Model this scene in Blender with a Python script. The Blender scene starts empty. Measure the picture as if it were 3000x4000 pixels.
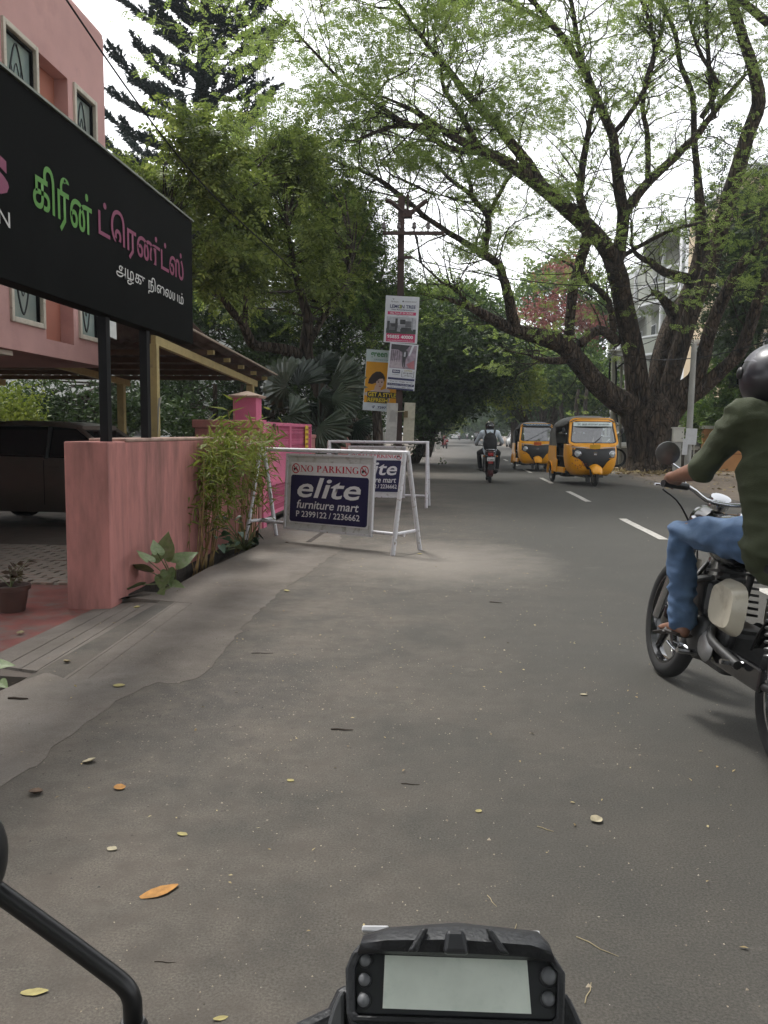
import bpy, bmesh, math, random
import numpy as np
from mathutils import Vector, Matrix, Euler
R_ = math.radians
S = bpy.context.scene
COL = S.collection
# ------------------------------------------------------------------ camera
F = 3250.0; CAMH = 1.32
YAW = math.atan(263 / F); PITCH = math.atan(310 / F); ROLL = R_(-0.55)
cam_rot = Matrix.Rotation(YAW, 3, 'Z') @ Matrix.Rotation(math.pi / 2 - PITCH, 3, 'X') @ Matrix.Rotation(-ROLL, 3, 'Z')
cd = bpy.data.cameras.new('camera'); co = bpy.data.objects.new('camera', cd); COL.objects.link(co)
co.matrix_world = Matrix.Translation((0, 0, CAMH)) @ cam_rot.to_4x4()
cd.sensor_fit = 'HORIZONTAL'; cd.sensor_width = 36; cd.lens = 36 * F / 3000; cd.clip_start = 0.05; cd.clip_end = 3000
S.camera = co
S.cycles.use_adaptive_sampling = True; S.cycles.adaptive_threshold = 0.025; S.cycles.max_bounces = 5; S.cycles.diffuse_bounces = 2; S.cycles.glossy_bounces = 3; S.cycles.transmission_bounces = 3; S.cycles.transparent_max_bounces = 6; S.cycles.volume_bounces = 0
S.render.resolution_x = 768; S.render.resolution_y = 1024
# ------------------------------------------------------------------ sky and sun
SUN_EL, SUN_AZ = R_(58), R_(-35)          # azimuth measured from +Y towards +X
w = bpy.data.worlds.new('World'); S.world = w; w.use_nodes = True
nt = w.node_tree; nt.nodes.clear()
out = nt.nodes.new('ShaderNodeOutputWorld'); bg = nt.nodes.new('ShaderNodeBackground')
sky = nt.nodes.new('ShaderNodeTexSky'); sky.sky_type = 'NISHITA'; sky.sun_disc = False
sky.sun_elevation = SUN_EL; sky.sun_rotation = SUN_AZ; sky.dust_density = 1.5; sky.air_density = 1.0; sky.ozone_density = 1.0
hs = nt.nodes.new('ShaderNodeHueSaturation'); hs.inputs['Saturation'].default_value = 0.10; hs.inputs['Value'].default_value = 1.0
nt.links.new(sky.outputs[0], hs.inputs['Color']); nt.links.new(hs.outputs[0], bg.inputs[0]); bg.inputs[1].default_value = 0.15
nt.links.new(bg.outputs[0], out.inputs[0])
sl = bpy.data.lights.new('sun', 'SUN'); so = bpy.data.objects.new('sun', sl); COL.objects.link(so)
sl.energy = 1.3; sl.angle = R_(10); sl.color = (1.0, 0.97, 0.92)
sd = Vector((math.sin(SUN_AZ) * math.cos(SUN_EL), math.cos(SUN_AZ) * math.cos(SUN_EL), math.sin(SUN_EL)))
so.rotation_euler = sd.to_track_quat('Z', 'Y').to_euler()
vs = S.view_settings
S.display_settings.display_device = 'sRGB'
vs.view_transform = 'Standard'; vs.look = 'None'; vs.gamma = 1.0; vs.use_curve_mapping = False
vs.exposure = 1.2
# ------------------------------------------------------------------ helpers
random.seed(11); RNG = np.random.default_rng(7)
CAM = Vector((0, 0, CAMH)); FWD = Vector((-math.sin(YAW), math.cos(YAW), 0))
def ray(px, py): return cam_rot @ Vector(((px - 1500) / F, -(py - 2000) / F, -1))
def P(px, py, D):
    d = ray(px, py); return CAM + d * (D / d.dot(FWD))
def G(px, py, z=0.0):
    d = ray(px, py); return CAM + d * ((z - CAMH) / d.z)
def XP(px, py, x):
    d = ray(px, py); return CAM + d * (x / d.x)
MW = {}
def tag(o, label=None, cat=None, group=None, kind=None):
    if label: o['label'] = label
    if cat: o['category'] = cat
    if group: o['group'] = group
    if kind: o['kind'] = kind
    return o
def thing(name, label, cat, loc=(0, 0, 0), rz=0.0, group=None, rot=None, scale=1.0):
    o = bpy.data.objects.new(name, None); COL.objects.link(o); o.empty_display_size = 0.1
    o.location = loc; o.rotation_euler = rot if rot else (0, 0, rz); o.scale = (scale,) * 3
    MW[o.name] = Matrix.LocRotScale(Vector(loc), Euler(o.rotation_euler), Vector((scale,) * 3))
    return tag(o, label, cat, group)
def copy_tree(o, parent=None):
    c = o.copy(); COL.objects.link(c); c.parent = parent
    for ch in [x for x in bpy.data.objects if x.parent == o]: copy_tree(ch, c)
    return c
def link_mesh(name, me, mat, parent=None, loc=(0, 0, 0), rot=(0, 0, 0)):
    o = bpy.data.objects.new(name, me); COL.objects.link(o); o.location = loc; o.rotation_euler = rot
    if mat is not None and not me.materials: me.materials.append(mat)
    if parent: o.parent = parent
    MW[o.name] = (MW[parent.name] if parent else Matrix()) @ Matrix.LocRotScale(Vector(loc), Euler(rot), Vector((1, 1, 1)))
    return o
def smooth_mesh(me, angle=None):
    if len(me.polygons) == 0: return
    me.polygons.foreach_set('use_smooth', np.ones(len(me.polygons), bool))
    if angle is not None:
        try: me.set_sharp_from_angle(angle=R_(angle))
        except Exception: pass
class MB:
    """collects shapes and links them as ONE mesh object"""
    def __init__(s): s.v = []; s.f = []
    def add(s, vs_, fs, M=None):
        n = len(s.v)
        s.v += [tuple(M @ Vector(p)) for p in vs_] if M is not None else [tuple(p) for p in vs_]
        s.f += [tuple(i + n for i in f) for f in fs]; return s
    def box(s, c, d, M=None, rot=None):
        x, y, z = d[0] / 2, d[1] / 2, d[2] / 2
        vv = [Vector((a * x, b * y, e * z)) for e in (-1, 1) for b in (-1, 1) for a in (-1, 1)]
        T = Matrix.Translation(c) @ (Euler(rot).to_matrix().to_4x4() if rot else Matrix())
        vv = [T @ p for p in vv]
        return s.add(vv, [(0, 2, 3, 1), (4, 5, 7, 6), (0, 1, 5, 4), (2, 6, 7, 3), (0, 4, 6, 2), (1, 3, 7, 5)], M)
    def quad(s, a, b, c, d): return s.add([a, b, c, d], [(0, 1, 2, 3)])
    def loft(s, rings, cap=True, closed=True, M=None):
        n = len(rings[0]); vv = [p for r in rings for p in r]; fs = []
        m = n if closed else n - 1
        for i in range(len(rings) - 1):
            for j in range(m):
                k = (j + 1) % n
                fs.append((i * n + j, i * n + k, (i + 1) * n + k, (i + 1) * n + j))
        if cap and closed:
            fs.append(tuple(range(n - 1, -1, -1))); b = (len(rings) - 1) * n; fs.append(tuple(range(b, b + n)))
        return s.add(vv, fs, M)
    def tube(s, pts, rad, n=8, cap=True, M=None, flat=1.0, up=None):
        pts = [Vector(p) for p in pts]
        if not hasattr(rad, '__len__'): rad = [rad] * len(pts)
        rings = []; prev = None
        for i, p in enumerate(pts):
            t = (pts[min(i + 1, len(pts) - 1)] - pts[max(i - 1, 0)])
            if t.length < 1e-9: t = Vector((0, 0, 1))
            t.normalize()
            if prev is None:
                u = Vector(up) if up else (Vector((0, 0, 1)) if abs(t.z) < .9 else Vector((1, 0, 0)))
                u = (u - t * u.dot(t)).normalized()
            else:
                u = prev - t * prev.dot(t)
                u = u.normalized() if u.length > 1e-6 else t.orthogonal().normalized()
            prev = u; v = t.cross(u)
            rings.append([p + (u * math.cos(2 * math.pi * k / n) * flat + v * math.sin(2 * math.pi * k / n)) * rad[i] for k in range(n)])
        return s.loft(rings, cap, True, M)
    def lathe(s, prof, n=16, M=None, cap=True):
        """profile of (radius, height) turned about local Z"""
        rings = [[(r * math.cos(2 * math.pi * k / n), r * math.sin(2 * math.pi * k / n), h) for k in range(n)] for r, h in prof]
        return s.loft(rings, cap, True, M)
    def prism(s, poly, h0, h1, M=None):
        """2D polygon (local XY) extruded along local Z"""
        n = len(poly); vv = [(a, b, h0) for a, b in poly] + [(a, b, h1) for a, b in poly]
        fs = [tuple(range(n - 1, -1, -1)), tuple(range(n, 2 * n))] + [(i, (i + 1) % n, n + (i + 1) % n, n + i) for i in range(n)]
        return s.add(vv, fs, M)
    def torus(s, R, r, n=24, m=8, M=None, a0=0.0, a1=2 * math.pi, flat=1.0):
        full = abs(a1 - a0 - 2 * math.pi) < 1e-6; cnt = n if full else n + 1; rings = []
        for i in range(cnt):
            a = a0 + (a1 - a0) * i / n
            rings.append([((R + r * math.cos(2 * math.pi * k / m)) * math.cos(a), (R + r * math.cos(2 * math.pi * k / m)) * math.sin(a), r * flat * math.sin(2 * math.pi * k / m)) for k in range(m)])
        if full: rings.append(rings[0])
        return s.loft(rings, not full, True, M)
    def ball(s, c, r, n=12, m=8, M=None):
        rx, ry, rz = r if hasattr(r, '__len__') else (r, r, r)
        rings = []
        for i in range(m + 1):
            a = -math.pi / 2 + math.pi * i / m; ca = max(math.cos(a), 0.02)
            rings.append([(c[0] + rx * ca * math.cos(2 * math.pi * k / n), c[1] + ry * ca * math.sin(2 * math.pi * k / n), c[2] + rz * math.sin(a)) for k in range(n)])
        return s.loft(rings, True, True, M)
    def mesh(s, name='m'):
        me = bpy.data.meshes.new(name); me.from_pydata(s.v, [], s.f); me.update(); return me
    def build(s, name, mat, parent=None, smooth=None, world=False, loc=(0, 0, 0), rot=(0, 0, 0), bevel=0.0, seg=2, sub=0, fixn=True, solid=0.0):
        if world:
            inv = (MW[parent.name] if parent else Matrix.Translation(loc)).inverted()
            s.v = [tuple(inv @ Vector(p)) for p in s.v]
            if parent: loc = (0, 0, 0)
        me = s.mesh(name)
        if fixn:
            bm = bmesh.new(); bm.from_mesh(me); bmesh.ops.recalc_face_normals(bm, faces=bm.faces); bm.to_mesh(me); bm.free()
        if smooth is not None: smooth_mesh(me, smooth)
        o = link_mesh(name, me, mat, parent, loc, rot)
        if solid:
            m = o.modifiers.new('solid', 'SOLIDIFY'); m.thickness = solid; m.offset = 0
        if bevel:
            m = o.modifiers.new('bevel', 'BEVEL'); m.width = bevel; m.segments = seg; m.limit_method = 'ANGLE'; m.angle_limit = R_(40)
        if sub:
            m = o.modifiers.new('sub', 'SUBSURF'); m.levels = sub; m.render_levels = sub
        return o
def frame(o, x, y, z=None):
    """matrix from an origin and two axes"""
    o = Vector(o); x = Vector(x).normalized(); y = Vector(y); y = (y - x * y.dot(x)).normalized(); z = x.cross(y)
    return Matrix(((x.x, y.x, z.x, o.x), (x.y, y.y, z.y, o.y), (x.z, y.z, z.z, o.z), (0, 0, 0, 1)))
def rrect(w_, h_, r, n=5, cx=0, cy=0):
    pts = []
    for sx, sy, a in ((1, 1, 0), (-1, 1, 90), (-1, -1, 180), (1, -1, 270)):
        for k in range(n + 1):
            t = R_(a + 90 * k / n); pts.append((cx + sx * (w_ / 2 - r) + r * math.cos(t), cy + sy * (h_ / 2 - r) + r * math.sin(t)))
    return pts
def spline(pts, k=4):
    """Catmull-Rom through points of any dimension"""
    pts = [np.array(p, float) for p in pts]; o = []
    for i in range(len(pts) - 1):
        p0 = pts[max(i - 1, 0)]; p1 = pts[i]; p2 = pts[i + 1]; p3 = pts[min(i + 2, len(pts) - 1)]
        for j in range(k):
            t = j / k
            o.append(.5 * ((2 * p1) + (-p0 + p2) * t + (2 * p0 - 5 * p1 + 4 * p2 - p3) * t * t + (-p0 + 3 * p1 - 3 * p2 + p3) * t ** 3))
    o.append(pts[-1]); return o
# ------------------------------------------------------------------ materials
MC = {}
def mat(name, col, rough=0.7, metal=0.0, var=0.12, scale=6.0, bump=0.0, bscale=60.0, spec=0.5, col2=None, c2amt=(0.55, 0.7), c2scale=3.0, coat=0.0, alpha=None, trans=0.0, detail=6.0, stretch=None, emit=None):
    if name in MC: return MC[name]
    m = bpy.data.materials.new(name); m.use_nodes = True; n = m.node_tree.nodes; L = m.node_tree.links
    b = n['Principled BSDF']; b.inputs['Roughness'].default_value = rough; b.inputs['Metallic'].default_value = metal
    b.inputs['Specular IOR Level'].default_value = spec; b.inputs['Coat Weight'].default_value = coat
    tc = n.new('ShaderNodeTexCoord'); vec = tc.outputs['Object']
    if stretch:
        mp = n.new('ShaderNodeMapping'); mp.inputs['Scale'].default_value = stretch; L.new(vec, mp.inputs[0]); vec = mp.outputs[0]
    c = tuple(col) + (1,)
    nz = n.new('ShaderNodeTexNoise'); nz.inputs['Scale'].default_value = scale; nz.inputs['Detail'].default_value = detail; L.new(vec, nz.inputs[0])
    rp = n.new('ShaderNodeValToRGB'); rp.color_ramp.elements[0].position = .3; rp.color_ramp.elements[1].position = .7
    rp.color_ramp.elements[0].color = tuple(x * (1 - var) for x in col) + (1,); rp.color_ramp.elements[1].color = tuple(min(x * (1 + var), 1) for x in col) + (1,)
    L.new(nz.outputs[0], rp.inputs[0]); cur = rp.outputs[0]
    if col2:
        n2 = n.new('ShaderNodeTexNoise'); n2.inputs['Scale'].default_value = c2scale; n2.inputs['Detail'].default_value = 8; n2.inputs['Roughness'].default_value = .65; L.new(vec, n2.inputs[0])
        r2 = n.new('ShaderNodeMapRange'); r2.inputs['From Min'].default_value = c2amt[0]; r2.inputs['From Max'].default_value = c2amt[1]; L.new(n2.outputs[0], r2.inputs[0])
        mx = n.new('ShaderNodeMix'); mx.data_type = 'RGBA'; L.new(r2.outputs[0], mx.inputs[0]); L.new(cur, mx.inputs[6]); mx.inputs[7].default_value = tuple(col2) + (1,); cur = mx.outputs[2]
    L.new(cur, b.inputs['Base Color'])
    if bump:
        nb = n.new('ShaderNodeTexNoise'); nb.inputs['Scale'].default_value = bscale; nb.inputs['Detail'].default_value = 5; L.new(vec, nb.inputs[0])
        bp = n.new('ShaderNodeBump'); bp.inputs['Strength'].default_value = bump; bp.inputs['Distance'].default_value = 0.02; L.new(nb.outputs[0], bp.inputs['Height']); L.new(bp.outputs[0], b.inputs['Normal'])
    if trans: b.inputs['Transmission Weight'].default_value = trans
    if alpha is not None: b.inputs['Alpha'].default_value = alpha
    if emit: b.inputs['Emission Color'].default_value = tuple(emit[:3]) + (1,); b.inputs['Emission Strength'].default_value = emit[3]
    MC[name] = m; return m
def leafmat(name, cols, rough=.55, trans=.35, nscale=.5):
    """leaf colour varies per leaf and in patches; light passes through"""
    if name in MC: return MC[name]
    m = bpy.data.materials.new(name); m.use_nodes = True; n = m.node_tree.nodes; L = m.node_tree.links
    b = n['Principled BSDF']; b.inputs['Roughness'].default_value = rough; b.inputs['Specular IOR Level'].default_value = .3
    g = n.new('ShaderNodeNewGeometry'); tc = n.new('ShaderNodeTexCoord')
    nz = n.new('ShaderNodeTexNoise'); nz.inputs['Scale'].default_value = nscale; nz.inputs['Detail'].default_value = 3; L.new(tc.outputs['Object'], nz.inputs[0])
    ad = n.new('ShaderNodeMath'); ad.operation = 'MULTIPLY_ADD'; L.new(g.outputs['Random Per Island'], ad.inputs[0]); ad.inputs[1].default_value = .55
    mr = n.new('ShaderNodeMapRange'); mr.inputs['From Min'].default_value = .35; mr.inputs['From Max'].default_value = .65; mr.inputs['To Max'].default_value = .45; L.new(nz.outputs[0], mr.inputs[0]); L.new(mr.outputs[0], ad.inputs[2])
    rp = n.new('ShaderNodeValToRGB'); L.new(ad.outputs[0], rp.inputs[0])
    e = rp.color_ramp.elements; e[0].color = tuple(cols[0]) + (1,); e[1].color = tuple(cols[-1]) + (1,)
    for i, c in enumerate(cols[1:-1]): q = e.new((i + 1) / (len(cols) - 1)); q.color = tuple(c) + (1,)
    L.new(rp.outputs[0], b.inputs['Base Color'])
    t = n.new('ShaderNodeBsdfTranslucent'); L.new(rp.outputs[0], t.inputs[0])
    mx = n.new('ShaderNodeMixShader'); mx.inputs[0].default_value = trans; L.new(b.outputs[0], mx.inputs[1]); L.new(t.outputs[0], mx.inputs[2])
    L.new(mx.outputs[0], n['Material Output'].inputs[0]); MC[name] = m; return m
def glassmat(name, tint=(.6, .7, .7), mixv=.35, rough=.03):
    """thin pane: mostly see-through with a clear reflection"""
    if name in MC: return MC[name]
    m = bpy.data.materials.new(name); m.use_nodes = True; n = m.node_tree.nodes; L = m.node_tree.links; n.remove(n['Principled BSDF'])
    gl = n.new('ShaderNodeBsdfGlossy'); gl.inputs['Roughness'].default_value = rough; tr = n.new('ShaderNodeBsdfTransparent'); tr.inputs[0].default_value = tuple(tint) + (1,)
    fr = n.new('ShaderNodeFresnel'); fr.inputs[0].default_value = 1.6; ad = n.new('ShaderNodeMath'); ad.operation = 'ADD'; ad.inputs[1].default_value = mixv; ad.use_clamp = True; L.new(fr.outputs[0], ad.inputs[0])
    mx = n.new('ShaderNodeMixShader'); L.new(ad.outputs[0], mx.inputs[0]); L.new(tr.outputs[0], mx.inputs[1]); L.new(gl.outputs[0], mx.inputs[2])
    L.new(mx.outputs[0], n['Material Output'].inputs[0]); MC[name] = m; return m
def text_mesh(body, size=1.0, shear=0.0, bold=0.0, align='CENTER', ext=0.0, spacing=1.0, fit=None):
    cu = bpy.data.curves.new('t', 'FONT'); cu.body = body; cu.size = size; cu.shear = shear; cu.offset = bold; cu.align_x = align; cu.align_y = 'BOTTOM_BASELINE'; cu.extrude = ext; cu.space_character = spacing; cu.resolution_u = 3
    o = bpy.data.objects.new('t', cu); COL.objects.link(o)
    dg = bpy.context.evaluated_depsgraph_get(); me = bpy.data.meshes.new_from_object(o.evaluated_get(dg))
    bpy.data.objects.remove(o); bpy.data.curves.remove(cu)
    v = np.empty(len(me.vertices) * 3); me.vertices.foreach_get('co', v); v = v.reshape(-1, 3)
    if fit is not None and len(v):
        x0, x1, y0, y1 = fit; a = v[:, :2].min(0); b = v[:, :2].max(0)
        v[:, 0] = x0 + (v[:, 0] - a[0]) / (b[0] - a[0]) * (x1 - x0); v[:, 1] = y0 + (v[:, 1] - a[1]) / (b[1] - a[1]) * (y1 - y0)
        me.vertices.foreach_set('co', v.ravel()); me.update()
    me.materials.clear()
    return me
def put_text(name, body, M, m, parent, **k):
    """lettering laid on a plane: M maps the text's XY plane to the surface (in the parent's local frame)"""
    me = text_mesh(body, **k); me.transform(M); return link_mesh(name, me, m, parent)
# ================================================================== ground, road, apron
def roadmat(conc=False):
    m = bpy.data.materials.new('apron_concrete' if conc else 'asphalt'); m.use_nodes = True; n = m.node_tree.nodes; L = m.node_tree.links; b = n['Principled BSDF']
    tc = n.new('ShaderNodeTexCoord'); O = tc.outputs['Object']
    def noise(sc, det=6, ro=.6, vec=O):
        q = n.new('ShaderNodeTexNoise'); q.inputs['Scale'].default_value = sc; q.inputs['Detail'].default_value = det; q.inputs['Roughness'].default_value = ro; L.new(vec, q.inputs[0]); return q.outputs[0]
    def rng(v, a, bb, c=0., d=1.):
        q = n.new('ShaderNodeMapRange'); q.inputs['From Min'].default_value = a; q.inputs['From Max'].default_value = bb; q.inputs['To Min'].default_value = c; q.inputs['To Max'].default_value = d; L.new(v, q.inputs[0]); return q.outputs[0]
    def math_(op, a, bb):
        q = n.new('ShaderNodeMath'); q.operation = op
        for i, v in enumerate((a, bb)):
            if isinstance(v, (int, float)): q.inputs[i].default_value = v
            else: L.new(v, q.inputs[i])
        return q.outputs[0]
    def mix(f, a, bb):
        q = n.new('ShaderNodeMix'); q.data_type = 'RGBA'
        if isinstance(f, float): q.inputs[0].default_value = f
        else: L.new(f, q.inputs[0])
        for i, v in ((6, a), (7, bb)):
            if isinstance(v, tuple): q.inputs[i].default_value = v + (1,)
            else: L.new(v, q.inputs[i])
        return q.outputs[2]
    sx = n.new('ShaderNodeSeparateXYZ'); L.new(O, sx.inputs[0])
    fine = rng(noise(140, 3, .7), .35, .65); mid = rng(noise(1.1, 5), .35, .65); big = rng(noise(.35, 3), .35, .65)
    asp = mix(fine, (.038, .0365, .032), (.088, .0845, .075)); asp = mix(rng(mid, 0, 1, 0, .35), asp, (.082, .078, .069))
    if conc:
        asp = mix(fine, (.172, .150, .130), (.252, .220, .192)); asp = mix(rng(noise(2.1, 9, .7), .4, .68), asp, (.145, .127, .108)); asp = mix(rng(noise(.9, 6), .5, .7, 0, .5), asp, (.20, .195, .185))
    dust = mix(fine, (.096, .083, .069), (.170, .150, .127)); dust = mix(rng(noise(9, 6), .4, .7), dust, (.104, .089, .075))
    # dust lies thick along the left edge and thins out towards the lane
    edge = math_('ADD', sx.outputs[0], math_('MULTIPLY', math_('SUBTRACT', noise(.55, 7, .62), .5), 3.2))
    fac = rng(edge, -2.7, -1.2) if conc else rng(edge, 1.35, -1.0); fac = math_('MULTIPLY', fac, rng(noise(1.6, 9, .68), .36, .58, .25, 1.))
    c = mix(fac, asp, dust)
    # worn patch of bare gritty asphalt by the apron
    if not conc:
        dx = math_('MULTIPLY', math_('ADD', sx.outputs[0], 1.15), 1.5); dy = math_('MULTIPLY', math_('SUBTRACT', sx.outputs[1], 4.0), .75); rr = math_('SQRT', math_('ADD', math_('MULTIPLY', dx, dx), math_('MULTIPLY', dy, dy)), 0.); rr = math_('ADD', rr, math_('MULTIPLY', math_('SUBTRACT', noise(3.2, 9, .75), .5), 1.6)); wp = math_('MULTIPLY', rng(rr, .75, .25), rng(noise(11, 5, .7), .4, .58, .2, .8)); c = mix(wp, c, mix(fine, (.042, .039, .036), (.11, .10, .09)))
    # paler oval patch with a ragged edge beside the barriers
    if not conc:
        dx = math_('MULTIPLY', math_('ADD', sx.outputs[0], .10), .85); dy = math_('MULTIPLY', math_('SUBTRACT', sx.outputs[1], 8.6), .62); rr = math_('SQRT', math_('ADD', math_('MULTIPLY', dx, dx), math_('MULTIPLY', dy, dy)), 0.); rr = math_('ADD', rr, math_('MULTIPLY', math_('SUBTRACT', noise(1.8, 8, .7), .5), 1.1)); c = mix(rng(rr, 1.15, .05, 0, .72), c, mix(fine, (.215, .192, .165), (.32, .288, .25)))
    edge2 = math_('ADD', sx.outputs[0], math_('MULTIPLY', math_('SUBTRACT', noise(.8, 6), .5), 1.2)); fr = rng(edge2, 4.9, 5.6); c = mix(fr, c, dust)
    blot = rng(noise(3.5, 9, .75), .62, .72, 0, .45); c = mix(blot, c, (.062, .054, .046))
    lite = rng(noise(1.7, 9, .75), .60, .75, 0, .5); c = mix(lite, c, (.20, .178, .15))
    v = n.new('ShaderNodeTexVoronoi'); v.inputs['Scale'].default_value = 38; L.new(O, v.inputs[0]); sp = rng(v.outputs[0], .10, .05); 
    sp = math_('MULTIPLY', sp, rng(noise(23, 2), .6, .66)); c = mix(sp, c, (.42, .38, .32))
    v3 = n.new('ShaderNodeTexVoronoi'); v3.inputs['Scale'].default_value = 31; L.new(O, v3.inputs[0]); s3 = math_('MULTIPLY', rng(v3.outputs[0], .12, .06), rng(noise(17, 2), .6, .66)); c = mix(s3, c, (.05, .042, .035))
    L.new(c, b.inputs['Base Color']); b.inputs['Roughness'].default_value = .85; b.inputs['Specular IOR Level'].default_value = .25
    bp = n.new('ShaderNodeBump'); bp.inputs['Strength'].default_value = .5; bp.inputs['Distance'].default_value = .006; L.new(noise(170, 4, .75), bp.inputs['Height'])
    b2 = n.new('ShaderNodeBump'); b2.inputs['Strength'].default_value = .35; b2.inputs['Distance'].default_value = .03; L.new(noise(5, 8, .7), b2.inputs['Height']); L.new(bp.outputs[0], b2.inputs['Normal']); L.new(b2.outputs[0], b.inputs['Normal'])
    return m
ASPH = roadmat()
EARTH = mat('earth', (.20, .155, .115), .95, var=.25, scale=3, bump=.5, bscale=25, col2=(.12, .09, .06), c2amt=(.5, .7), c2scale=6)
SOIL = mat('wet_soil', (.045, .035, .028), .95, var=.4, scale=12, bump=.8, bscale=30)
CONC = roadmat(True)
def sheet(name, x0, x1, y0, y1, z, m, nx=1, ny=1):
    b = MB()
    for j in range(ny + 1):
        for i in range(nx + 1): b.v.append((x0 + (x1 - x0) * i / nx, y0 + (y1 - y0) * j / ny, z))
    for j in range(ny):
        for i in range(nx):
            a = j * (nx + 1) + i; b.f.append((a, a + 1, a + nx + 2, a + nx + 1))
    return tag(b.build(name, m), kind='structure')
sheet('ground', -900, 900, -900, 1500, -.32, EARTH)
sheet('garden_ground', -40, -2.9, -6, 120, -.07, mat('garden_earth', (.13, .10, .075), .95, var=.3, scale=2, bump=.6, bscale=20, col2=(.05, .06, .03), c2amt=(.5, .65)))
sheet('verge', 5.5, 60, -6, 300, -.012, EARTH)
sheet('left_verge', -2.9, -1.2, 16, 300, -.012, EARTH)
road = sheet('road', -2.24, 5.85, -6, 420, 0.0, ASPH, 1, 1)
# centre line dashes
PAINT = mat('road_paint', (.46, .44, .40), .8, var=.15, scale=20, col2=(.22, .21, .19), c2amt=(.5, .66), c2scale=16)
for k, (y0, y1) in enumerate(((4.6, 7.4), (10.75, 13.34), (16.66, 19.56), (22.7, 25.5), (28.8, 31.6), (35, 37.8), (41, 43.8), (47, 49.8), (53, 55.8))):
    b = MB(); xx = 2.70; n = 6
    for i in range(n + 1):
        y = y0 + (y1 - y0) * i / n; e = random.uniform(-.006, .006); b.v += [(xx - .06 + e, y, .004), (xx + .06 + e, y, .004)]
    b.f = [(2 * i, 2 * i + 1, 2 * i + 3, 2 * i + 2) for i in range(n)]
    b.build('lane_dash', PAINT, road)
# ---- concrete apron with a scored ramp to the driveway
def gp(px, py, z=0.): p = G(px, py, z); return (p.x, p.y)
AZ = .0018
edge_px = [(-420, 3330), (-200, 3190), (-40, 3100), (60, 3040), (145, 2990), (239, 2897), (318, 2839), (369, 2803), (434, 2766), (499, 2723), (542, 2690), (607, 2669), (683, 2669), (759, 2654), (817, 2615), (868, 2549), (911, 2499), (962, 2434), (1034, 2369), (1106, 2304), (1200, 2244), (1270, 2190), (1330, 2150), (1330, 2085), (1220, 2040)]
edge = []
ep = [gp(*q) for q in edge_px]
for a, b_ in zip(ep[:-1], ep[1:]):
    nn = max(2, int(math.dist(a, b_) / .07))
    for i in range(nn):
        t = i / nn; edge.append((a[0] + (b_[0] - a[0]) * t + random.gauss(0, .012), a[1] + (b_[1] - a[1]) * t + random.gauss(0, .012)))
edge.append(ep[-1])
LN = [((665, 462), (20, 800)), ((735, 470), (110, 822)), ((800, 476), (200, 842)), ((875, 490), (270, 872)), ((960, 485), (360, 905)), ((1035, 495), (480, 900))]
LN = [[(x * .723, 2000 + y * .723) for x, y in l] for l in LN]
inner = [(-2.60, 14.2), (-2.60, 11.05), gp(1010, 2131), gp(925, 2170), gp(845, 2206), gp(822, 2213), gp(760, 2247), gp(700, 2281), gp(655, 2303), gp(630, 2316)]
inner += [gp(*LN[5][0]), gp(*LN[5][1]), gp(*LN[4][1]), gp(*LN[3][1]), gp(175, 2629), gp(80, 2664), gp(-10, 2704), gp(-200, 2800), gp(-420, 2920)]
def slab(name, poly, z, parent=None, m=CONC, thick=.10):
    b = MB(); zz = z if hasattr(z, '__len__') else [z] * len(poly); n = len(poly)
    b.v = [(p[0], p[1], q) for p, q in zip(poly, zz)] + [(p[0], p[1], q - thick) for p, q in zip(poly, zz)]
    b.f = [tuple(range(n))] + [(i, (i + 1) % n, n + (i + 1) % n, n + i) for i in range(n)]
    me = b.mesh(name); bm = bmesh.new(); bm.from_mesh(me); bmesh.ops.triangulate(bm, faces=[f for f in bm.faces if len(f.verts) > 4]); bmesh.ops.recalc_face_normals(bm, faces=bm.faces); bm.to_mesh(me); bm.free()
    return link_mesh(name, me, m, parent)
apron = tag(slab('pavement', edge + inner, AZ), kind='structure')
# wedge between the wall and the ramp's top
slab('concrete_patch', [gp(*LN[5][0]), gp(630, 2316), gp(560, 2312), gp(440, 2348), gp(*LN[0][0])], [AZ + .002] * 5, apron)
drv = [gp(0 - 300, 2655), gp(0, 2516), gp(265, 2398)]
lines = [(gp(440, 2322), gp(-160, 2589))] + [(gp(*a), gp(*b_)) for a, b_ in LN]
for k in range(len(lines) - 1):
    (a, b_), (c, d) = lines[k], lines[k + 1]
    def lp(p, q, t): return (p[0] + (q[0] - p[0]) * t, p[1] + (q[1] - p[1]) * t)
    g = .10
    z0 = -.045 + (AZ + .045) * min(1, k / 5); z1 = -.045 + (AZ + .045) * min(1, (k + 1) / 5)
    slab('concrete_strip', [lp(a, c, .02), lp(b_, d, .02), lp(b_, d, .975), lp(a, c, .975)], [z0, z0, z1, z1], apron)
slab('ramp_base', [lines[0][0], lines[0][1], gp(175, 2629), lines[-1][1], lines[-1][0]], [-.062, -.062, -.03, -.012, -.012], apron, mat('groove', (.12, .10, .085), .95))
slab('drain_soil', [(-2.6, 6.2), (-2.6, 11.2), (-2.15, 11.2), (-2.15, 6.2)], -.14, apron, SOIL)
slab('planting_pit_soil', [gp(-420, 2560), gp(-420, 2960), gp(60, 2720), gp(240, 2620), gp(100, 2590)], -.16, apron, SOIL)
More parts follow.
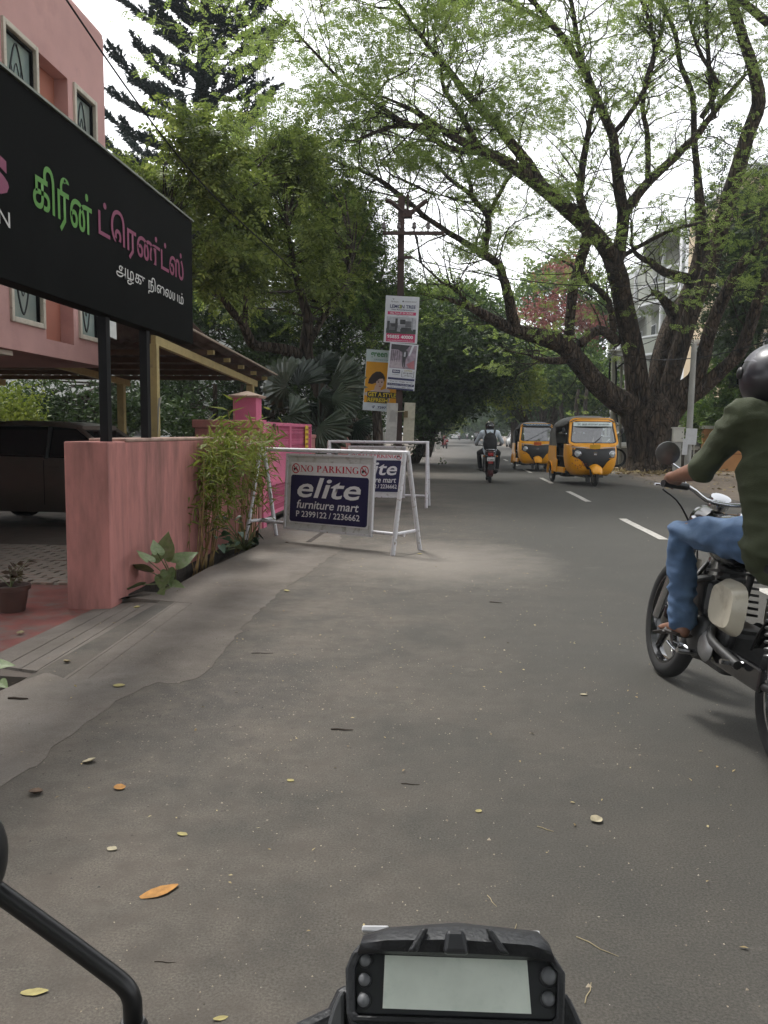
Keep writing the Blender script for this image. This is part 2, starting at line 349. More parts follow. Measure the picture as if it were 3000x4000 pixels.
# ---- driveway: red tile strip, then zigzag concrete pavers
RED = mat('red_oxide', (.19, .055, .045), .75, var=.3, scale=4, col2=(.14, .10, .085), c2amt=(.45, .65), c2scale=5)
PAV = mat('paver_grey', (.25, .22, .185), .9, var=.25, scale=1.2, bump=.3, bscale=80, col2=(.30, .13, .09), c2amt=(.5, .62), c2scale=.9)
driveway = tag(slab('driveway', [(-2.92, 5.5), (-2.92, 11.4), (-9, 11.4), (-9, 3.4), (-3.75, 3.6), (-3.1, 5.0)], -.060, None, mat('paver_joint', (.10, .08, .065), .95), .05), kind='structure')
slab('red_tile', [gp(-420, 2705), gp(0, 2518), gp(265, 2400), gp(360, 2357), (-2.7, 6.3), (-2.92, 7.0), (-5.6, 7.0), (-5.6, 4.2)], -.050, driveway, RED, .02)
zig = [(-.115, -.055), (-.06, -.07), (0, -.05), (.06, -.07), (.115, -.055), (.10, 0), (.115, .055), (.06, .07), (0, .05), (-.06, .07), (-.115, .055), (-.10, 0)]
pv = MB().prism(zig, 0, .03).mesh('paver'); pv.materials.append(PAV); cnt = 0
for j in range(34):
    for i in range(15):
        x = -3.05 - i * .238 - (.0 if j % 2 else .119); y = 7.12 + j * .124
        if y > 11.2 or cnt >= 290: continue
        o = bpy.data.objects.new('paver', pv); COL.objects.link(o); o.parent = driveway
        o.location = (x, y, -.072 + random.uniform(0, .004)); o.rotation_euler = (random.gauss(0, .006), random.gauss(0, .006), random.gauss(0, .01)); cnt += 1
# a hatch-like crack in the pavement near the gate
slab('drain_slot', [gp(1195, 2118), gp(1215, 2118), gp(1275, 2078), gp(1258, 2076)], AZ + .003, apron, SOIL, .006)
# ================================================================== left side: pink house, wall, sign board, car port
PINK = mat('pink_paint', (.61, .36, .335), .85, var=.10, scale=1.5, bump=.12, bscale=120, col2=(.49, .28, .255), c2amt=(.55, .75), c2scale=1.2, detail=9)
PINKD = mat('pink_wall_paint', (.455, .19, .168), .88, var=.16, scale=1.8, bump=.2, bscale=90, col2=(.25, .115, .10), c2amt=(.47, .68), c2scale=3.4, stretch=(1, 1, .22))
TERRA = mat('recess_terracotta', (.42, .165, .115), .85, var=.12, scale=2)
CREAM = mat('cream_frame', (.62, .57, .48), .6, var=.1, scale=9, col2=(.3, .26, .2), c2amt=(.6, .75), c2scale=14)
DKMET = mat('black_steel', (.008, .008, .009), .6, var=.2, spec=.15)
WX = -2.58
wall = thing('boundary_wall', 'low pink plastered boundary wall ending in a square pier by the driveway', 'wall', (WX - .15, 8, 0))
def wallpiece(name, x0, x1, y0, y1, z0, z1, m=PINKD, parent=wall, bevel=.012):
    return MB().box(((x0 + x1) / 2, (y0 + y1) / 2, (z0 + z1) / 2), (x1 - x0, y1 - y0, z1 - z0)).build(name, m, parent, world=True, bevel=bevel)
wt = 1.225
wallpiece('pier', WX - .335, WX + .006, 6.06, 6.42, -.065, wt + .006)
wallpiece('wall_panel', WX - .30, WX, 6.42, 10.95, .0, wt); wallpiece('footing', WX - .29, WX - .012, 6.42, 10.95, -.2, -.001, SOIL)
wallpiece('wall_coping', WX - .305, WX + .004, 6.425, 10.95, wt + .001, wt + .03, mat('coping_cement', (.40, .27, .22), .9, var=.25, scale=6))
# side wall with its coping at the back of the car port
sw = thing('garden_wall', 'pink garden wall with raised coping behind the bamboo clump', 'wall', (-3.0, 11.05, 0))
wallpiece('wall_panel', -3.45, WX + .01, 10.98, 11.14, -.1, 1.36, PINKD, sw)
wallpiece('wall_coping', -3.48, WX + .03, 10.955, 11.165, 1.36, 1.47, PINKD, sw)
# ---- pink house: upper storey overhanging the car port
FX = -4.72
def fy(px): return XP(px, 1000, FX).y
hc = XP(430, 1437, FX); HB = hc.z; HT = XP(417, 170, FX).z; Y1 = hc.y
house = thing('pink_house', 'pink plastered house with tall narrow windows behind the black sign board', 'house', (FX - 3, Y1 - 3, 0))
y_w1 = (fy(32), fy(165)); y_rc = (fy(173), fy(281)); y_w2 = (fy(300), fy(386)); ZW0 = XP(392, 1343, FX).z; ZW1 = XP(384, 412, FX).z
ZR0 = ZW0 - .10; ZR1 = ZW1 - .02
# facade made of strips round the openings (0.25 thick), butted end to end
def fac(y0, y1, z0, z1, name='facade_panel'): return MB().box((FX - .125, (y0 + y1) / 2, (z0 + z1) / 2), (.25, y1 - y0, z1 - z0)).build(name, PINK, house, world=True)
b = MB()
def fbox(y0, y1, z0, z1): b.box((FX - .125, (y0 + y1) / 2, (z0 + z1) / 2), (.25, y1 - y0, z1 - z0))
YS = Y1 - 5.2; top = HT
fbox(YS, Y1, ZW1, top); fbox(YS, Y1, HB, ZR0); fbox(YS, y_w1[0], ZR0, ZW1); fbox(y_w1[1], y_rc[0], ZR0, ZW1); fbox(y_rc[1], y_w2[0], ZR0, ZW1); fbox(y_w2[1], Y1, ZR0, ZW1)
fbox(y_w1[0], y_w1[1], ZR0, ZW0); fbox(y_w2[0], y_w2[1], ZR0, ZW0)
b.box((FX - .125, (y_rc[0] + y_rc[1]) / 2, (ZR1 + ZW1) / 2), (.25, y_rc[1] - y_rc[0], ZW1 - ZR1))
b.build('facade', PINK, house, world=True)
bb = MB()
bb.box((FX - 3.25, Y1 - .125, (HB + top) / 2), (6.0, .25, top - HB)); bb.box((FX - 3.25, YS + .125, (HB + top) / 2), (6.0, .25, top - HB)); bb.box((FX - 6.3, (YS + Y1) / 2, (HB + top) / 2), (.2, Y1 - YS, top - HB))
bb.box((FX - 3.2, (YS + Y1) / 2, HB + .06), (6.0, Y1 - YS - .5, .12)); bb.box((FX - 3.2, (YS + Y1) / 2, top - .3), (6.0, Y1 - YS - .5, .14))
bb.build('side_wall', PINK, house, world=True)
MB().box((FX - .2, (y_rc[0] + y_rc[1]) / 2, (ZR0 + ZR1) / 2), (.06, y_rc[1] - y_rc[0] + .02, ZR1 - ZR0 + .02)).build('recess', TERRA, house, world=True)
# rounded parapet top
pr = MB(); pr.tube([(FX - .12, YS, top), (FX - .12, Y1 - .02, top)], .125, 10); pr.tube([(FX - .12, Y1 - .125, top), (FX - 6, Y1 - .125, top)], .122, 10); pr.build('parapet', PINK, house, world=True, smooth=40)
GLZ = mat('etched_glass', (.28, .32, .29), .10, var=.25, scale=1.4, spec=.9, col2=(.16, .26, .27), c2amt=(.45, .7), c2scale=1.1, stretch=(1, 1, .6))
LEAD = mat('lead_strip', (.02, .025, .025), .5)
for y0, y1 in (y_w1, y_w2):
    win = MB(); fx = FX - .05
    for s_, e_ in ((y0, y0 + .055), (y1 - .055, y1)): win.box((fx + .03, (s_ + e_) / 2, (ZW0 + ZW1) / 2), (.10, .055, ZW1 - ZW0))
    for z in (ZW0 + .03, ZW1 - .03): win.box((fx + .03, (y0 + y1) / 2, z), (.098, y1 - y0 - .11, .06))
    wo = win.build('window', CREAM, house, world=True, bevel=.008)
    inn = MB()
    for s_, e_ in ((y0 + .056, y0 + .08), (y1 - .08, y1 - .056)): inn.box((fx + .01, (s_ + e_) / 2, (ZW0 + ZW1) / 2), (.05, .024, ZW1 - ZW0 - .13))
    inn.box((fx + .01, (y0 + y1) / 2, ZW1 - .075), (.05, y1 - y0 - .17, .024)); inn.build('window_frame', DKMET, wo, world=True)
    MB().box((fx - .005, (y0 + y1) / 2, (ZW0 + ZW1) / 2), (.012, y1 - y0 - .11, ZW1 - ZW0 - .12)).build('pane', GLZ, wo, world=True)
    ld = MB(); cy = (y0 + y1) / 2; hw = (y1 - y0) / 2 - .10; zc = (ZW0 + ZW1) / 2; hh = (ZW1 - ZW0) / 2 - .12
    for sgn in (-1, 1):
        ld.tube([(fx + .005, cy + sgn * hw * (1 - abs(t) ** 1.5) ** .62, zc + hh * t) for t in np.sin(np.linspace(-1.5708, 1.5708, 31))], .011, 5)
        ld.tube([(fx + .005, cy + sgn * (hw - .09) * (1 - abs(t) ** 1.5) ** .62, zc + (hh - .2) * t) for t in np.sin(np.linspace(-1.5708, 1.5708, 31))], .006, 4)
        for t in np.linspace(-.85, .85, 15):
            ld.tube([(fx + .005, cy + sgn * hw * (1 - abs(t) ** 1.5) ** .62, zc + hh * t), (fx + .005, cy + sgn * (hw - .09) * (1 - abs(t) ** 1.5) ** .62, zc + (hh - .2) * t)], .004, 4)
    ld.build('leading', LEAD, wo, world=True)
    MB().box((FX - .6, (y0 + y1) / 2, zc), (.05, y1 - y0 + .6, ZW1 - ZW0 + .5)).build('curtain', mat('pale_curtain', (.16, .20, .19), .9), wo, world=True)
# column under the overhang at the picture's edge, and back wall of the ground floor
MB().box((-4.63, 7.3, 1.1), (.30, .30, 2.5)).build('column', PINK, house, world=True, bevel=.01)
MB().box((-8.4, 9.5, 1.1), (.2, 6, 2.5)).build('unseen_ground_floor_wall', PINK, house, world=True)
MB().box((-6.7, 7.05, 1.07), (3.5, .14, 2.26)).build('unseen_ground_floor_wall', PINK, house, world=True)  # unseen front wall, added to keep light from the left off the car port
# vent / light fitting under the soffit
MB().box((-4.9, 8.6, HB - .03), (.2, .5, .05)).build('soffit_lamp', CREAM, house, world=True)
# ---- sign board
SX = -2.60
pr_ = XP(754, 1100, SX); yR = pr_.y; yL = 2.3; zT = XP(753, 870, SX).z; zB = XP(755, 1343, SX).z
SB = mat('sign_black', (.0055, .006, .006), .65, var=.25, scale=1.2, spec=.04, col2=(.009, .0095, .0095), c2amt=(.5, .7), c2scale=.8)
sign = thing('sign_board', 'long black shop sign board with Tamil lettering on two black posts', 'sign', (SX, 7, 0))
MB().box((SX - .07, (yL + yR) / 2, (zB + zT) / 2), (.13, yR - yL, zT - zB)).build('board', SB, sign, world=True, bevel=.006)
rim = MB(); rim.box((SX - .01, (yL + yR) / 2, zT + .010), (.05, yR - yL + .02, .016)); rim.build('edge_trim', mat('trim_alu', (.22, .24, .20), .4, metal=.6), sign, world=True)
for px in (420, 576):
    q = XP(px, 1500, SX - .05); MB().box((SX - .07, q.y, (zB - .1 - .1) / 2 + .02), (.065, .075, zB + .14)).build('post', DKMET, sign, world=True)
GRN = mat('letter_green', (.075, .27, .02), .5, var=.06); MAG = mat('letter_magenta', (.24, .03, .10), .5, var=.06); LWH = mat('letter_white', (.62, .62, .60), .5, var=.05)
def island_shift(me, step=.0004):
    bm = bmesh.new(); bm.from_mesh(me); seen = set(); k = 0
    for v in bm.verts:
        if v in seen: continue
        st = [v]; seen.add(v)
        while st:
            u = st.pop(); u.co.z += step * k
            for e in u.link_edges:
                o = e.other_vert(u)
                if o not in seen: seen.add(o); st.append(o)
        k = (k + 1) % 7
    bm.to_mesh(me); bm.free()
def sign_text(name, body, m, ya, yb, za, zb_, bold=0.0, ext=.002):
    me = text_mesh(body, bold=bold, fit=(ya, yb, za, zb_)); island_shift(me)
    M = Matrix(((0, 0, 1, SX + .001), (1, 0, 0, 0), (0, 1, 0, 0), (0, 0, 0, 1)))    # text x -> world y, text y -> world z, facing +x
    me.transform(MW[sign.name].inverted() @ M); return link_mesh(name, me, m, sign)
def sy(px, py): q = XP(px, py, SX); return q.y, q.z
k_ = 760 / 1659
def sp(cx, cy): return sy(cx * k_, 500 + cy * k_)
g0 = sp(280, 600); g1 = sp(783, 800)
sign_text('lettering', '\u0b95\u0bbf\u0bb0\u0bc0\u0ba9\u0bcd', GRN, g0[0], g1[0], sp(775, 888)[1] - .10, sp(395, 325)[1], .013)
m0 = sp(838, 800); m1 = sp(1562, 1100)
sign_text('lettering', '\u0b9f\u0bcd\u0bc6\u0bb0\u0ba3\u0bcd\u0b9f\u0bcd\u0bb8\u0bcd', MAG, m0[0], m1[0], sp(1130, 1130)[1], sp(1020, 715)[1], .013)
w0 = sp(990, 1200); w1 = sp(1562, 1400)
sign_text('lettering', '\u0b85\u0bb4\u0b95\u0bc1 \u0ba8\u0bbf\u0bc8\u0bb2\u0baf\u0bae\u0bcd', LWH, w0[0], w1[0], sp(1270, 1412)[1], sp(1060, 1150)[1], .004)
s1 = sp(75, 500); hS = sp(20, 580)[1], sp(20, 235)[1]
sign_text('lettering', 's', MAG, s1[0] - .36, s1[0], hS[0], hS[1], .03)
n1 = sp(84, 780); sign_text('lettering', 'UNISEX HAIR & SALON', LWH, n1[0] - 2.05, n1[0], sp(60, 845)[1], sp(60, 712)[1], 0)
# ---- car port: yellow posts and beams, corrugated sheet roof on purlins
YEL = mat('yellow_paint', (.40, .32, .14), .6, var=.12, scale=8, col2=(.25, .2, .1), c2amt=(.58, .72), c2scale=10)
port = thing('car_port', 'corrugated sheet car port roof on cream yellow posts and sloping beams', 'car port', (-4, 9.5, 0))
PXR = -3.60
A = XP(602, 1328, PXR); B_ = XP(1000, 1500, PXR)
ya, za = A.y, A.z; yb, zb2 = B_.y, B_.z; slope = (zb2 - za) / (yb - ya)
def rz_(y): return za + (y - ya) * slope
def post(x, y, z1, r=.035, name='post'): MB().box((x, y, z1 / 2 - .04), (2 * r, 2 * r, z1 + .08)).build(name, YEL, port, world=True, bevel=.004)
post(PXR, ya, za - .05, .045); post(PXR - .02, yb - .35, rz_(yb - .35) - .04, .06)
post(-6.0, yb - .35, rz_(yb - .35) - .04, .06); post(-8.4, yb - .35, rz_(yb - .35) - .04, .06)
for x in (PXR, -6.0, -8.4):
    a = Vector((x, ya - .03, za)); c = Vector((x, yb + .0, zb2)); d = c - a
    MB().box((0, 0, 0), (.065, d.length, .11), M=Matrix.Translation((a + c) / 2) @ Matrix.Rotation(math.atan2(d.z, d.y), 4, 'X')).build('beam', YEL, port, world=True, bevel=.005)
WOODD = mat('purlin_wood', (.12, .075, .05), .85, var=.2)
for i, y in enumerate(np.linspace(Y1 + .5, yb + .02, 5)):
    MB().box((-7.2, y, rz_(y) + .105), (7.4, .08, .075)).build('purlin', WOODD, port, world=True); MB().box((-3.445, y, rz_(y) + .105), (.09, .062, .06)).build('purlin_end', YEL, port, world=True)
ROOF = mat('asbestos_sheet', (.11, .085, .07), .95, var=.25, scale=4, col2=(.06, .048, .04), c2amt=(.5, .7))
for r_, (y0, y1) in enumerate(((Y1 + .02, Y1 + 1.4), (Y1 + 1.25, Y1 + 2.8), (Y1 + 2.65, Y1 + 4.2), (Y1 + 4.05, yb + .3))):
    b = MB(); nx = 240; xs = np.linspace(-10.9, PXR + .32, nx)
    for y, dz in ((y0, .03), (y1, 0)):
        for x in xs: b.v.append((x, y, rz_(y) + .185 + dz * (3 - r_) / 3 + .018 * math.sin(x * 2 * math.pi / .17) + .012 * (y == y0)))
    b.f = [(i, i + 1, nx + i + 1, nx + i) for i in range(nx - 1)]
    b.build('roof_sheet', ROOF, port, world=True, smooth=180, solid=.008, fixn=False)
b = MB(); nx = 26; rows = []
for y, xa in ((9.25, -3.80), (Y1 + .16, -4.68)): rows.append([(x, y, rz_(y) + .20 + (.30 if y < 10 else 0) + .018 * math.sin(x * 2 * math.pi / .17)) for x in np.linspace(xa, PXR + .26, nx)])
b.loft(rows, cap=False, closed=False); b.build('roof_sheet', ROOF, port, world=True, smooth=180, solid=.008, fixn=False)
MB().tube([(PXR + .33, y, rz_(y) + .20) for y in np.linspace(9.6, yb + .3, 8)], .016, 6).build('edge_strip', mat('edge_pale', (.36, .30, .23), .8), port, world=True)
# ---- pink gate and its pier
GPK = mat('gate_pink', (.64, .15, .26), .5, var=.1, scale=3, col2=(.38, .10, .13), c2amt=(.6, .75), c2scale=6)
GX = -2.63; gy0, gy1 = 11.35, 15.35; gz0, gz1 = .10, 1.46
gate = thing('metal_gate', 'bright pink steel gate with pierced panels above and below', 'gate', (GX, 13.3, 0))
MB().box((-2.98, 12.0, .9), (.34, .34, 1.84)).build('gate_pier', GPK, gate, world=True, bevel=.008)
cp = MB(); cp.lathe([(.30, 1.80), (.33, 1.83), (.02, 1.90)], 4, M=Matrix.Translation((-2.98, 12.0, 0)) @ Matrix.Rotation(math.pi / 4, 4, 'Z')); cp.build('pier_cap', mat('cap_cement', (.5, .38, .3), .9), gate, world=True)
for leaf, (y0, y1) in enumerate(((gy0, (gy0 + gy1) / 2 - .01), ((gy0 + gy1) / 2 + .01, gy1))):
    fr = MB()
    for y in (y0 + .03, y1 - .03): fr.box((GX, y, (gz0 + gz1) / 2), (.05, .06, gz1 - gz0))
    for z in (gz0 + .03, .56, 1.0, gz1 - .03): fr.box((GX, (y0 + y1) / 2, z), (.048, y1 - y0 - .12, .05))
    lf = fr.build('gate_leaf', GPK, gate, world=True, bevel=.004)
    MB().box((GX - .005, (y0 + y1) / 2, .78), (.012, y1 - y0 - .12, .39)).build('sheet_panel', GPK, lf, world=True)
    # pierced panels: upright drop-shaped bars on thin rails
    nbar = 24
    for za_, zb_ in ((gz0 + .055, .535), (1.025, gz1 - .055)):
        pb = MB(); hgt = zb_ - za_
        for i in range(nbar):
            y = y0 + .09 + (y1 - y0 - .18) * (i + .5) / nbar
            prof = [(.010, 0), (.010, .18), (.026, .28), (.022, .36), (.008, .48), (.010, .62), (.024, .74), (.010, .84), (.010, 1)]
            pb.loft([[(GX + dx * .5, y + dy * r * .8, za_ + t * hgt) for dx, dy in ((-.012, -1), (.012, -1), (.012, 1), (-.012, 1))] for r, t in prof])
        for t in (.22, .45, .7, .88): pb.box((GX, (y0 + y1) / 2, za_ + t * hgt), (.012, y1 - y0 - .12, .012))
        pb.build('pierced_panel', GPK, lf, world=True)
lk = MB(); lk.box((GX + .03, 12.05, gz1 - .05), (.03, .12, .05)); lk.box((GX + .035, 12.05, gz1 - .10), (.02, .05, .06)); lk.build('latch', mat('rusty_latch', (.12, .05, .04), .8), gate, world=True)
MB().box((GX - .02, gy0 - .12, .7), (.20, .2, 1.55)).build('hinge_post', GPK, gate, world=True)
card = thing('gate_notice', 'small yellow printed notice wired to the pink gate', 'notice', (GX + .04, 14.75, 1.2))
MB().box((0, 0, 0), (.006, .30, .46)).build('card', mat('notice_yellow', (.72, .50, .04), .6), card)
b = MB(); b.box((.006, 0, -.19), (.004, .26, .06)); b.build('footer', mat('notice_navy', (.03, .03, .06), .6), card)
b = MB()
for i in range(4):
    for j, ww in enumerate((.05, .035, .06)): b.box((.006, -.09 + j * .085, .16 - i * .085), (.004, ww, .03 + .012 * (i % 2)))
b.build('print', mat('notice_red', (.35, .10, .05), .6), card)
# wall continuing past the gate
w2 = thing('far_boundary_wall', 'pink boundary wall running on beyond the pink gate', 'wall', (GX, 18, 0))
wallpiece('wall_panel', GX - .2, GX + .0, 15.42, 25.5, -.1, 1.20, PINKD, w2); wallpiece('wall_coping', GX - .22, GX + .02, 15.42, 25.5, 1.20, 1.27, PINKD, w2)
# cable running down across the house front
cb = MB(); ca = P(260, 0, 9.5); cc = P(1010, 930, 13.2)
pts = [ca.lerp(cc, t) + Vector((0, 0, -.9 * math.sin(math.pi * t) * .25)) for t in np.linspace(-.35, 1.25, 34)]
c0 = pts[0]; cb.tube([p - c0 for p in pts], .011, 5)
tag(cb.build('overhead_cable', DKMET, loc=tuple(c0)), 'thin black cable slanting down past the pink house corner', 'cable')
# small debris leaf-bag hung on the yellow post
rg = MB(); q = XP(604, 1560, PXR); q.x += .03; rg.tube([(q.x + .05, q.y, q.z + .02), (q.x + .07, q.y - .09, q.z + .01), (q.x + .06, q.y - .13, q.z - .12), (q.x + .06, q.y - .16, q.z - .42)], [.012, .02, .012, .004], 6, flat=.4)
tag(rg.build('cloth_strip', mat('rag', (.35, .35, .30), .9), loc=(0, 0, 0)), 'pale torn cloth strip tied round the yellow car port post', 'cloth')
# ================================================================== barriers, pole and posters
def proj(p):
    q = cam_rot.transposed() @ (Vector(p) - CAM); return 1500 + F * q.x / -q.z, 2000 - F * q.y / -q.z
SERIF = {
 'N': (.82, [('l', .15, 0, .15, 1, .065), ('l', .70, 0, .70, 1, .065), ('l', .13, .97, .71, .03, .17), ('s', .15, 0), ('s', .11, 1), ('s', .70, 1)]),
 'O': (.82, [('r', .41, .5, .38, .51, .22, .46, 0, 360)]),
 'P': (.68, [('l', .19, 0, .19, 1, .17), ('r', .27, .735, .35, .265, .17, .215, -90, 90), ('s', .19, 0), ('s', .17, 1)]),
 'A': (.80, [('l', .11, .02, .40, 1, .065), ('l', .38, 1, .68, .02, .17), ('l', .2, .34, .58, .34, .06), ('s', .11, 0), ('s', .68, 0)]),
 'R': (.78, [('l', .19, 0, .19, 1, .17), ('r', .27, .75, .33, .25, .15, .20, -90, 90), ('l', .36, .52, .68, .02, .16), ('s', .19, 0), ('s', .17, 1), ('s', .70, 0)]),
 'K': (.82, [('l', .19, 0, .19, 1, .17), ('l', .26, .42, .66, .98, .06), ('l', .38, .56, .70, .02, .17), ('s', .19, 0), ('s', .17, 1), ('s', .66, 1), ('s', .72, 0)]),
 'I': (.38, [('l', .19, 0, .19, 1, .17), ('s', .19, 0), ('s', .19, 1)]),
 'G': (.80, [('r', .43, .5, .38, .51, .23, .46, 40, 325), ('l', .66, .05, .66, .42, .15), ('s', .66, .42)]), ' ': (.36, [])}
def serif_text(txt, M, wid, hgt):
    """red roman capitals as flat shapes; returns an MB in the target frame"""
    tot = sum(SERIF[c][0] for c in txt); sx = wid / tot; x = 0; b = MB(); k = 0
    for c in txt:
        for e in SERIF[c][1]:
            k += 1; z = .0003 * (k % 7)
            if e[0] == 'l':
                _, x0, y0, x1, y1, w_ = e
                if abs(x1 - x0) < .02: pl = [(x0 - w_ / 2, y0), (x0 + w_ / 2, y0), (x0 + w_ / 2, y1), (x0 - w_ / 2, y1)]
                elif abs(y1 - y0) < .02: pl = [(x0, y0 - w_ / 2), (x1, y0 - w_ / 2), (x1, y0 + w_ / 2), (x0, y0 + w_ / 2)]
                else: pl = [(x0 - w_ / 2, y0), (x0 + w_ / 2, y0), (x1 + w_ / 2, y1), (x1 - w_ / 2, y1)]
                b.add([M @ Vector(((x + p) * sx, q * hgt, z)) for p, q in pl], [(0, 1, 2, 3)])
            elif e[0] == 's':
                y = e[2] * .955; pl = [(e[1] - .15, y), (e[1] + .15, y), (e[1] + .15, y + .045), (e[1] - .15, y + .045)]
                b.add([M @ Vector(((x + p) * sx, q * hgt, z)) for p, q in pl], [(0, 1, 2, 3)])
            else:
                _, cx, cy, R1, R2, r1, r2, a0, a1 = e; n = 20; pts = []
                for i in range(n + 1):
                    t = R_(a0 + (a1 - a0) * i / n); pts += [(cx + R1 * math.cos(t), cy + R2 * math.sin(t)), (cx + r1 * math.cos(t), cy + r2 * math.sin(t))]
                b.add([M @ Vector(((x + p) * sx, q * hgt, z)) for p, q in pts], [(2 * i, 2 * i + 2, 2 * i + 3, 2 * i + 1) for i in range(n)])
        x += SERIF[c][0]
    return b
WPAINT = mat('white_pipe_paint', (.62, .61, .64), .45, var=.06, scale=10, col2=(.22, .15, .10), c2amt=(.58, .68), c2scale=26)
BOARDW = mat('board_white', (.58, .58, .575), .55, var=.08, scale=4, col2=(.30, .28, .25), c2amt=(.52, .68), c2scale=9)
STICK = mat('sticker_white', (.70, .70, .72), .4, var=.04)
NAVY = mat('navy_print', (.010, .010, .062), .4, var=.08); REDP = mat('red_print', (.50, .02, .05), .45); BLKP = mat('black_print', (.01, .01, .012), .5); WTXT = mat('white_print', (.74, .74, .76), .45, var=.03)
def barrier(label, L, Rr, bl, br, zb=.17, zt=1.065, H=1.10):
    L = Vector(L); Rr = Vector(Rr); u = (Rr - L).normalized(); n = Vector((-u.y, u.x, 0)) * -1      # n faces the camera
    t = thing('no_parking_barrier', label, 'barrier', tuple((L + Rr) / 2), 0, 'white pipe barriers with no parking boards')
    inv = None; W = (Rr - L).length
    for p in (L, Rr):
        e = .05 if p is L else -.05
        for s_ in (-1, 1):
            MB().tube([p + n * .03 * s_ + Vector((0, 0, H + .01)), p + n * s_ * .28 - u * e * .4], .026, 10).build('leg', WPAINT, t, world=True, smooth=40)
        b = MB(); b.tube([p + n * .225 + Vector((0, 0, .225)), p - n * .225 + Vector((0, 0, .225))], .018, 8); b.build('leg_brace', WPAINT, t, world=True, smooth=40)
    MB().tube([L - u * .02 + Vector((0, 0, H)), Rr + u * .03 + Vector((0, 0, H))], .025, 10).build('top_rail', WPAINT, t, world=True, smooth=40)
    MB().tube([L - u * .10 + n * .05 + Vector((0, 0, .22)), Rr + u * .02 + n * .05 + Vector((0, 0, .20))], .020, 10).build('bottom_rail', WPAINT, t, world=True, smooth=40)
    # board hangs in the plane of the front legs, leaning slightly
    up = (Vector((0, 0, zt - zb)) - n * .06)
    o = L + u * bl + n * .075 + Vector((0, 0, zb)); M = frame(o, u, up); bw = br - bl; bh = up.length
    bd = MB().box((bw / 2, bh / 2, -.010), (bw, bh, .018), M=M).build('board', BOARDW, t, world=True, bevel=.003)
    fr = MB()
    for c, d in (((bw / 2, bh - .012, 0), (bw, .026, .036)), ((bw / 2, .012, 0), (bw, .026, .036)), ((.012, bh / 2, 0), (.024, bh - .053, .036)), ((bw - .012, bh / 2, 0), (.024, bh - .053, .036))): fr.box(c, d, M=M)
    fr.build('board_frame', WPAINT, bd, world=True)
    m0 = .075; x0, x1 = m0, bw - .06; y0, y1 = .085, bh - .10; z = .002
    def pl(name, x0, x1, y0, y1, m, z, r=.004): return MB().prism(rrect(x1 - x0, y1 - y0, r, 5, (x0 + x1) / 2, (y0 + y1) / 2), z, z + .0012, M=M).build(name, m, bd, world=True)
    pl('sticker', x0, x1, y0, y1, STICK, .002)
    w_, h_ = x1 - x0, y1 - y0
    pl('blue_panel', x0 + .008, x1 - .012, y0 + .015, y0 + h_ * .79, NAVY, .0045, .035)
    def tx(body, fx0, fx1, fy0, fy1, bold, shear, m=WTXT):
        me = text_mesh(body, bold=bold, shear=shear, fit=(x0 + w_ * fx0, x0 + w_ * fx1, y0 + h_ * fy0, y0 + h_ * fy1)); me.transform(MW[bd.name].inverted() @ M @ Matrix.Translation((0, 0, .0075))); return link_mesh('lettering', me, m, bd)
    tx('elite', .10, .90, .425, .755, .014, .22); tx('furniture mart', .10, .885, .245, .385, .012, .18); tx('P 2399122 / 2236662', .095, .90, .105, .205, .012, 0)
    serif_text('NO PARKING', M @ Matrix.Translation((x0 + w_ * .125, y0 + h_ * .845, .0045)), w_ * .74, h_ * .105).build('lettering', REDP, bd, world=True, fixn=False)
    for cx in (.065, .93):
        c = (x0 + w_ * cx, y0 + h_ * .895); r = h_ * .075
        ring = MB(); ring.torus(r, r * .11, 20, 4, M=M @ Matrix.Translation((c[0], c[1], .0045)), flat=.1); ring.box((c[0], c[1], .007), (r * 1.9, r * .2, .001), M=M, rot=(0, 0, R_(-45))); ring.build('prohibition_mark', REDP, bd, world=True)
        sc = MB(); MM = M @ Matrix.Translation((c[0], c[1], .005))
        for q in (-.38, .38): sc.prism([(r * (q + .2 * math.cos(a)), r * (-.3 + .2 * math.sin(a))) for a in np.linspace(0, 2 * math.pi, 12, endpoint=False)], 0, .001, M=MM)
        sc.prism([(r * a, r * b_) for a, b_ in ((-.62, -.25), (.35, -.25), (.25, .35), (.45, .5), (.2, .52), (.05, -.05), (-.15, .12), (-.6, .12))], 0, .0012, M=MM); sc.build('scooter_symbol', BLKP, bd, world=True)
    return t
def tpar(L, Rr, px):
    L = Vector(L); Rr = Vector(Rr); best = min(np.linspace(0, 1, 400), key=lambda t: abs(proj(L.lerp(Rr, t) + Vector((0, 0, .6)))[0] - px)); return best * (Rr - L).length
L1, R1 = (-2.34, 10.15, AZ), (-.50, 9.12, 0); L2, R2 = (-2.22, 15.0, 0), (-.44, 14.9, 0)
barrier('nearer white pipe barrier whose blue no parking board shows whole', L1, R1, tpar(L1, R1, 1125), tpar(L1, R1, 1468), .15, 1.06)
barrier('farther white pipe barrier with its board half hidden behind the nearer one', L2, R2, tpar(L2, R2, 1362), tpar(L2, R2, 1585), .16, 1.08, 1.15)
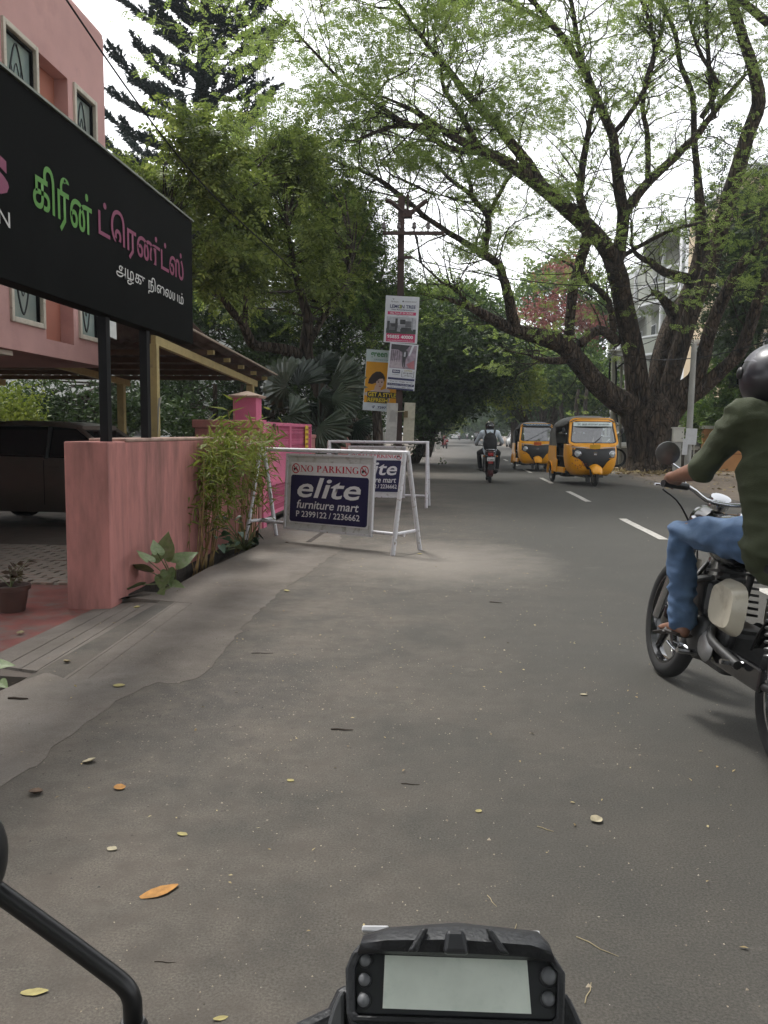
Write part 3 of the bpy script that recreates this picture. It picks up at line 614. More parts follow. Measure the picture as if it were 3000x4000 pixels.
# ---- rusty steel pole with cross arms
RUST = mat('rusty_steel', (.060, .034, .029), .75, metal=.15, var=.3, scale=9, bump=.3, bscale=40, col2=(.04, .025, .022), c2amt=(.45, .65), c2scale=5, stretch=(1, 1, .25))
PD = 20.2; pb = P(1557, 1900, PD); pb.z = 0; pt = P(1594, 770, PD); pole = thing('utility_pole', 'rusty brown steel pole with cross arms and posters', 'pole', (pb.x, pb.y, 0))
ax = (pt - pb).normalized(); MP = frame(pb, (1, 0.1, 0), ax.cross(Vector((1, 0.1, 0)))) 
def onp(py, D=PD, px=None):
    t = (1900 - py) / (1900 - 770); return pb.lerp(pt, t)
b = MB(); Lp = (pt - pb).length; Mx = frame(pb - ax * .4, (1, .08, 0), ax)   # local x across, y up the pole, z towards viewer/back
for z in (-.065, .065): b.box((0, (Lp + .4) / 2, z), (.155, Lp + .4, .012), M=Mx)
b.box((0, (Lp + .4) / 2, 0), (.010, Lp + .4, .118), M=Mx); b.build('mast', RUST, pole, world=True)
def arm(py, x0, x1, s=.07, name='cross_arm'):
    c = onp(py); a = P(x0, py, PD - .1); e = P(x1, py, PD - .1); d = e - a
    MB().box((0, 0, 0), (d.length, s, s), M=frame((a + e) / 2 + Vector((0, -.05, 0)), d, (0, 1, 0))).build(name, RUST, pole, world=True)
arm(913, 1497, 1735, .075); arm(1008, 1553, 1612, .06)
for x0, y0, x1, y1 in ((1588, 838, 1530, 790), (1598, 838, 1655, 792)):
    b = MB(); a = P(x0, y0, PD - .05); e = P(x1, y1, PD - .05); f = P(x1 + (14 if x1 > 1590 else -22), y1 - 8, PD - .05); b.tube([a, e, f], .055, 4, up=(0, 0, 1)); b.build('v_arm', RUST, pole, world=True)
b = MB(); b.box(tuple(onp(835)), (.22, .2, .16)); b.tube([onp(820), onp(760)], .03, 6); b.build('mast_cap', RUST, pole, world=True)
INS = mat('insulator', (.12, .10, .10), .3)
for px in (1500, 1558, 1618, 1672):
    q = P(px, 905, PD - .1); b = MB(); b.lathe([(.02, 0), (.02, .06), (.05, .08), (.055, .12), (.035, .16), (.05, .18), (.02, .22)], 10, M=Matrix.Translation(q)); b.build('insulator', INS, pole, world=True, smooth=40)
# ---- panels
def panel(name, label, cat, BL, BR, TL, m, thick=.012, D=PD - .13, group=None):
    BL = P(*BL, D); BR = P(*BR, D); TL = P(*TL, D); t = thing(name, label, cat, tuple(BL), 0, group); M = frame(BL, BR - BL, TL - BL); W = (BR - BL).length; H = (TL - BL).length
    MB().box((W / 2, H / 2, -thick / 2), (W, H, thick), M=M).build('sheet', m, t, world=True)
    return t, M, W, H
def pq(ctx, name, x0, x1, y0, y1, m, lay=1, poly=None):
    t, M, W, H = ctx; pts = poly if poly else [(x0, y0), (x1, y0), (x1, y1), (x0, y1)]
    return MB().prism([(a * W, c * H) for a, c in pts], .0015 * lay, .0015 * lay + .001, M=M).build(name, m, t, world=True)
def ptx(ctx, body, x0, x1, y0, y1, m, lay=2, bold=.01, shear=0):
    t, M, W, H = ctx; me = text_mesh(body, bold=bold, shear=shear, fit=(x0 * W, x1 * W, y0 * H, y1 * H)); me.transform(MW[t.name].inverted() @ M @ Matrix.Translation((0, 0, .0015 * lay + .002))); return link_mesh('lettering', me, m, t)
def ell(cx, cy, rx, ry, n=20, a0=0, a1=360): return [(cx + rx * math.cos(R_(a0 + (a1 - a0) * i / n)), cy + ry * math.sin(R_(a0 + (a1 - a0) * i / n))) for i in range(n if a1 - a0 == 360 else n + 1)]
PW = mat('poster_white', (.60, .62, .66), .5, var=.04); PINKP = mat('poster_crimson', (.52, .035, .13), .5); NV2 = mat('poster_navy', (.03, .035, .11), .5); GR = [mat('poster_grey%d' % i, (g, g * 1.03, g * 1.12), .6, var=.2, scale=14) for i, g in enumerate((.05, .13, .28, .42))]
pc = panel('estate_poster', 'tilted white housing advert with crimson bands high on the rusty pole', 'poster', (1498, 1336), (1629, 1343), (1514, 1154), PW)
ptx(pc, 'LEMON TREE', .14, .90, .74, .815, NV2, 2, .02); pq(pc, 'lemon_mark', 0, 0, 0, 0, mat('lemon', (.50, .55, .08), .5), 2, ell(.455, .775, .035, .045)); ptx(pc, 'Near Kavundampalayam', .19, .86, .685, .725, NV2)
pq(pc, 'band', .08, .92, .60, .665, PINKP); ptx(pc, 'Villas From \u20b91.33 CRORES', .14, .84, .615, .655, WTXT, 3, .01); ptx(pc, 'Only Few Villas Available', .34, .70, .57, .59, GR[0], 2, 0)
ptx(pc, 'ANANYA GROUP', .56, .92, .875, .90, GR[1]); pq(pc, 'group_mark', 0, 0, 0, 0, GR[0], 2, ell(.52, .89, .025, .018, 6)); ptx(pc, 'Nila Ananyas', .16, .38, .85, .895, GR[0], 2, 0, .3); pq(pc, 'leaf_mark', 0, 0, 0, 0, GR[0], 2, [(.2, .95), (.24, .91), (.28, .97), (.25, .93)])
pq(pc, 'photo_sky', .06, .94, .20, .555, GR[3]); 
for i, (x0, x1, y0, y1, g) in enumerate(((.06, .94, .20, .30, 0), (.08, .16, .25, .46, 0), (.14, .40, .27, .42, 1), (.32, .39, .25, .52, 0), (.40, .78, .30, .38, 2), (.46, .62, .40, .50, 0), (.50, .80, .28, .33, 0), (.62, .84, .34, .47, 1), (.80, .85, .22, .54, 2), (.20, .34, .34, .40, 0), (.38, .48, .22, .31, 2))): pq(pc, 'photo_house', x0, x1, y0, y1, GR[g], 2 + i * .7)
pq(pc, 'photo_trees', 0, 0, 0, 0, mat('poster_shrub', (.05, .07, .06), .6), 10, [(.06, .2), (.94, .2), (.94, .27), (.86, .25), (.8, .3), (.7, .24), (.5, .23), (.3, .25), (.2, .23), (.1, .29)])
pq(pc, 'footer', .07, .93, .02, .195, PINKP); ptx(pc, '95855 40000', .10, .87, .09, .165, WTXT, 3, .03); ptx(pc, 'www.ananyaslemontree.com', .10, .87, .03, .065, WTXT, 3, 0)
pd = panel('fashion_poster', 'white and navy clothing advert below the housing advert on the pole', 'poster', (1508, 1518), (1618, 1528), (1522, 1337), PW, D=PD - .16)
pq(pd, 'photo', .05, .95, .46, .97, mat('poster_mauve', (.30, .25, .30), .6, var=.4, scale=9)); pq(pd, 'photo_dark', 0, 0, 0, 0, GR[0], 2, [(.06, .97), (.72, .97), (.5, .80), (.3, .86), (.06, .86)])
for x in (.08, .14, .2, .28, .36): pq(pd, 'photo_rail', x, x + .015, .6, .84, GR[0], 2.5)
pq(pd, 'photo_floor', 0, 0, 0, 0, mat('poster_floor', (.42, .36, .40), .6, var=.2, scale=10), 2, [(.06, .62), (.42, .64), (.52, .47), (.06, .47)]); pq(pd, 'photo_light', 0, 0, 0, 0, PW, 2.4, [(.78, .97), (.86, .97), (.74, .75), (.68, .75)]); pq(pd, 'photo_red', 0, 0, 0, 0, mat('poster_rose', (.40, .16, .18), .6), 2.6, [(.64, .56), (.9, .66), (.93, .47), (.72, .49)])
pq(pd, 'photo_figure', 0, 0, 0, 0, GR[0], 3, [(.50, .50), (.53, .50), (.545, .63), (.56, .50), (.59, .50), (.60, .68), (.66, .75), (.64, .84), (.58, .86), (.60, .92), (.55, .94), (.51, .90), (.53, .86), (.46, .83), (.47, .70)]); pq(pd, 'photo_shirt', 0, 0, 0, 0, GR[3], 4, [(.515, .72), (.58, .72), (.585, .84), (.55, .80), (.525, .83)])
pq(pd, 'logo_block', .16, .44, .355, .425, NV2); ptx(pd, 'DENON', .19, .41, .375, .408, WTXT, 3, .03); ptx(pd, 'IN MENSWEAR', .18, .42, .315, .333, GR[0], 2, 0); ptx(pd, 'BUY @ 4999/-', .56, .90, .345, .385, GR[0], 2, .02); ptx(pd, 'GET FREE 7799', .60, .86, .30, .325, GR[0]); ptx(pd, 'OFFER', .58, .88, .40, .44, mat('poster_gold', (.45, .42, .22), .6), 2, .02)
for x0, x1, y0, y1 in ((.50, .515, .28, .42), (.50, .58, .28, .288), (.92, .935, .28, .42), (.86, .935, .28, .288)): pq(pd, 'bracket', x0, x1, y0, y1, GR[1], 2)
pq(pd, 'band', .03, .97, .21, .255, NV2); pq(pd, 'band', .03, .97, .085, .135, NV2); pq(pd, 'band', .03, .97, .0, .035, NV2); ptx(pd, 'Arrow  U.S.  Wrangler  Lee  Pepe', .1, .92, .155, .19, GR[0]); ptx(pd, '57 Block Road, 1 Gandhi Nagar, CBE', .08, .92, .095, .12, WTXT, 3, 0); ptx(pd, '73737 11234 / 98431 42877', .12, .9, .045, .07, GR[0], 2, 0)
pe = panel('salon_poster', 'orange hair salon hoarding with a dark haired face behind the pole', 'poster', (1416, 1601), (1556, 1611), (1432, 1363), mat('poster_pale', (.52, .62, .62), .5, var=.06), D=PD + .35)
SKIN2 = mat('poster_skin', (.56, .40, .33), .6, var=.05); HAIR2 = mat('poster_hair', (.025, .012, .012), .5)
pq(pe, 'orange_field', .02, .98, .13, .80, mat('poster_orange', (.66, .31, .01), .5, var=.1, scale=3)); ptx(pe, 'green', .12, .585, .855, .955, mat('poster_green', (.05, .22, .07), .5), 2, .02); ptx(pe, 'trends', .63, 1.12, .862, .935, mat('poster_violet', (.20, .02, .12), .5), 2, .03)
ptx(pe, 'UNISEX HAIR & STYLE', .23, .98, .825, .85, mat('poster_teal', (.06, .20, .22), .5), 2, 0)
def ppq(name, poly, m, lay): return pq(pe, name, 0, 0, 0, 0, m, lay, [((a - .605) * .85 + .43, (c - .53) * .85 + .468) for a, c in poly])
ppq('portrait_shoulder', m=mat('poster_blouse', (.52, .45, .42), .6, var=.15, scale=12), lay=2, poly=[(.08, .30), (.25, .345), (.42, .38), (.62, .37), (.8, .42), (.95, .40), (.95, .17), (.6, .17), (.35, .2)])
ppq('portrait_neck', m=SKIN2, lay=3, poly=[(.42, .35), (.66, .36), (.62, .48), (.46, .47)]); ppq('portrait_hair', m=HAIR2, lay=3.5, poly=[(.22, .50), (.24, .58), (.34, .68), (.46, .735), (.6, .74), (.70, .70), (.76, .63), (.75, .55), (.6, .62), (.46, .52), (.36, .49)])
ppq('portrait_face', m=SKIN2, lay=4.2, poly=ell(.605, .53, .125, .115)); ppq('portrait_fringe', m=HAIR2, lay=5, poly=[(.44, .56), (.5, .69), (.66, .70), (.745, .60), (.735, .55), (.70, .61), (.58, .60), (.49, .55), (.47, .50)])
for x in (.555, .665): ppq('portrait_eye', m=HAIR2, lay=5.5, poly=ell(x, .535, .03, .009, 10)); ppq('portrait_brow', [(x - .04, .555), (x + .035, .555), (x + .035, .564), (x - .04, .564)], HAIR2, 5.5)
ppq('portrait_mouth', m=mat('poster_lip', (.35, .09, .09), .5), lay=5.5, poly=ell(.612, .458, .035, .011, 10)); ppq('portrait_nose', m=mat('poster_nose', (.42, .28, .23), .6), lay=5.4, poly=[(.60, .525), (.612, .525), (.625, .487), (.595, .487)])
YLT = mat('poster_yellow', (.66, .50, .03), .5)
pq(pe, 'slogan_block', .10, .92, .225, .315, BLKP, 6); ptx(pe, 'GET A STYLE', .12, .90, .235, .305, YLT, 7, .03); pq(pe, 'slogan_block', .10, .70, .135, .222, BLKP, 6); ptx(pe, 'REFRESH', .12, .68, .145, .212, YLT, 7, .03)
ptx(pe, '\u2706 73977 9', .26, .80, .035, .085, NV2, 2, .03); pq(pe, 'footer', .0, 1., .0, .12, mat('poster_foot', (.52, .58, .62), .5), 1.5)
CARD = mat('weathered_card', (.44, .43, .40), .85, var=.12, scale=7, col2=(.30, .29, .26), c2amt=(.5, .7), c2scale=4); CARD2 = mat('weathered_card_buff', (.48, .45, .35), .85, var=.12, scale=9, col2=(.34, .31, .24), c2amt=(.5, .7), c2scale=5)
p1 = panel('bleached_sheet', 'bleached grey sheet strapped upright to the left side of the pole', 'sheet', (1505, 1722), (1548, 1724), (1507.6, 1573), CARD, D=PD - .12)
pq(p1, 'faded_portrait', 0, 0, 0, 0, mat('faded', (.34, .33, .31), .9), 1, [(.2, .5), (.9, .5), (.8, .66), (.68, .80), (.45, .82), (.33, .72), (.3, .62)])
p2 = panel('buff_sheet', 'faded buff sheet strapped upright to the right side of the pole', 'sheet', (1573, 1724), (1615.5, 1726), (1578, 1572), CARD2, D=PD - .12)
ti = MB(); ti.tube([P(1548, 1608, PD - .16), P(1575, 1607, PD - .18), P(1590, 1607, PD - .16)], .01, 5); ti.build('strap', CARD2, pole, world=True); 
b = MB(); q = P(1585, 1618, PD - .17); b.box(tuple(q), (.1, .02, .16)); b.build('tag_plate', mat('tag_brown', (.16, .12, .06), .8), pole, world=True)
# ================================================================== vegetation
from mathutils import noise as mnoise
def gaps(C, freq, thr):
    """drop clusters where a noise field is low, so the crown breaks into clumps and gaps"""
    return np.array([mnoise.noise(Vector(c) * freq) > thr + random.gauss(0, .05) for c in C])
def T_oval(): return np.array([(0, 0, 0), (.45, .24, .05), (1, 0, -.04), (.45, -.24, .05)]), [(0, 1, 2, 3)]
def T_blade(): return np.array([(0, 0, 0), (.3, .055, .02), (1, 0, -.18), (.3, -.055, .02)]), [(0, 1, 2, 3)]
def T_pinn(k=5, ll=.34, lw=.085, fall=.25):
    v = []; f = []
    for i in range(k):
        t = (i + .6) / k; x = t; z = -fall * t * t
        for s in (-1, 1):
            a = R_(62 - 25 * t) * s; d = np.array((math.cos(a), math.sin(a), -.18)); p = np.array((-math.sin(a), math.cos(a), 0)); o = np.array((x, 0, z)); q = len(v); L_ = ll * (1 - .35 * abs(t - .45))
            v += [o, o + d * L_ * .5 + p * lw, o + d * L_, o + d * L_ * .5 - p * lw]; f.append((q, q + 1, q + 2, q + 3))
    o = np.array((1, 0, -fall)); q = len(v); v += [o, o + np.array((.15, lw, -.05)), o + np.array((.32, 0, -.12)), o + np.array((.15, -lw, -.05))]; f.append((q, q + 1, q + 2, q + 3))
    return np.array(v), f
def T_clump(k=6, seed=3):
    """a tuft of small oval leaves round a point"""
    r = np.random.default_rng(seed); v = []; f = []
    for i in range(k):
        d = r.normal(size=3); d[2] = d[2] * .6 + .1; d /= np.linalg.norm(d); o = r.normal(size=3) * .22; s = np.cross(d, r.normal(size=3)); s /= np.linalg.norm(s); L_ = r.uniform(.4, .65); q = len(v); n_ = np.cross(d, s)
        v += [o, o + d * L_ * .5 + s * L_ * .23 + n_ * .03, o + d * L_, o + d * L_ * .5 - s * L_ * .23 + n_ * .03]; f.append((q, q + 1, q + 2, q + 3))
    return np.array(v), f
def scatter_mesh(name, pos, dirs, size, tmpl, rng=RNG, up=(0, 0, 1), rollv=.6):
    """many copies of a small leaf template baked into one mesh"""
    tv, tf = tmpl; n = len(pos); k = len(tv)
    d = dirs / np.maximum(np.linalg.norm(dirs, axis=1, keepdims=True), 1e-6)
    upv = np.tile(np.array(up, float), (n, 1)) + rng.normal(size=(n, 3)) * rollv
    y = np.cross(upv, d); y /= np.maximum(np.linalg.norm(y, axis=1, keepdims=True), 1e-6); z = np.cross(d, y)
    Rm = np.stack([d, y, z], axis=2); sz = np.asarray(size).reshape(-1, 1, 1) if hasattr(size, '__len__') else size
    V = np.einsum('nij,kj->nki', Rm, tv) * sz + pos[:, None, :]
    Fc = (np.array(tf)[None] + (np.arange(n) * k)[:, None, None]).reshape(-1, len(tf[0]))
    me = bpy.data.meshes.new(name); me.vertices.add(n * k); me.vertices.foreach_set('co', V.astype(np.float32).ravel())
    m = Fc.shape[1]; me.loops.add(Fc.size); me.loops.foreach_set('vertex_index', Fc.astype(np.int32).ravel()); me.polygons.add(len(Fc)); me.polygons.foreach_set('loop_start', np.arange(0, Fc.size, m, dtype=np.int32)); me.update(calc_edges=True)
    return me
class Wood:
    def __init__(s): s.m = MB(); s.tips = []      # tips: (point, dir)
    def limb(s, pts, rad, n=8): s.m.tube(pts, rad, n); return s
def wobble(pts, amt, rng=random):
    o = [Vector(pts[0])]
    for p in pts[1:-1]: o.append(Vector(p) + Vector((rng.gauss(0, amt), rng.gauss(0, amt), rng.gauss(0, amt))))
    o.append(Vector(pts[-1])); return o
def grow(wood, o, d, L_, r, depth, spread=.7, lift=.15, n=5, droop=0.0, tips=None, bend=.25):
    """a branch that wanders, forks and ends in leafy tips"""
    k = 4; pts = [Vector(o)]; dd = Vector(d).normalized(); p = Vector(o)
    for i in range(k):
        dd = (dd + Vector((random.gauss(0, bend), random.gauss(0, bend), random.gauss(0, bend * .7) + lift * .3 - droop * i / k))).normalized(); p = p + dd * (L_ / k); pts.append(p.copy())
    wood.m.tube(pts, [r * (1 - .7 * i / k) for i in range(k + 1)], n)
    if depth == 0:
        for i in range(3, k + 1): tips.append((pts[i], (pts[i] - pts[i - 1]).normalized()))
        return
    nb = random.choice((2, 3, 3))
    for j in range(nb):
        i = random.choice((2, 3, 4)) if j else 4
        q = pts[i]; t = (pts[i] - pts[i - 1]).normalized(); a = t.orthogonal().normalized(); a.rotate(Matrix.Rotation(random.uniform(0, 6.28), 3, t))
        nd = (t + a * random.uniform(.35, 1) * spread + Vector((0, 0, lift))).normalized()
        grow(wood, q, nd, L_ * random.uniform(.5, .8), r * (.62 if j == 0 else .5) * (1 - .7 * i / k + .25), depth - 1, spread, lift, max(3, n - 1), droop, tips, bend)
BARK = None
def barkmat(name, c0, c1, sc=5.0, bump=1.0):
    if name in MC: return MC[name]
    m = bpy.data.materials.new(name); m.use_nodes = True; n = m.node_tree.nodes; L = m.node_tree.links; b = n['Principled BSDF']; b.inputs['Roughness'].default_value = .92; b.inputs['Specular IOR Level'].default_value = .15
    tc = n.new('ShaderNodeTexCoord'); mp = n.new('ShaderNodeMapping'); mp.inputs['Scale'].default_value = (1, 1, .2); L.new(tc.outputs['Object'], mp.inputs[0])
    v = n.new('ShaderNodeTexNoise'); v.inputs['Scale'].default_value = sc; v.inputs['Detail'].default_value = 9; v.inputs['Roughness'].default_value = .68; L.new(mp.outputs[0], v.inputs[0])
    v2 = n.new('ShaderNodeTexVoronoi'); v2.feature = 'DISTANCE_TO_EDGE'; v2.inputs['Scale'].default_value = sc * 2.2; L.new(mp.outputs[0], v2.inputs[0])
    rp = n.new('ShaderNodeValToRGB'); rp.color_ramp.elements[0].position = .32; rp.color_ramp.elements[1].position = .68; rp.color_ramp.elements[0].color = tuple(c0) + (1,); rp.color_ramp.elements[1].color = tuple(c1) + (1,); L.new(v.outputs[0], rp.inputs[0])
    mr = n.new('ShaderNodeMapRange'); mr.inputs['From Max'].default_value = .14; mr.inputs['To Min'].default_value = .25; L.new(v2.outputs[0], mr.inputs[0])
    mx = n.new('ShaderNodeMix'); mx.data_type = 'RGBA'; mx.blend_type = 'MULTIPLY'; mx.inputs[0].default_value = .75; L.new(rp.outputs[0], mx.inputs[6]); L.new(mr.outputs[0], mx.inputs[7]); L.new(mx.outputs[2], b.inputs['Base Color'])
    ad = n.new('ShaderNodeMath'); ad.operation = 'ADD'; L.new(v.outputs[0], ad.inputs[0]); L.new(mr.outputs[0], ad.inputs[1])
    bp = n.new('ShaderNodeBump'); bp.inputs['Strength'].default_value = bump; bp.inputs['Distance'].default_value = .09; L.new(ad.outputs[0], bp.inputs['Height']); L.new(bp.outputs[0], b.inputs['Normal']); MC[name] = m; return m
BARK_RAIN = barkmat('bark_rain_tree', (.015, .013, .012), (.145, .108, .078), 4.5, 1.0); BARK_DK = barkmat('bark_dark', (.03, .024, .018), (.10, .08, .06)); BARK_GR = barkmat('bark_grey', (.05, .043, .035), (.15, .125, .10))
RAIN = leafmat('leaf_rain', [(.11, .17, .045), (.18, .255, .06), (.26, .345, .085), (.36, .43, .14)], trans=.58)
NEEM = leafmat('leaf_neem', [(.03, .05, .012), (.09, .125, .025), (.18, .235, .05), (.35, .40, .11)], trans=.48, nscale=1.6)
MIDG = leafmat('leaf_mid', [(.025, .055, .014), (.065, .12, .026), (.13, .205, .04), (.24, .33, .08)], trans=.42, nscale=1.4)
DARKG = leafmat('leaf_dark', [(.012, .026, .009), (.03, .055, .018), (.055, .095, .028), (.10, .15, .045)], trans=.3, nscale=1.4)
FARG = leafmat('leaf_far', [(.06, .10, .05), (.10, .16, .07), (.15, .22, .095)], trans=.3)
REDL = leafmat('leaf_red', [(.10, .09, .03), (.20, .06, .045), (.32, .10, .085), (.38, .17, .14), (.12, .08, .04)], trans=.4)
YGRN = leafmat('leaf_yellowgreen', [(.09, .14, .02), (.16, .21, .03), (.24, .28, .05)], trans=.4)
def px_limb(pts, k=3, wob=.0):
    """traced limb (px, py, depth, half-width px) -> smooth world polyline and radii"""
    o = []; r = []
    for q in spline(pts, k):
        p = P(q[0], q[1], q[2]); o.append(p); r.append(max(q[3], .6) * q[2] / F)
    return (wobble(o, wob) if wob else o), r
def lumpy_tube(pts, rad, n=14, amp=.10, freq=2.4, seed=0):
    """thick limb with an uneven, ridged section"""
    b = MB(); b.tube(pts, rad, n); rs = np.random.default_rng(seed); ph = rs.uniform(0, 6.28, (4,))
    for i in range(len(pts)):
        c = Vector(pts[i]); s_ = i * .35
        for k in range(n):
            j = i * n + k; a = 2 * math.pi * k / n; w_ = 1 + amp * (math.sin(3 * a + ph[0] + s_ * .3) * .5 + math.sin(5 * a + ph[1] - s_ * .25) * .4 + math.sin(freq * s_ + ph[2]) * .25) + rs.normal() * amp * .18
            b.v[j] = tuple(c + (Vector(b.v[j]) - c) * w_)
    return b
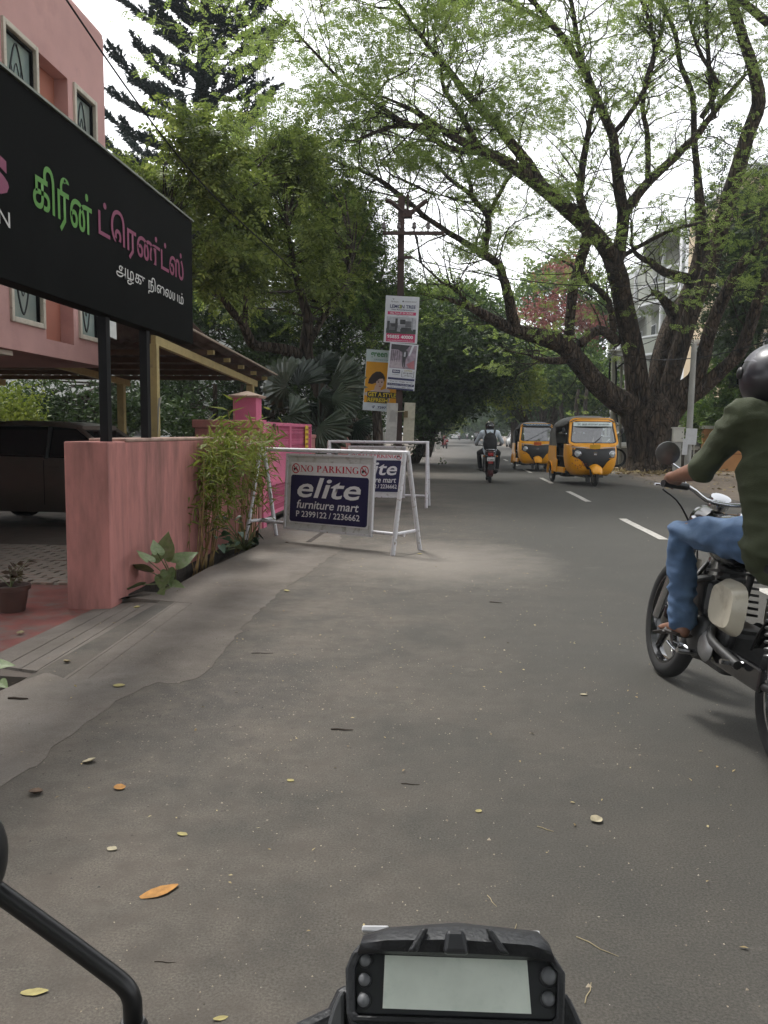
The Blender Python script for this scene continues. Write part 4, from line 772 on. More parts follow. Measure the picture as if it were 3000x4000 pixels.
# ------------------------------------------------------------------ the big rain tree on the right
def rain_tree():
    base = G(2545, 1842); t = thing('rain_tree', 'huge spreading rain tree with many thick limbs beside the right kerb', 'tree', tuple(base)); D0 = base.dot(FWD)
    tr, rr = px_limb([(2545, 1860, D0, 122), (2545, 1835, D0, 104), (2545, 1795, D0, 90), (2545, 1740, D0, 86), (2545, 1680, D0, 88), (2545, 1630, D0, 98), (2545, 1585, D0, 84), (2540, 1545, D0, 50)])
    lumpy_tube(tr, rr, 26, .17, 1.5, 1).build('trunk', BARK_RAIN, t, smooth=180, world=True)
    d = D0
    MAIN = {
     'A': [(2530, 1640, d, 58), (2470, 1592, d, 56), (2399, 1552, d - .3, 50), (2314, 1478, d - .6, 46), (2245, 1395, d - 1, 44), (2193, 1342, d - 1.4, 42), (2103, 1314, d - 2, 36), (2012, 1290, d - 2.6, 29), (1922, 1248, d - 3, 23), (1838, 1201, d - 3.5, 17), (1777, 1177, d - 3.8, 11), (1699, 1159, d - 4.2, 8), (1620, 1141, d - 4.6, 5)],
     'B': [(2520, 1600, d, 60), (2492, 1520, d, 54), (2478, 1396, d, 48), (2458, 1297, d - .3, 45), (2434, 1173, d - .6, 43), (2414, 1078, d - 1, 42), (2390, 1010, d - 1.3, 38), (2364, 964, d - 1.6, 36), (2319, 909, d - 2, 36), (2225, 825, d - 2.8, 33), (2120, 735, d - 3.6, 30), (2000, 650, d - 4.6, 26), (1874, 585, d - 5.6, 21), (1784, 543, d - 6.2, 17), (1693, 482, d - 7, 12), (1603, 425, d - 7.6, 8), (1500, 380, d - 8.2, 5)],
     'C': [(2560, 1600, d, 52), (2575, 1480, d + .3, 50), (2590, 1380, d + .5, 46), (2625, 1270, d + .8, 44), (2690, 1165, d + .8, 46), (2722, 1080, d + .8, 42), (2745, 960, d + .6, 36), (2740, 874, d + .3, 28), (2723, 663, d - .5, 17), (2711, 543, d - 1, 15), (2705, 374, d - 1.6, 13), (2657, 253, d - 2, 12), (2639, 139, d - 2.5, 11), (2590, 20, d - 3, 9), (2540, -120, d - 3.4, 7)],
     'D': [(2590, 1600, d, 48), (2620, 1480, d - .2, 46), (2660, 1350, d - .4, 42), (2700, 1220, d - .5, 38), (2760, 1080, d - .6, 36), (2810, 920, d - .8, 36), (2844, 784, d - 1, 36), (2886, 651, d - 1.3, 36), (2922, 525, d - 1.6, 33), (2965, 400, d - 2, 31), (2940, 260, d - 2.5, 27), (2904, 151, d - 3, 24), (2856, 0, d - 3.6, 20), (2800, -160, d - 4, 14)],
     'E': [(2600, 1610, d, 44), (2650, 1535, d - .3, 44), (2715, 1480, d - .7, 40), (2748, 1396, d - 1, 36), (2772, 1297, d - 1.4, 32), (2811, 1198, d - 1.8, 30), (2861, 1098, d - 2.3, 28), (2906, 1024, d - 2.8, 26), (2970, 959, d - 3.4, 22), (3060, 880, d - 4, 16), (3200, 760, d - 5, 10)],
     'F': [(2610, 1640, d, 48), (2660, 1575, d - .3, 46), (2747, 1512, d - .8, 40), (2821, 1446, d - 1.3, 34), (2886, 1381, d - 1.8, 32), (2925, 1290, d - 2.4, 30), (2975, 1140, d - 3, 26), (3050, 960, d - 3.8, 18)]}
    wood = MB(); twigs = Wood(); tips = []; lim = {}
    for i, (k, pl) in enumerate(MAIN.items()):
        o, r = px_limb(pl); r = [q * (.88 if k in 'AB' else .79) for q in r]; lim[k] = (o, r); lumpy_tube(o, r, 12, .09, 2, i + 5).build('limb', BARK_RAIN, t, smooth=180, world=True)
    SEC = [
     [(2012, 1286, d - 2.6, 25), (2000, 1226, d - 2.9, 23), (1982, 1153, d - 3.2, 20), (1964, 1081, d - 3.5, 18), (1946, 1033, d - 3.7, 17), (1892, 996, d - 4.1, 15), (1826, 954, d - 4.6, 12), (1723, 890, d - 5.2, 10), (1657, 844, d - 5.7, 9), (1543, 748, d - 6.5, 8), (1470, 693, d - 7, 7), (1362, 651, d - 7.5, 5), (1229, 591, d - 8, 3)],
     [(2223, 1310, d - 1.2, 20), (2230, 1213, d - 1.4, 19), (2239, 1129, d - 1.6, 20), (2262, 1039, d - 1.8, 21), (2289, 940, d - 2.4, 19), (2285, 850, d - 2.9, 17), (2265, 754, d - 3.2, 15), (2283, 603, d - 3.6, 13), (2301, 482, d - 3.8, 10), (2325, 392, d - 4, 6)],
     [(2399, 1030, d - 1.3, 30), (2419, 985, d - 1.3, 26), (2426, 924, d - 1.4, 24), (2436, 850, d - 1.6, 24), (2422, 753, d - 1.9, 22), (2404, 633, d - 2.2, 20), (2392, 530, d - 2.5, 18), (2362, 458, d - 2.8, 17), (2325, 374, d - 3.2, 16), (2271, 253, d - 3.8, 14), (2199, 145, d - 4.3, 12), (2090, 18, d - 5, 9), (1980, -90, d - 5.6, 6)],
     [(2404, 512, d - 2.5, 11), (2458, 446, d - 2.7, 10), (2512, 356, d - 2.9, 10), (2543, 271, d - 3.1, 9), (2555, 200, d - 3.3, 8), (2540, 90, d - 3.6, 7), (2490, -20, d - 4, 5)],
     [(2440, 832, d - 1.6, 19), (2512, 735, d - 1.7, 18), (2603, 645, d - 1.8, 16), (2711, 543, d - 2, 14), (2784, 446, d - 2.2, 11), (2904, 301, d - 2.6, 8)],
     [(2530, 711, d - 1.7, 11), (2530, 543, d - 2, 10), (2512, 422, d - 2.3, 9), (2524, 313, d - 2.6, 9), (2570, 180, d - 3, 8), (2600, 40, d - 3.4, 6)],
     [(2280, 275, d - 3.7, 10), (2258, 170, d - 4, 10), (2241, 60, d - 4.3, 9), (2215, -60, d - 4.6, 7)],
     [(2697, 1093, d + .8, 24), (2598, 1063, d - .2, 17), (2538, 1024, d - .8, 13), (2488, 994, d - 1.2, 9), (2466, 950, d - 1.5, 6), (2470, 870, d - 1.7, 3)],
     [(2414, 1342, d - .2, 20), (2364, 1297, d - .5, 19), (2324, 1297, d - .8, 18), (2262, 1345, d - 1, 18)],
     [(2399, 1297, d - .3, 14), (2389, 1222, d - .5, 13), (2364, 1158, d - .8, 12), (2299, 1098, d - 1.2, 10), (2270, 1060, d - 1.5, 8)],
     [(2640, 1235, d + .8, 30), (2600, 1180, d + .3, 18), (2560, 1145, d, 12), (2545, 1150, d - .1, 9)],
     [(2225, 1400, d - 1, 18), (2150, 1410, d - 1.3, 13), (2100, 1400, d - 1.6, 8), (2060, 1385, d - 1.9, 4)],
     [(2120, 735, d - 3.6, 24), (2060, 640, d - 4.2, 21), (2000, 560, d - 4.8, 19), (1940, 488, d - 5.2, 17), (1874, 422, d - 5.6, 15), (1772, 301, d - 6.4, 12), (1693, 205, d - 7, 10), (1633, 120, d - 7.5, 8), (1543, 0, d - 8, 6), (1460, -90, d - 8.5, 4)],
     [(1874, 585, d - 5.6, 13), (1784, 422, d - 6.2, 10), (1735, 350, d - 6.6, 8), (1723, 259, d - 7, 5)],
     [(1693, 482, d - 7, 10), (1603, 490, d - 7.4, 9), (1494, 422, d - 7.9, 8), (1362, 338, d - 8.5, 6), (1253, 235, d - 9, 5), (1150, 120, d - 9.5, 4), (1060, 30, d - 10, 2)],
     [(1784, 520, d - 6.2, 10), (1693, 504, d - 6.7, 9), (1603, 495, d - 7.2, 8), (1512, 500, d - 7.6, 7), (1386, 548, d - 8, 6), (1301, 548, d - 8.3, 5), (1200, 580, d - 8.6, 3)],
     [(1874, 590, d - 5.6, 15), (1754, 579, d - 6.2, 12), (1693, 543, d - 6.5, 10), (1633, 506, d - 6.8, 8), (1540, 470, d - 7.3, 5)],
     [(1892, 1000, d - 4.1, 13), (1904, 900, d - 4.2, 13), (1904, 844, d - 4.3, 12), (1844, 766, d - 4.7, 10), (1838, 717, d - 4.9, 8), (1800, 620, d - 5.3, 5)],
     [(1844, 766, d - 4.7, 9), (1748, 693, d - 5.2, 7), (1706, 639, d - 5.5, 6), (1627, 579, d - 6, 4)],
     [(1700, 760, d - 5, 6), (1603, 717, d - 5.5, 5), (1519, 675, d - 6, 3)],
     [(1904, 844, d - 4.3, 9), (1960, 740, d - 4.2, 8), (2010, 650, d - 4.3, 6), (2030, 540, d - 4.6, 4)],
     [(3000, 90, d - 3, 16), (2904, 12, d - 3.4, 14), (2820, -80, d - 3.8, 10)],
     [(2790, 460, d - 2, 10), (2772, 259, d - 2.6, 9), (2762, 120, d - 3, 8), (2760, -40, d - 3.4, 6)],
     [(2740, 460, d - 1.8, 11), (2800, 330, d - 2.4, 9), (2720, 180, d - 2.8, 7), (2690, 40, d - 3.2, 5)],
     [(1838, 1201, d - 3.5, 9), (1780, 1130, d - 3.8, 7), (1720, 1100, d - 4, 5), (1640, 1020, d - 4.5, 3)],
     [(2199, 145, d - 4.3, 9), (2130, 80, d - 4.6, 8), (2040, 40, d - 5, 6), (1940, -20, d - 5.5, 4)],
     [(2434, 1000, d - 1.3, 9), (2620, 900, d - 1.5, 7), (2800, 860, d - 2, 5), (2950, 830, d - 2.5, 4)]]
    for pl in SEC:
        o, r = px_limb(pl, 3, .012); b = MB().tube(o, r, 8); wood.add(b.v, b.f)
        lim[len(lim)] = (o, r)
    wood.build('bough', BARK_RAIN, t, smooth=180, world=True)
    # side shoots along every limb and bough
    for key, (o, r) in lim.items():
        n = len(o); main = isinstance(key, str)
        for i in range(int(n * (.52 if main else .22)), n, 2 if main else 1):
            if r[i] > .30: continue
            for rep in range(random.choice((1, 1, 1, 2)) if not main else 1):
                tg = (o[min(i + 1, n - 1)] - o[max(i - 1, 0)]).normalized(); a = tg.orthogonal().normalized(); a.rotate(Matrix.Rotation(random.uniform(0, 6.28), 3, tg))
                dd = tg * .7 + a * .9 + Vector((0, 0, .22)); L_ = random.uniform(1.1, 2.4) * (1.15 if i < n - 3 else .9)
                grow(twigs, o[i], dd, L_, min(r[i] * .5, .026), 1 if L_ < 1.4 else 2, .8, .12, 5, .05, tips, .34)
        grow(twigs, o[-1], (o[-1] - o[-2]), 1.3, min(r[-1], .03), 2, .9, .1, 5, .05, tips, .3)
    tw = twigs.m.build('twigs', BARK_DK, t, smooth=180, world=True, fixn=False); tw['kind'] = 'stuff'
    T_ = np.array([tuple(p) for p, q in tips]); Q_ = np.array([tuple(q) for p, q in tips]); print('rain tips', len(T_))
    # foliage is thinner over the middle, denser out at the left and at the top
    keep = []
    for i, p in enumerate(T_):
        x, y = proj(p); pr = .95 if x < 1950 else .66
        if 2280 < x < 2650 and y > 250: pr = .40
        if 1430 < x < 1800 and 660 < y < 1060: pr = .22
        if y > 1150 and x < 2400: pr = .28
        keep.append(random.random() < pr)
    keep = np.array(keep) & gaps(T_, .75, -.12)
    T_, Q_ = T_[keep], Q_[keep]
    rep = 11; pos = np.repeat(T_, rep, 0) + RNG.normal(size=(len(T_) * rep, 3)) * np.array((.27, .27, .05)); dr = np.repeat(Q_, rep, 0) * .3 + RNG.normal(size=(len(T_) * rep, 3)) * np.array((.8, .8, .28)); dr[:, 2] -= .08
    me = scatter_mesh('crown', pos, dr, RNG.uniform(.12, .25, len(pos)), T_pinn(4, .42, .095)); me.transform(MW[t.name].inverted()); link_mesh('crown', me, RAIN, t)['kind'] = 'stuff'
    print('rain fronds', len(pos)); return t
rain_tree()
# ------------------------------------------------------------------ trees from crown ellipsoids
def ell_points(ells, ncl, shell=.5):
    """cluster centres inside ellipsoids given as (px, py, D, rx_px, ry_px, depth_m)"""
    vol = np.array([e[3] * e[4] * (1 if len(e) == 7 else (e[2] / 20) ** 1.2) for e in ells], float); vol /= vol.sum(); o = []
    for e, v in zip(ells, vol):
        if len(e) == 7: c, s = np.array(e[:3]), np.array(e[3:6])          # already in world metres
        else: c = np.array(P(e[0], e[1], e[2])); s = np.array((e[3] * e[2] / F, e[5], e[4] * e[2] / F))
        n = max(2, int(ncl * v))
        d = RNG.normal(size=(n, 3)); d /= np.linalg.norm(d, axis=1, keepdims=True); rr = RNG.uniform(0, 1, (n, 1)) ** (1 / 3.) * (1 - shell) + shell * RNG.uniform(.75, 1.02, (n, 1)); rr = np.minimum(rr, 1.02)
        o.append(c + d * s * rr)
    return np.concatenate(o)
def tree(name, label, base, limbs, ells, ncl, per, lsize, lm, bark, group=None, tmpl=None, crad=.35, twig=.35, cat='tree', down=.25, shell=.5, zmin=.3, gfreq=.85, gthr=.02):
    t = thing(name, label, cat, tuple(base), 0, group); allp = []
    w_ = MB()
    for i, pl in enumerate(limbs):
        o, r = px_limb(pl, 3, .01) if abs(pl[0][0]) > 40 else ([Vector(q[:3]) for q in spline(pl, 3)], [q[3] for q in spline(pl, 3)])
        allp += o
        b = lumpy_tube(o, r, 9, .08, 2, i); w_.add(b.v, b.f)
    if limbs: w_.build('trunk', bark, t, smooth=180, world=True)
    C = ell_points(ells, ncl * 1.7, shell); C = C + RNG.normal(size=C.shape) * .22; C = C[C[:, 2] > zmin]; C = C[gaps(C, gfreq, gthr)]
    if limbs and twig > 0:
        A = np.array([tuple(p) for p in allp]); tw = MB()
        for c in C[RNG.random(len(C)) < twig]:
            j = np.argsort(((A - c) ** 2).sum(1))[random.choice((0, 0, 1, 3)) % len(A)]; a = Vector(A[j]); e = Vector(c); m = a.lerp(e, .5) + Vector((random.gauss(0, .15), random.gauss(0, .15), random.uniform(0, .3))) * min(1, (e - a).length * .4)
            L_ = (e - a).length; rr = min(.045, .008 + .008 * L_); tw.tube([a, a.lerp(m, .55), m, m.lerp(e, .6), e], [rr, rr * .8, rr * .6, rr * .4, rr * .15], 4, cap=False)
        if tw.v: tw.build('twigs', bark, t, world=True, fixn=False)['kind'] = 'stuff'
    n = len(C); pos = np.repeat(C, per, 0) + RNG.normal(size=(n * per, 3)) * crad * np.array((1, 1, .7)); out_ = RNG.normal(size=(n * per, 3)); out_[:, 2] = out_[:, 2] * .6 - down
    me = scatter_mesh('crown', pos, out_, RNG.uniform(.75, 1.3, len(pos)) * lsize, tmpl or T_pinn(4, .40, .09)); me.transform(MW[t.name].inverted()); link_mesh('crown', me, lm, t)['kind'] = 'stuff'
    return t
# neem with its leaning trunk by the gate
nb = G(1440, 1925); D_ = 18.3
tree('neem_tree', 'leaning neem tree rising behind the fan palm by the pink gate', nb,
     [[(1440, 1920, D_, 45), (1415, 1740, D_, 42), (1370, 1660, D_, 41), (1310, 1595, D_, 38), (1260, 1530, D_ - .1, 34), (1215, 1440, D_ - .2, 30), (1195, 1362, D_ - .3, 26), (1201, 1241, D_ - .4, 20), (1159, 1090, D_ - .6, 14), (1141, 1000, D_ - .8, 10), (1120, 860, D_ - 1, 6)],
      [(1200, 1410, D_ - .2, 25), (1130, 1370, D_ - .5, 22), (1040, 1356, D_ - .8, 20), (985, 1340, D_ - 1.1, 19), (955, 1280, D_ - 1.4, 17), (900, 1205, D_ - 1.8, 14), (820, 1110, D_ - 2.2, 10), (720, 980, D_ - 2.6, 7), (640, 820, D_ - 3, 4)],
      [(1195, 1362, D_ - .3, 16), (1260, 1250, D_, 12), (1330, 1150, D_ + .4, 9), (1380, 1000, D_ + .8, 5)],
      [(955, 1280, D_ - 1.4, 10), (960, 1130, D_ - 1.5, 9), (930, 950, D_ - 1.7, 7), (900, 780, D_ - 2, 4)]],
     [(600, 760, 15, 150, 250, 1.6), (760, 700, 15.5, 170, 190, 1.6), (520, 640, 15, 80, 130, 1.2), (900, 640, 16.5, 140, 130, 1.5), (880, 900, 16, 230, 240, 1.8), (640, 980, 15.5, 170, 140, 1.5), (1060, 800, 17.5, 170, 180, 1.8), (470, 560, 14.6, 50, 60, .8), (690, 560, 15, 70, 70, 1), (960, 560, 17, 60, 60, 1), (1150, 640, 18, 80, 80, 1), (1260, 800, 21, 110, 110, 1.2), (1340, 960, 22.5, 100, 110, 1.3), (1200, 1000, 20, 150, 130, 1.3), (1100, 1020, 17.8, 230, 170, 1.8), (860, 1130, 19.5, 170, 90, 1.0)],
     1700, 12, .27, NEEM, BARK_DK, twig=.3, crad=.20, tmpl=T_pinn(4, .40, .085), gfreq=.75, gthr=.13)
tree('green_tree', 'bright green leafy tree growing behind the rusty pole', P(1480, 1750, 24), [[(1480, 1860, 24, 22), (1470, 1600, 24, 18), (1440, 1300, 24, 14), (1430, 1050, 24, 8)]],
     [(1280, 960, 23.5, 190, 170, 2), (1420, 1110, 24.5, 150, 170, 2), (1330, 1210, 23.5, 190, 150, 2), (1540, 1180, 25, 110, 160, 2), (1250, 700, 22, 110, 110, 1.5), (1120, 600, 22, 90, 70, 1.2), (1380, 860, 23.5, 90, 90, 1.5)], 880, 13, .22, MIDG, BARK_GR, twig=.25, crad=.26, tmpl=T_pinn(4, .42, .085))
tree('shade_tree', 'shaded dark leaved tree filling the gap above the fan palm', P(1050, 1750, 25), [[(1050, 1850, 25, 20), (1060, 1500, 25, 16), (1080, 1250, 25, 9)], [(1300, 1850, 26, 18), (1290, 1500, 26, 14), (1270, 1300, 26, 8)]],
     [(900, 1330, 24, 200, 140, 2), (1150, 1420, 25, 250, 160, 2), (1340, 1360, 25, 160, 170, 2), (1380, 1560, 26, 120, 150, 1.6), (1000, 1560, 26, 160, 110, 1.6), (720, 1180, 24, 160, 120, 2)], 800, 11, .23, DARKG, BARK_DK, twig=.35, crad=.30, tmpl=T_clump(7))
tree('garden_tree', 'dark garden trees seen under the car port roof', P(700, 1750, 24), [[(480, 1850, 22, 10), (470, 1650, 22, 9), (440, 1500, 22, 6)], [(840, 1850, 22, 12), (840, 1500, 22, 9)], [(930, 1850, 23, 12), (950, 1500, 23, 9)]],
     [(150, 1580, 21, 150, 60, 1.2), (420, 1570, 21, 140, 90, 1.2), (680, 1560, 22, 140, 90, 1.2), (700, 1640, 20, 80, 50, .8), (300, 1650, 24, 250, 70, 1.2)], 360, 10, .22, DARKG, BARK_DK, twig=.3, crad=.3, tmpl=T_clump(6, 5))
tree('garden_shrub', 'pale green shrub lit at the far left under the car port', P(60, 1750, 19), [], [(60, 1610, 19, 90, 70, .7), (10, 1650, 18, 70, 50, .6)], 60, 9, .22, YGRN, BARK_DK, crad=.2, tmpl=T_clump(6, 8), cat='shrub')
# dense avenue trees left of the road
def avenue(label, px, D, ells, ncl, lm, lsize=.5, trunk=16, per=8, top=1350, name='avenue_tree', tm=None, crad=.5, group='trees lining the avenue', bark=BARK_DK, lean=0, twig=.15):
    gy = 1690 + CAMH / D * F
    tree(name, label, G(px, gy), [[(px, gy + 5, D, trunk), (px + lean * .4, gy - 60 * 40 / D, D, trunk * .8), (px + lean, top, D, trunk * .35)]], ells, ncl, per, lsize, lm, bark, group, tm or T_clump(7, int(D)), crad, twig)
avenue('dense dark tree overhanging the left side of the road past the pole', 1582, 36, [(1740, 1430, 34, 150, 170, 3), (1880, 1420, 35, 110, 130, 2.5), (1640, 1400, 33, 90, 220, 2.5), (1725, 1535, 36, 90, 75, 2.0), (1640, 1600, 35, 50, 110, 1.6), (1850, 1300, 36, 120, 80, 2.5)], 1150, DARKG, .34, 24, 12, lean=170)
avenue('mid green tree above the dark tree on the left of the road', 1645, 46, [(1720, 1250, 44, 150, 130, 3), (1850, 1240, 45, 120, 90, 3), (1920, 1360, 46, 90, 110, 3)], 480, MIDG, .40, 18, 11, top=1300, lean=100)
avenue('bright leafed tree whose sprays hang over the road middle', 2165, 52, [(1960, 1440, 48, 90, 100, 2.5), (2000, 1510, 47, 80, 55, 2), (1930, 1500, 50, 80, 55, 2.5)], 300, YGRN, .5, 14, 8, top=1500, lean=-170)
avenue('green tree behind the yellow auto rickshaws on the right', 2125, 62, [(2130, 1470, 60, 140, 100, 4), (2260, 1500, 58, 120, 90, 4), (2060, 1420, 62, 90, 90, 3), (2200, 1400, 60, 120, 60, 3), (2340, 1550, 56, 80, 70, 3)], 760, MIDG, .48, 16, 10, top=1480, bark=BARK_GR)
avenue('brown trunked tree on the right side before the white van', 2010, 78, [(1990, 1500, 76, 100, 90, 4), (2080, 1560, 74, 80, 60, 3), (2010, 1590, 78, 60, 40, 2)], 300, DARKG, .7, 20, 8, top=1480, bark=BARK_RAIN, twig=.1)
for px, D, tp in ((2255, 50, 1520), (2290, 52, 1500), (2195, 56, 1530)):
    o, r = px_limb([(px, 1690 + CAMH / D * F + 2, D, 11), (px + 3, 1660, D, 9), (px - 4, 1590, D, 8), (px + 6, tp, D, 5)])
    q = thing('bare_trunk', {2255: 'left of two slim grey trunks behind the front auto rickshaw', 2290: 'right of two slim grey trunks behind the front auto rickshaw', 2195: 'slim dark trunk leaning between the two auto rickshaws'}[px], 'tree', tuple(G(px, 1690 + CAMH / D * F)), 0, 'slim trunks behind the rickshaws'); lumpy_tube(o, r, 9, .06).build('trunk', BARK_GR, q, smooth=180, world=True)
avenue('red leaved flowering tree behind the big rain tree', 2170, 66, [(2200, 1130, 64, 90, 70, 2.5), (2170, 1240, 64, 110, 60, 2.5), (2090, 1260, 64, 80, 50, 2.5), (2290, 1240, 64, 70, 60, 2.5), (2230, 1330, 64, 120, 40, 2.5), (2210, 1045, 64, 45, 30, 1.5)], 130, REDL, .5, 12, 8, top=1150, name='red_tree')
avenue('green tree mixed among the red leaves behind the rain tree', 2120, 70, [(2180, 1080, 68, 100, 60, 3), (2080, 1160, 68, 60, 60, 2.5), (2300, 1140, 68, 80, 80, 2.5), (2250, 1400, 68, 120, 50, 2.5), (2340, 1260, 68, 50, 90, 2)], 300, MIDG, .65, 12, 7, top=1180)
avenue('pale bushy tree low on the left verge by the parked scooter', 1712, 92, [(1752, 1655, 92, 34, 34, 2)], 60, YGRN, .55, 5, 9, top=1660)
# far end of the avenue
for i, (px, py, D, rx, ry, lab) in enumerate(((1800, 1560, 120, 70, 75, 'hazy tree at the far left end of the road'), (1880, 1590, 150, 90, 80, 'hazy broad tree closing the far end of the road'), (1950, 1600, 135, 60, 70, 'hazy tree at the far right end of the road'), (1840, 1650, 200, 110, 45, 'faintest hazy tree where the road vanishes'), (1650, 1600, 90, 70, 90, 'dim tree behind the left verge past the scooter'), (2090, 1620, 110, 110, 70, 'dim tree behind the white car on the right'), (2260, 1600, 100, 140, 90, 'dim tree behind the parked auto rickshaws'))):
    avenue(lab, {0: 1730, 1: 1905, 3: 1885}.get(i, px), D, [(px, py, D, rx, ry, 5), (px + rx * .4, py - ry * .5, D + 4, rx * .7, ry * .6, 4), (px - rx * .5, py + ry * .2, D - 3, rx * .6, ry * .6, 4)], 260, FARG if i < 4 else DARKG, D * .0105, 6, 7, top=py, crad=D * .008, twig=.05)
# right hand trees behind the rain tree
tree('right_garden_tree', 'dark leafy tree behind the rain tree at the right edge', P(2900, 1800, 34), [[(2900, 1850, 34, 22), (2910, 1500, 34, 18), (2880, 1150, 34, 12), (2840, 800, 34, 7)]],
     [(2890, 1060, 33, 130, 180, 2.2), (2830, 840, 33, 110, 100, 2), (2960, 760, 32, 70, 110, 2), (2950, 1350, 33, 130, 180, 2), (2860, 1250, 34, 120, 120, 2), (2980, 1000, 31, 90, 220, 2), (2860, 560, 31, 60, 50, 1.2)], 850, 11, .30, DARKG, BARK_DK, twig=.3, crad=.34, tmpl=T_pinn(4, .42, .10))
tree('garden_bush', 'leafy bush above the orange wall at the right', P(2790, 1750, 33), [[(2790, 1800, 33, 6), (2785, 1600, 33, 4)]], [(2780, 1590, 33, 80, 70, 1.0), (2830, 1510, 33, 90, 80, 1.0), (2750, 1640, 32, 50, 40, .7), (2920, 1560, 33, 110, 110, 1.2)], 330, 8, .36, MIDG, BARK_DK, crad=.22, tmpl=T_pinn(4, .5, .11), cat='shrub')
# ------------------------------------------------------------------ Norfolk pine
def pine():
    PBK = barkmat('bark_pine', (.012, .011, .012), (.035, .033, .034))
    D = 32.; base = P(740, 1690, D); base.z = 0; t = thing('norfolk_pine', 'tall dark Norfolk pine rising behind the pink house', 'tree', tuple(base)); NP = leafmat('leaf_pine', [(.010, .022, .020), (.018, .034, .030), (.03, .05, .042)], trans=.1)
    a = P(760, 900, D); bt = P(842, -700, D); tr = [Vector((base.x, base.y, 0)), a, bt]; MB().tube(spline([tuple(p) for p in tr], 6), [.34 - .014 * i for i in range(13)], 10).build('trunk', PBK, t, smooth=180, world=True)
    ax_ = (bt - a); pos = []; dr = []; sz = []; br = MB(); z = -.02
    while z < 1.0:
        o = a + ax_ * z; Lm = 3.9 * (1 - z * .58); a0 = random.uniform(0, 6.28)
        for k in range(6):
            an = a0 + k * math.pi / 3 + random.gauss(0, .15); Lk = Lm * random.uniform(.7, 1.12); h = Vector((math.cos(an), math.sin(an), 0)); side = Vector((-h.y, h.x, 0)); dip = random.uniform(.05, .16)
            pt_ = lambda s: o + h * Lk * s + Vector((0, 0, Lk * (-dip * math.sin(s * math.pi) + .24 * s * s + .03 * s)))
            br.tube([pt_(s) for s in np.linspace(0, 1, 7)], [.032, .028, .024, .02, .016, .012, .006], 4, cap=False)
            for s in np.arange(.26, 1.02, .20 / Lk):
                p = pt_(min(s, 1)); w_ = .62 * (1.15 - s)
                for q in ((-1, 1) if s < .93 else (0,)):
                    if random.random() < .16: continue
                    d = (h * random.uniform(.5, .9) + side * q * w_ * 1.3 + Vector((0, 0, random.uniform(.35, .8)))).normalized(); Lt = random.uniform(.45, .75)
                    for u in np.linspace(.1, 1, 9):
                        c = p + d * Lt * u
                        for rr in range(9): pos.append((c.x + random.gauss(0, .03), c.y + random.gauss(0, .03), c.z + random.gauss(0, .025))); dr.append((d.x * .7 + random.gauss(0, .45), d.y * .7 + random.gauss(0, .45), d.z * .8 + random.gauss(0, .35))); sz.append(random.uniform(.12, .21))
        z += .072 * random.uniform(.85, 1.15)
    br.build('branches', BARK_DK, t, world=True, fixn=False)['kind'] = 'stuff'
    me = scatter_mesh('foliage', np.array(pos), np.array(dr), np.array(sz), (T_blade()[0] * np.array((1, 3.4, 1)), T_blade()[1])); me.transform(MW[t.name].inverted()); link_mesh('foliage', me, NP, t)['kind'] = 'stuff'; print('pine', len(pos))
pine()

# the avenue goes on behind the viewer: these crowns stand over the near road and shade it
tree('rain_tree_behind', 'avenue tree beside the near road whose crown shades the foreground', (7.4, 2.0, 0), [[(7.4, 2, -.1, .5), (7.2, 2, 2, .42), (6.4, 1.6, 4.6, .34), (5.2, 1, 6.8, .24), (3.5, .5, 8.6, .14)], [(7.0, 2, 3, .3), (7.8, 3.5, 6, .22), (7.6, 5, 8.5, .14)]],
     [(4.5, .5, 9.6, 4.5, 6.0, 1.5, 1), (7.5, 3.0, 9.8, 3.5, 4.5, 1.4, 1)], 1300, 8, .5, MIDG, BARK_RAIN, twig=.12, crad=.55, tmpl=T_clump(6, 21))
tree('avenue_tree_behind', 'avenue tree behind the viewer on the left verge', (-3.4, -5.0, 0), [[(-3.4, -5, -.1, .4), (-3.2, -5, 3, .32), (-2.4, -4.6, 7, .18)]],
     [(-2.0, -4.5, 9.2, 4.5, 4.5, 1.8, 1), (-6.5, -2, 9, 3.5, 4, 1.5, 1)], 700, 7, .5, MIDG, BARK_DK, twig=.12, crad=.55, tmpl=T_clump(6, 23))

for i, (x, y, h_) in enumerate(((6.8, -14, 8.5), (-5.5, -18, 9), (7.5, -30, 9.5), (-4.5, -36, 9), (1.5, -55, 8))):
    tree('avenue_tree_behind', ['second avenue tree behind the viewer on the right verge', 'second avenue tree behind the viewer on the left verge', 'third avenue tree behind the viewer on the right verge', 'third avenue tree behind the viewer on the left verge', 'last tree closing the road behind the viewer'][i], (x, y, 0), [[(x, y, -.1, .45), (x * .98, y, 3, .36), (x * .8, y, h_ * .75, .18)]], [(x * .7, y, h_, 5.5, 6, 2.6, 1), (x, y + 2, h_ * .62, 3.6, 4, 2.0, 1)], 330, 6, .85, MIDG, BARK_DK, twig=.04, crad=.8, tmpl=T_clump(6, 31 + i))
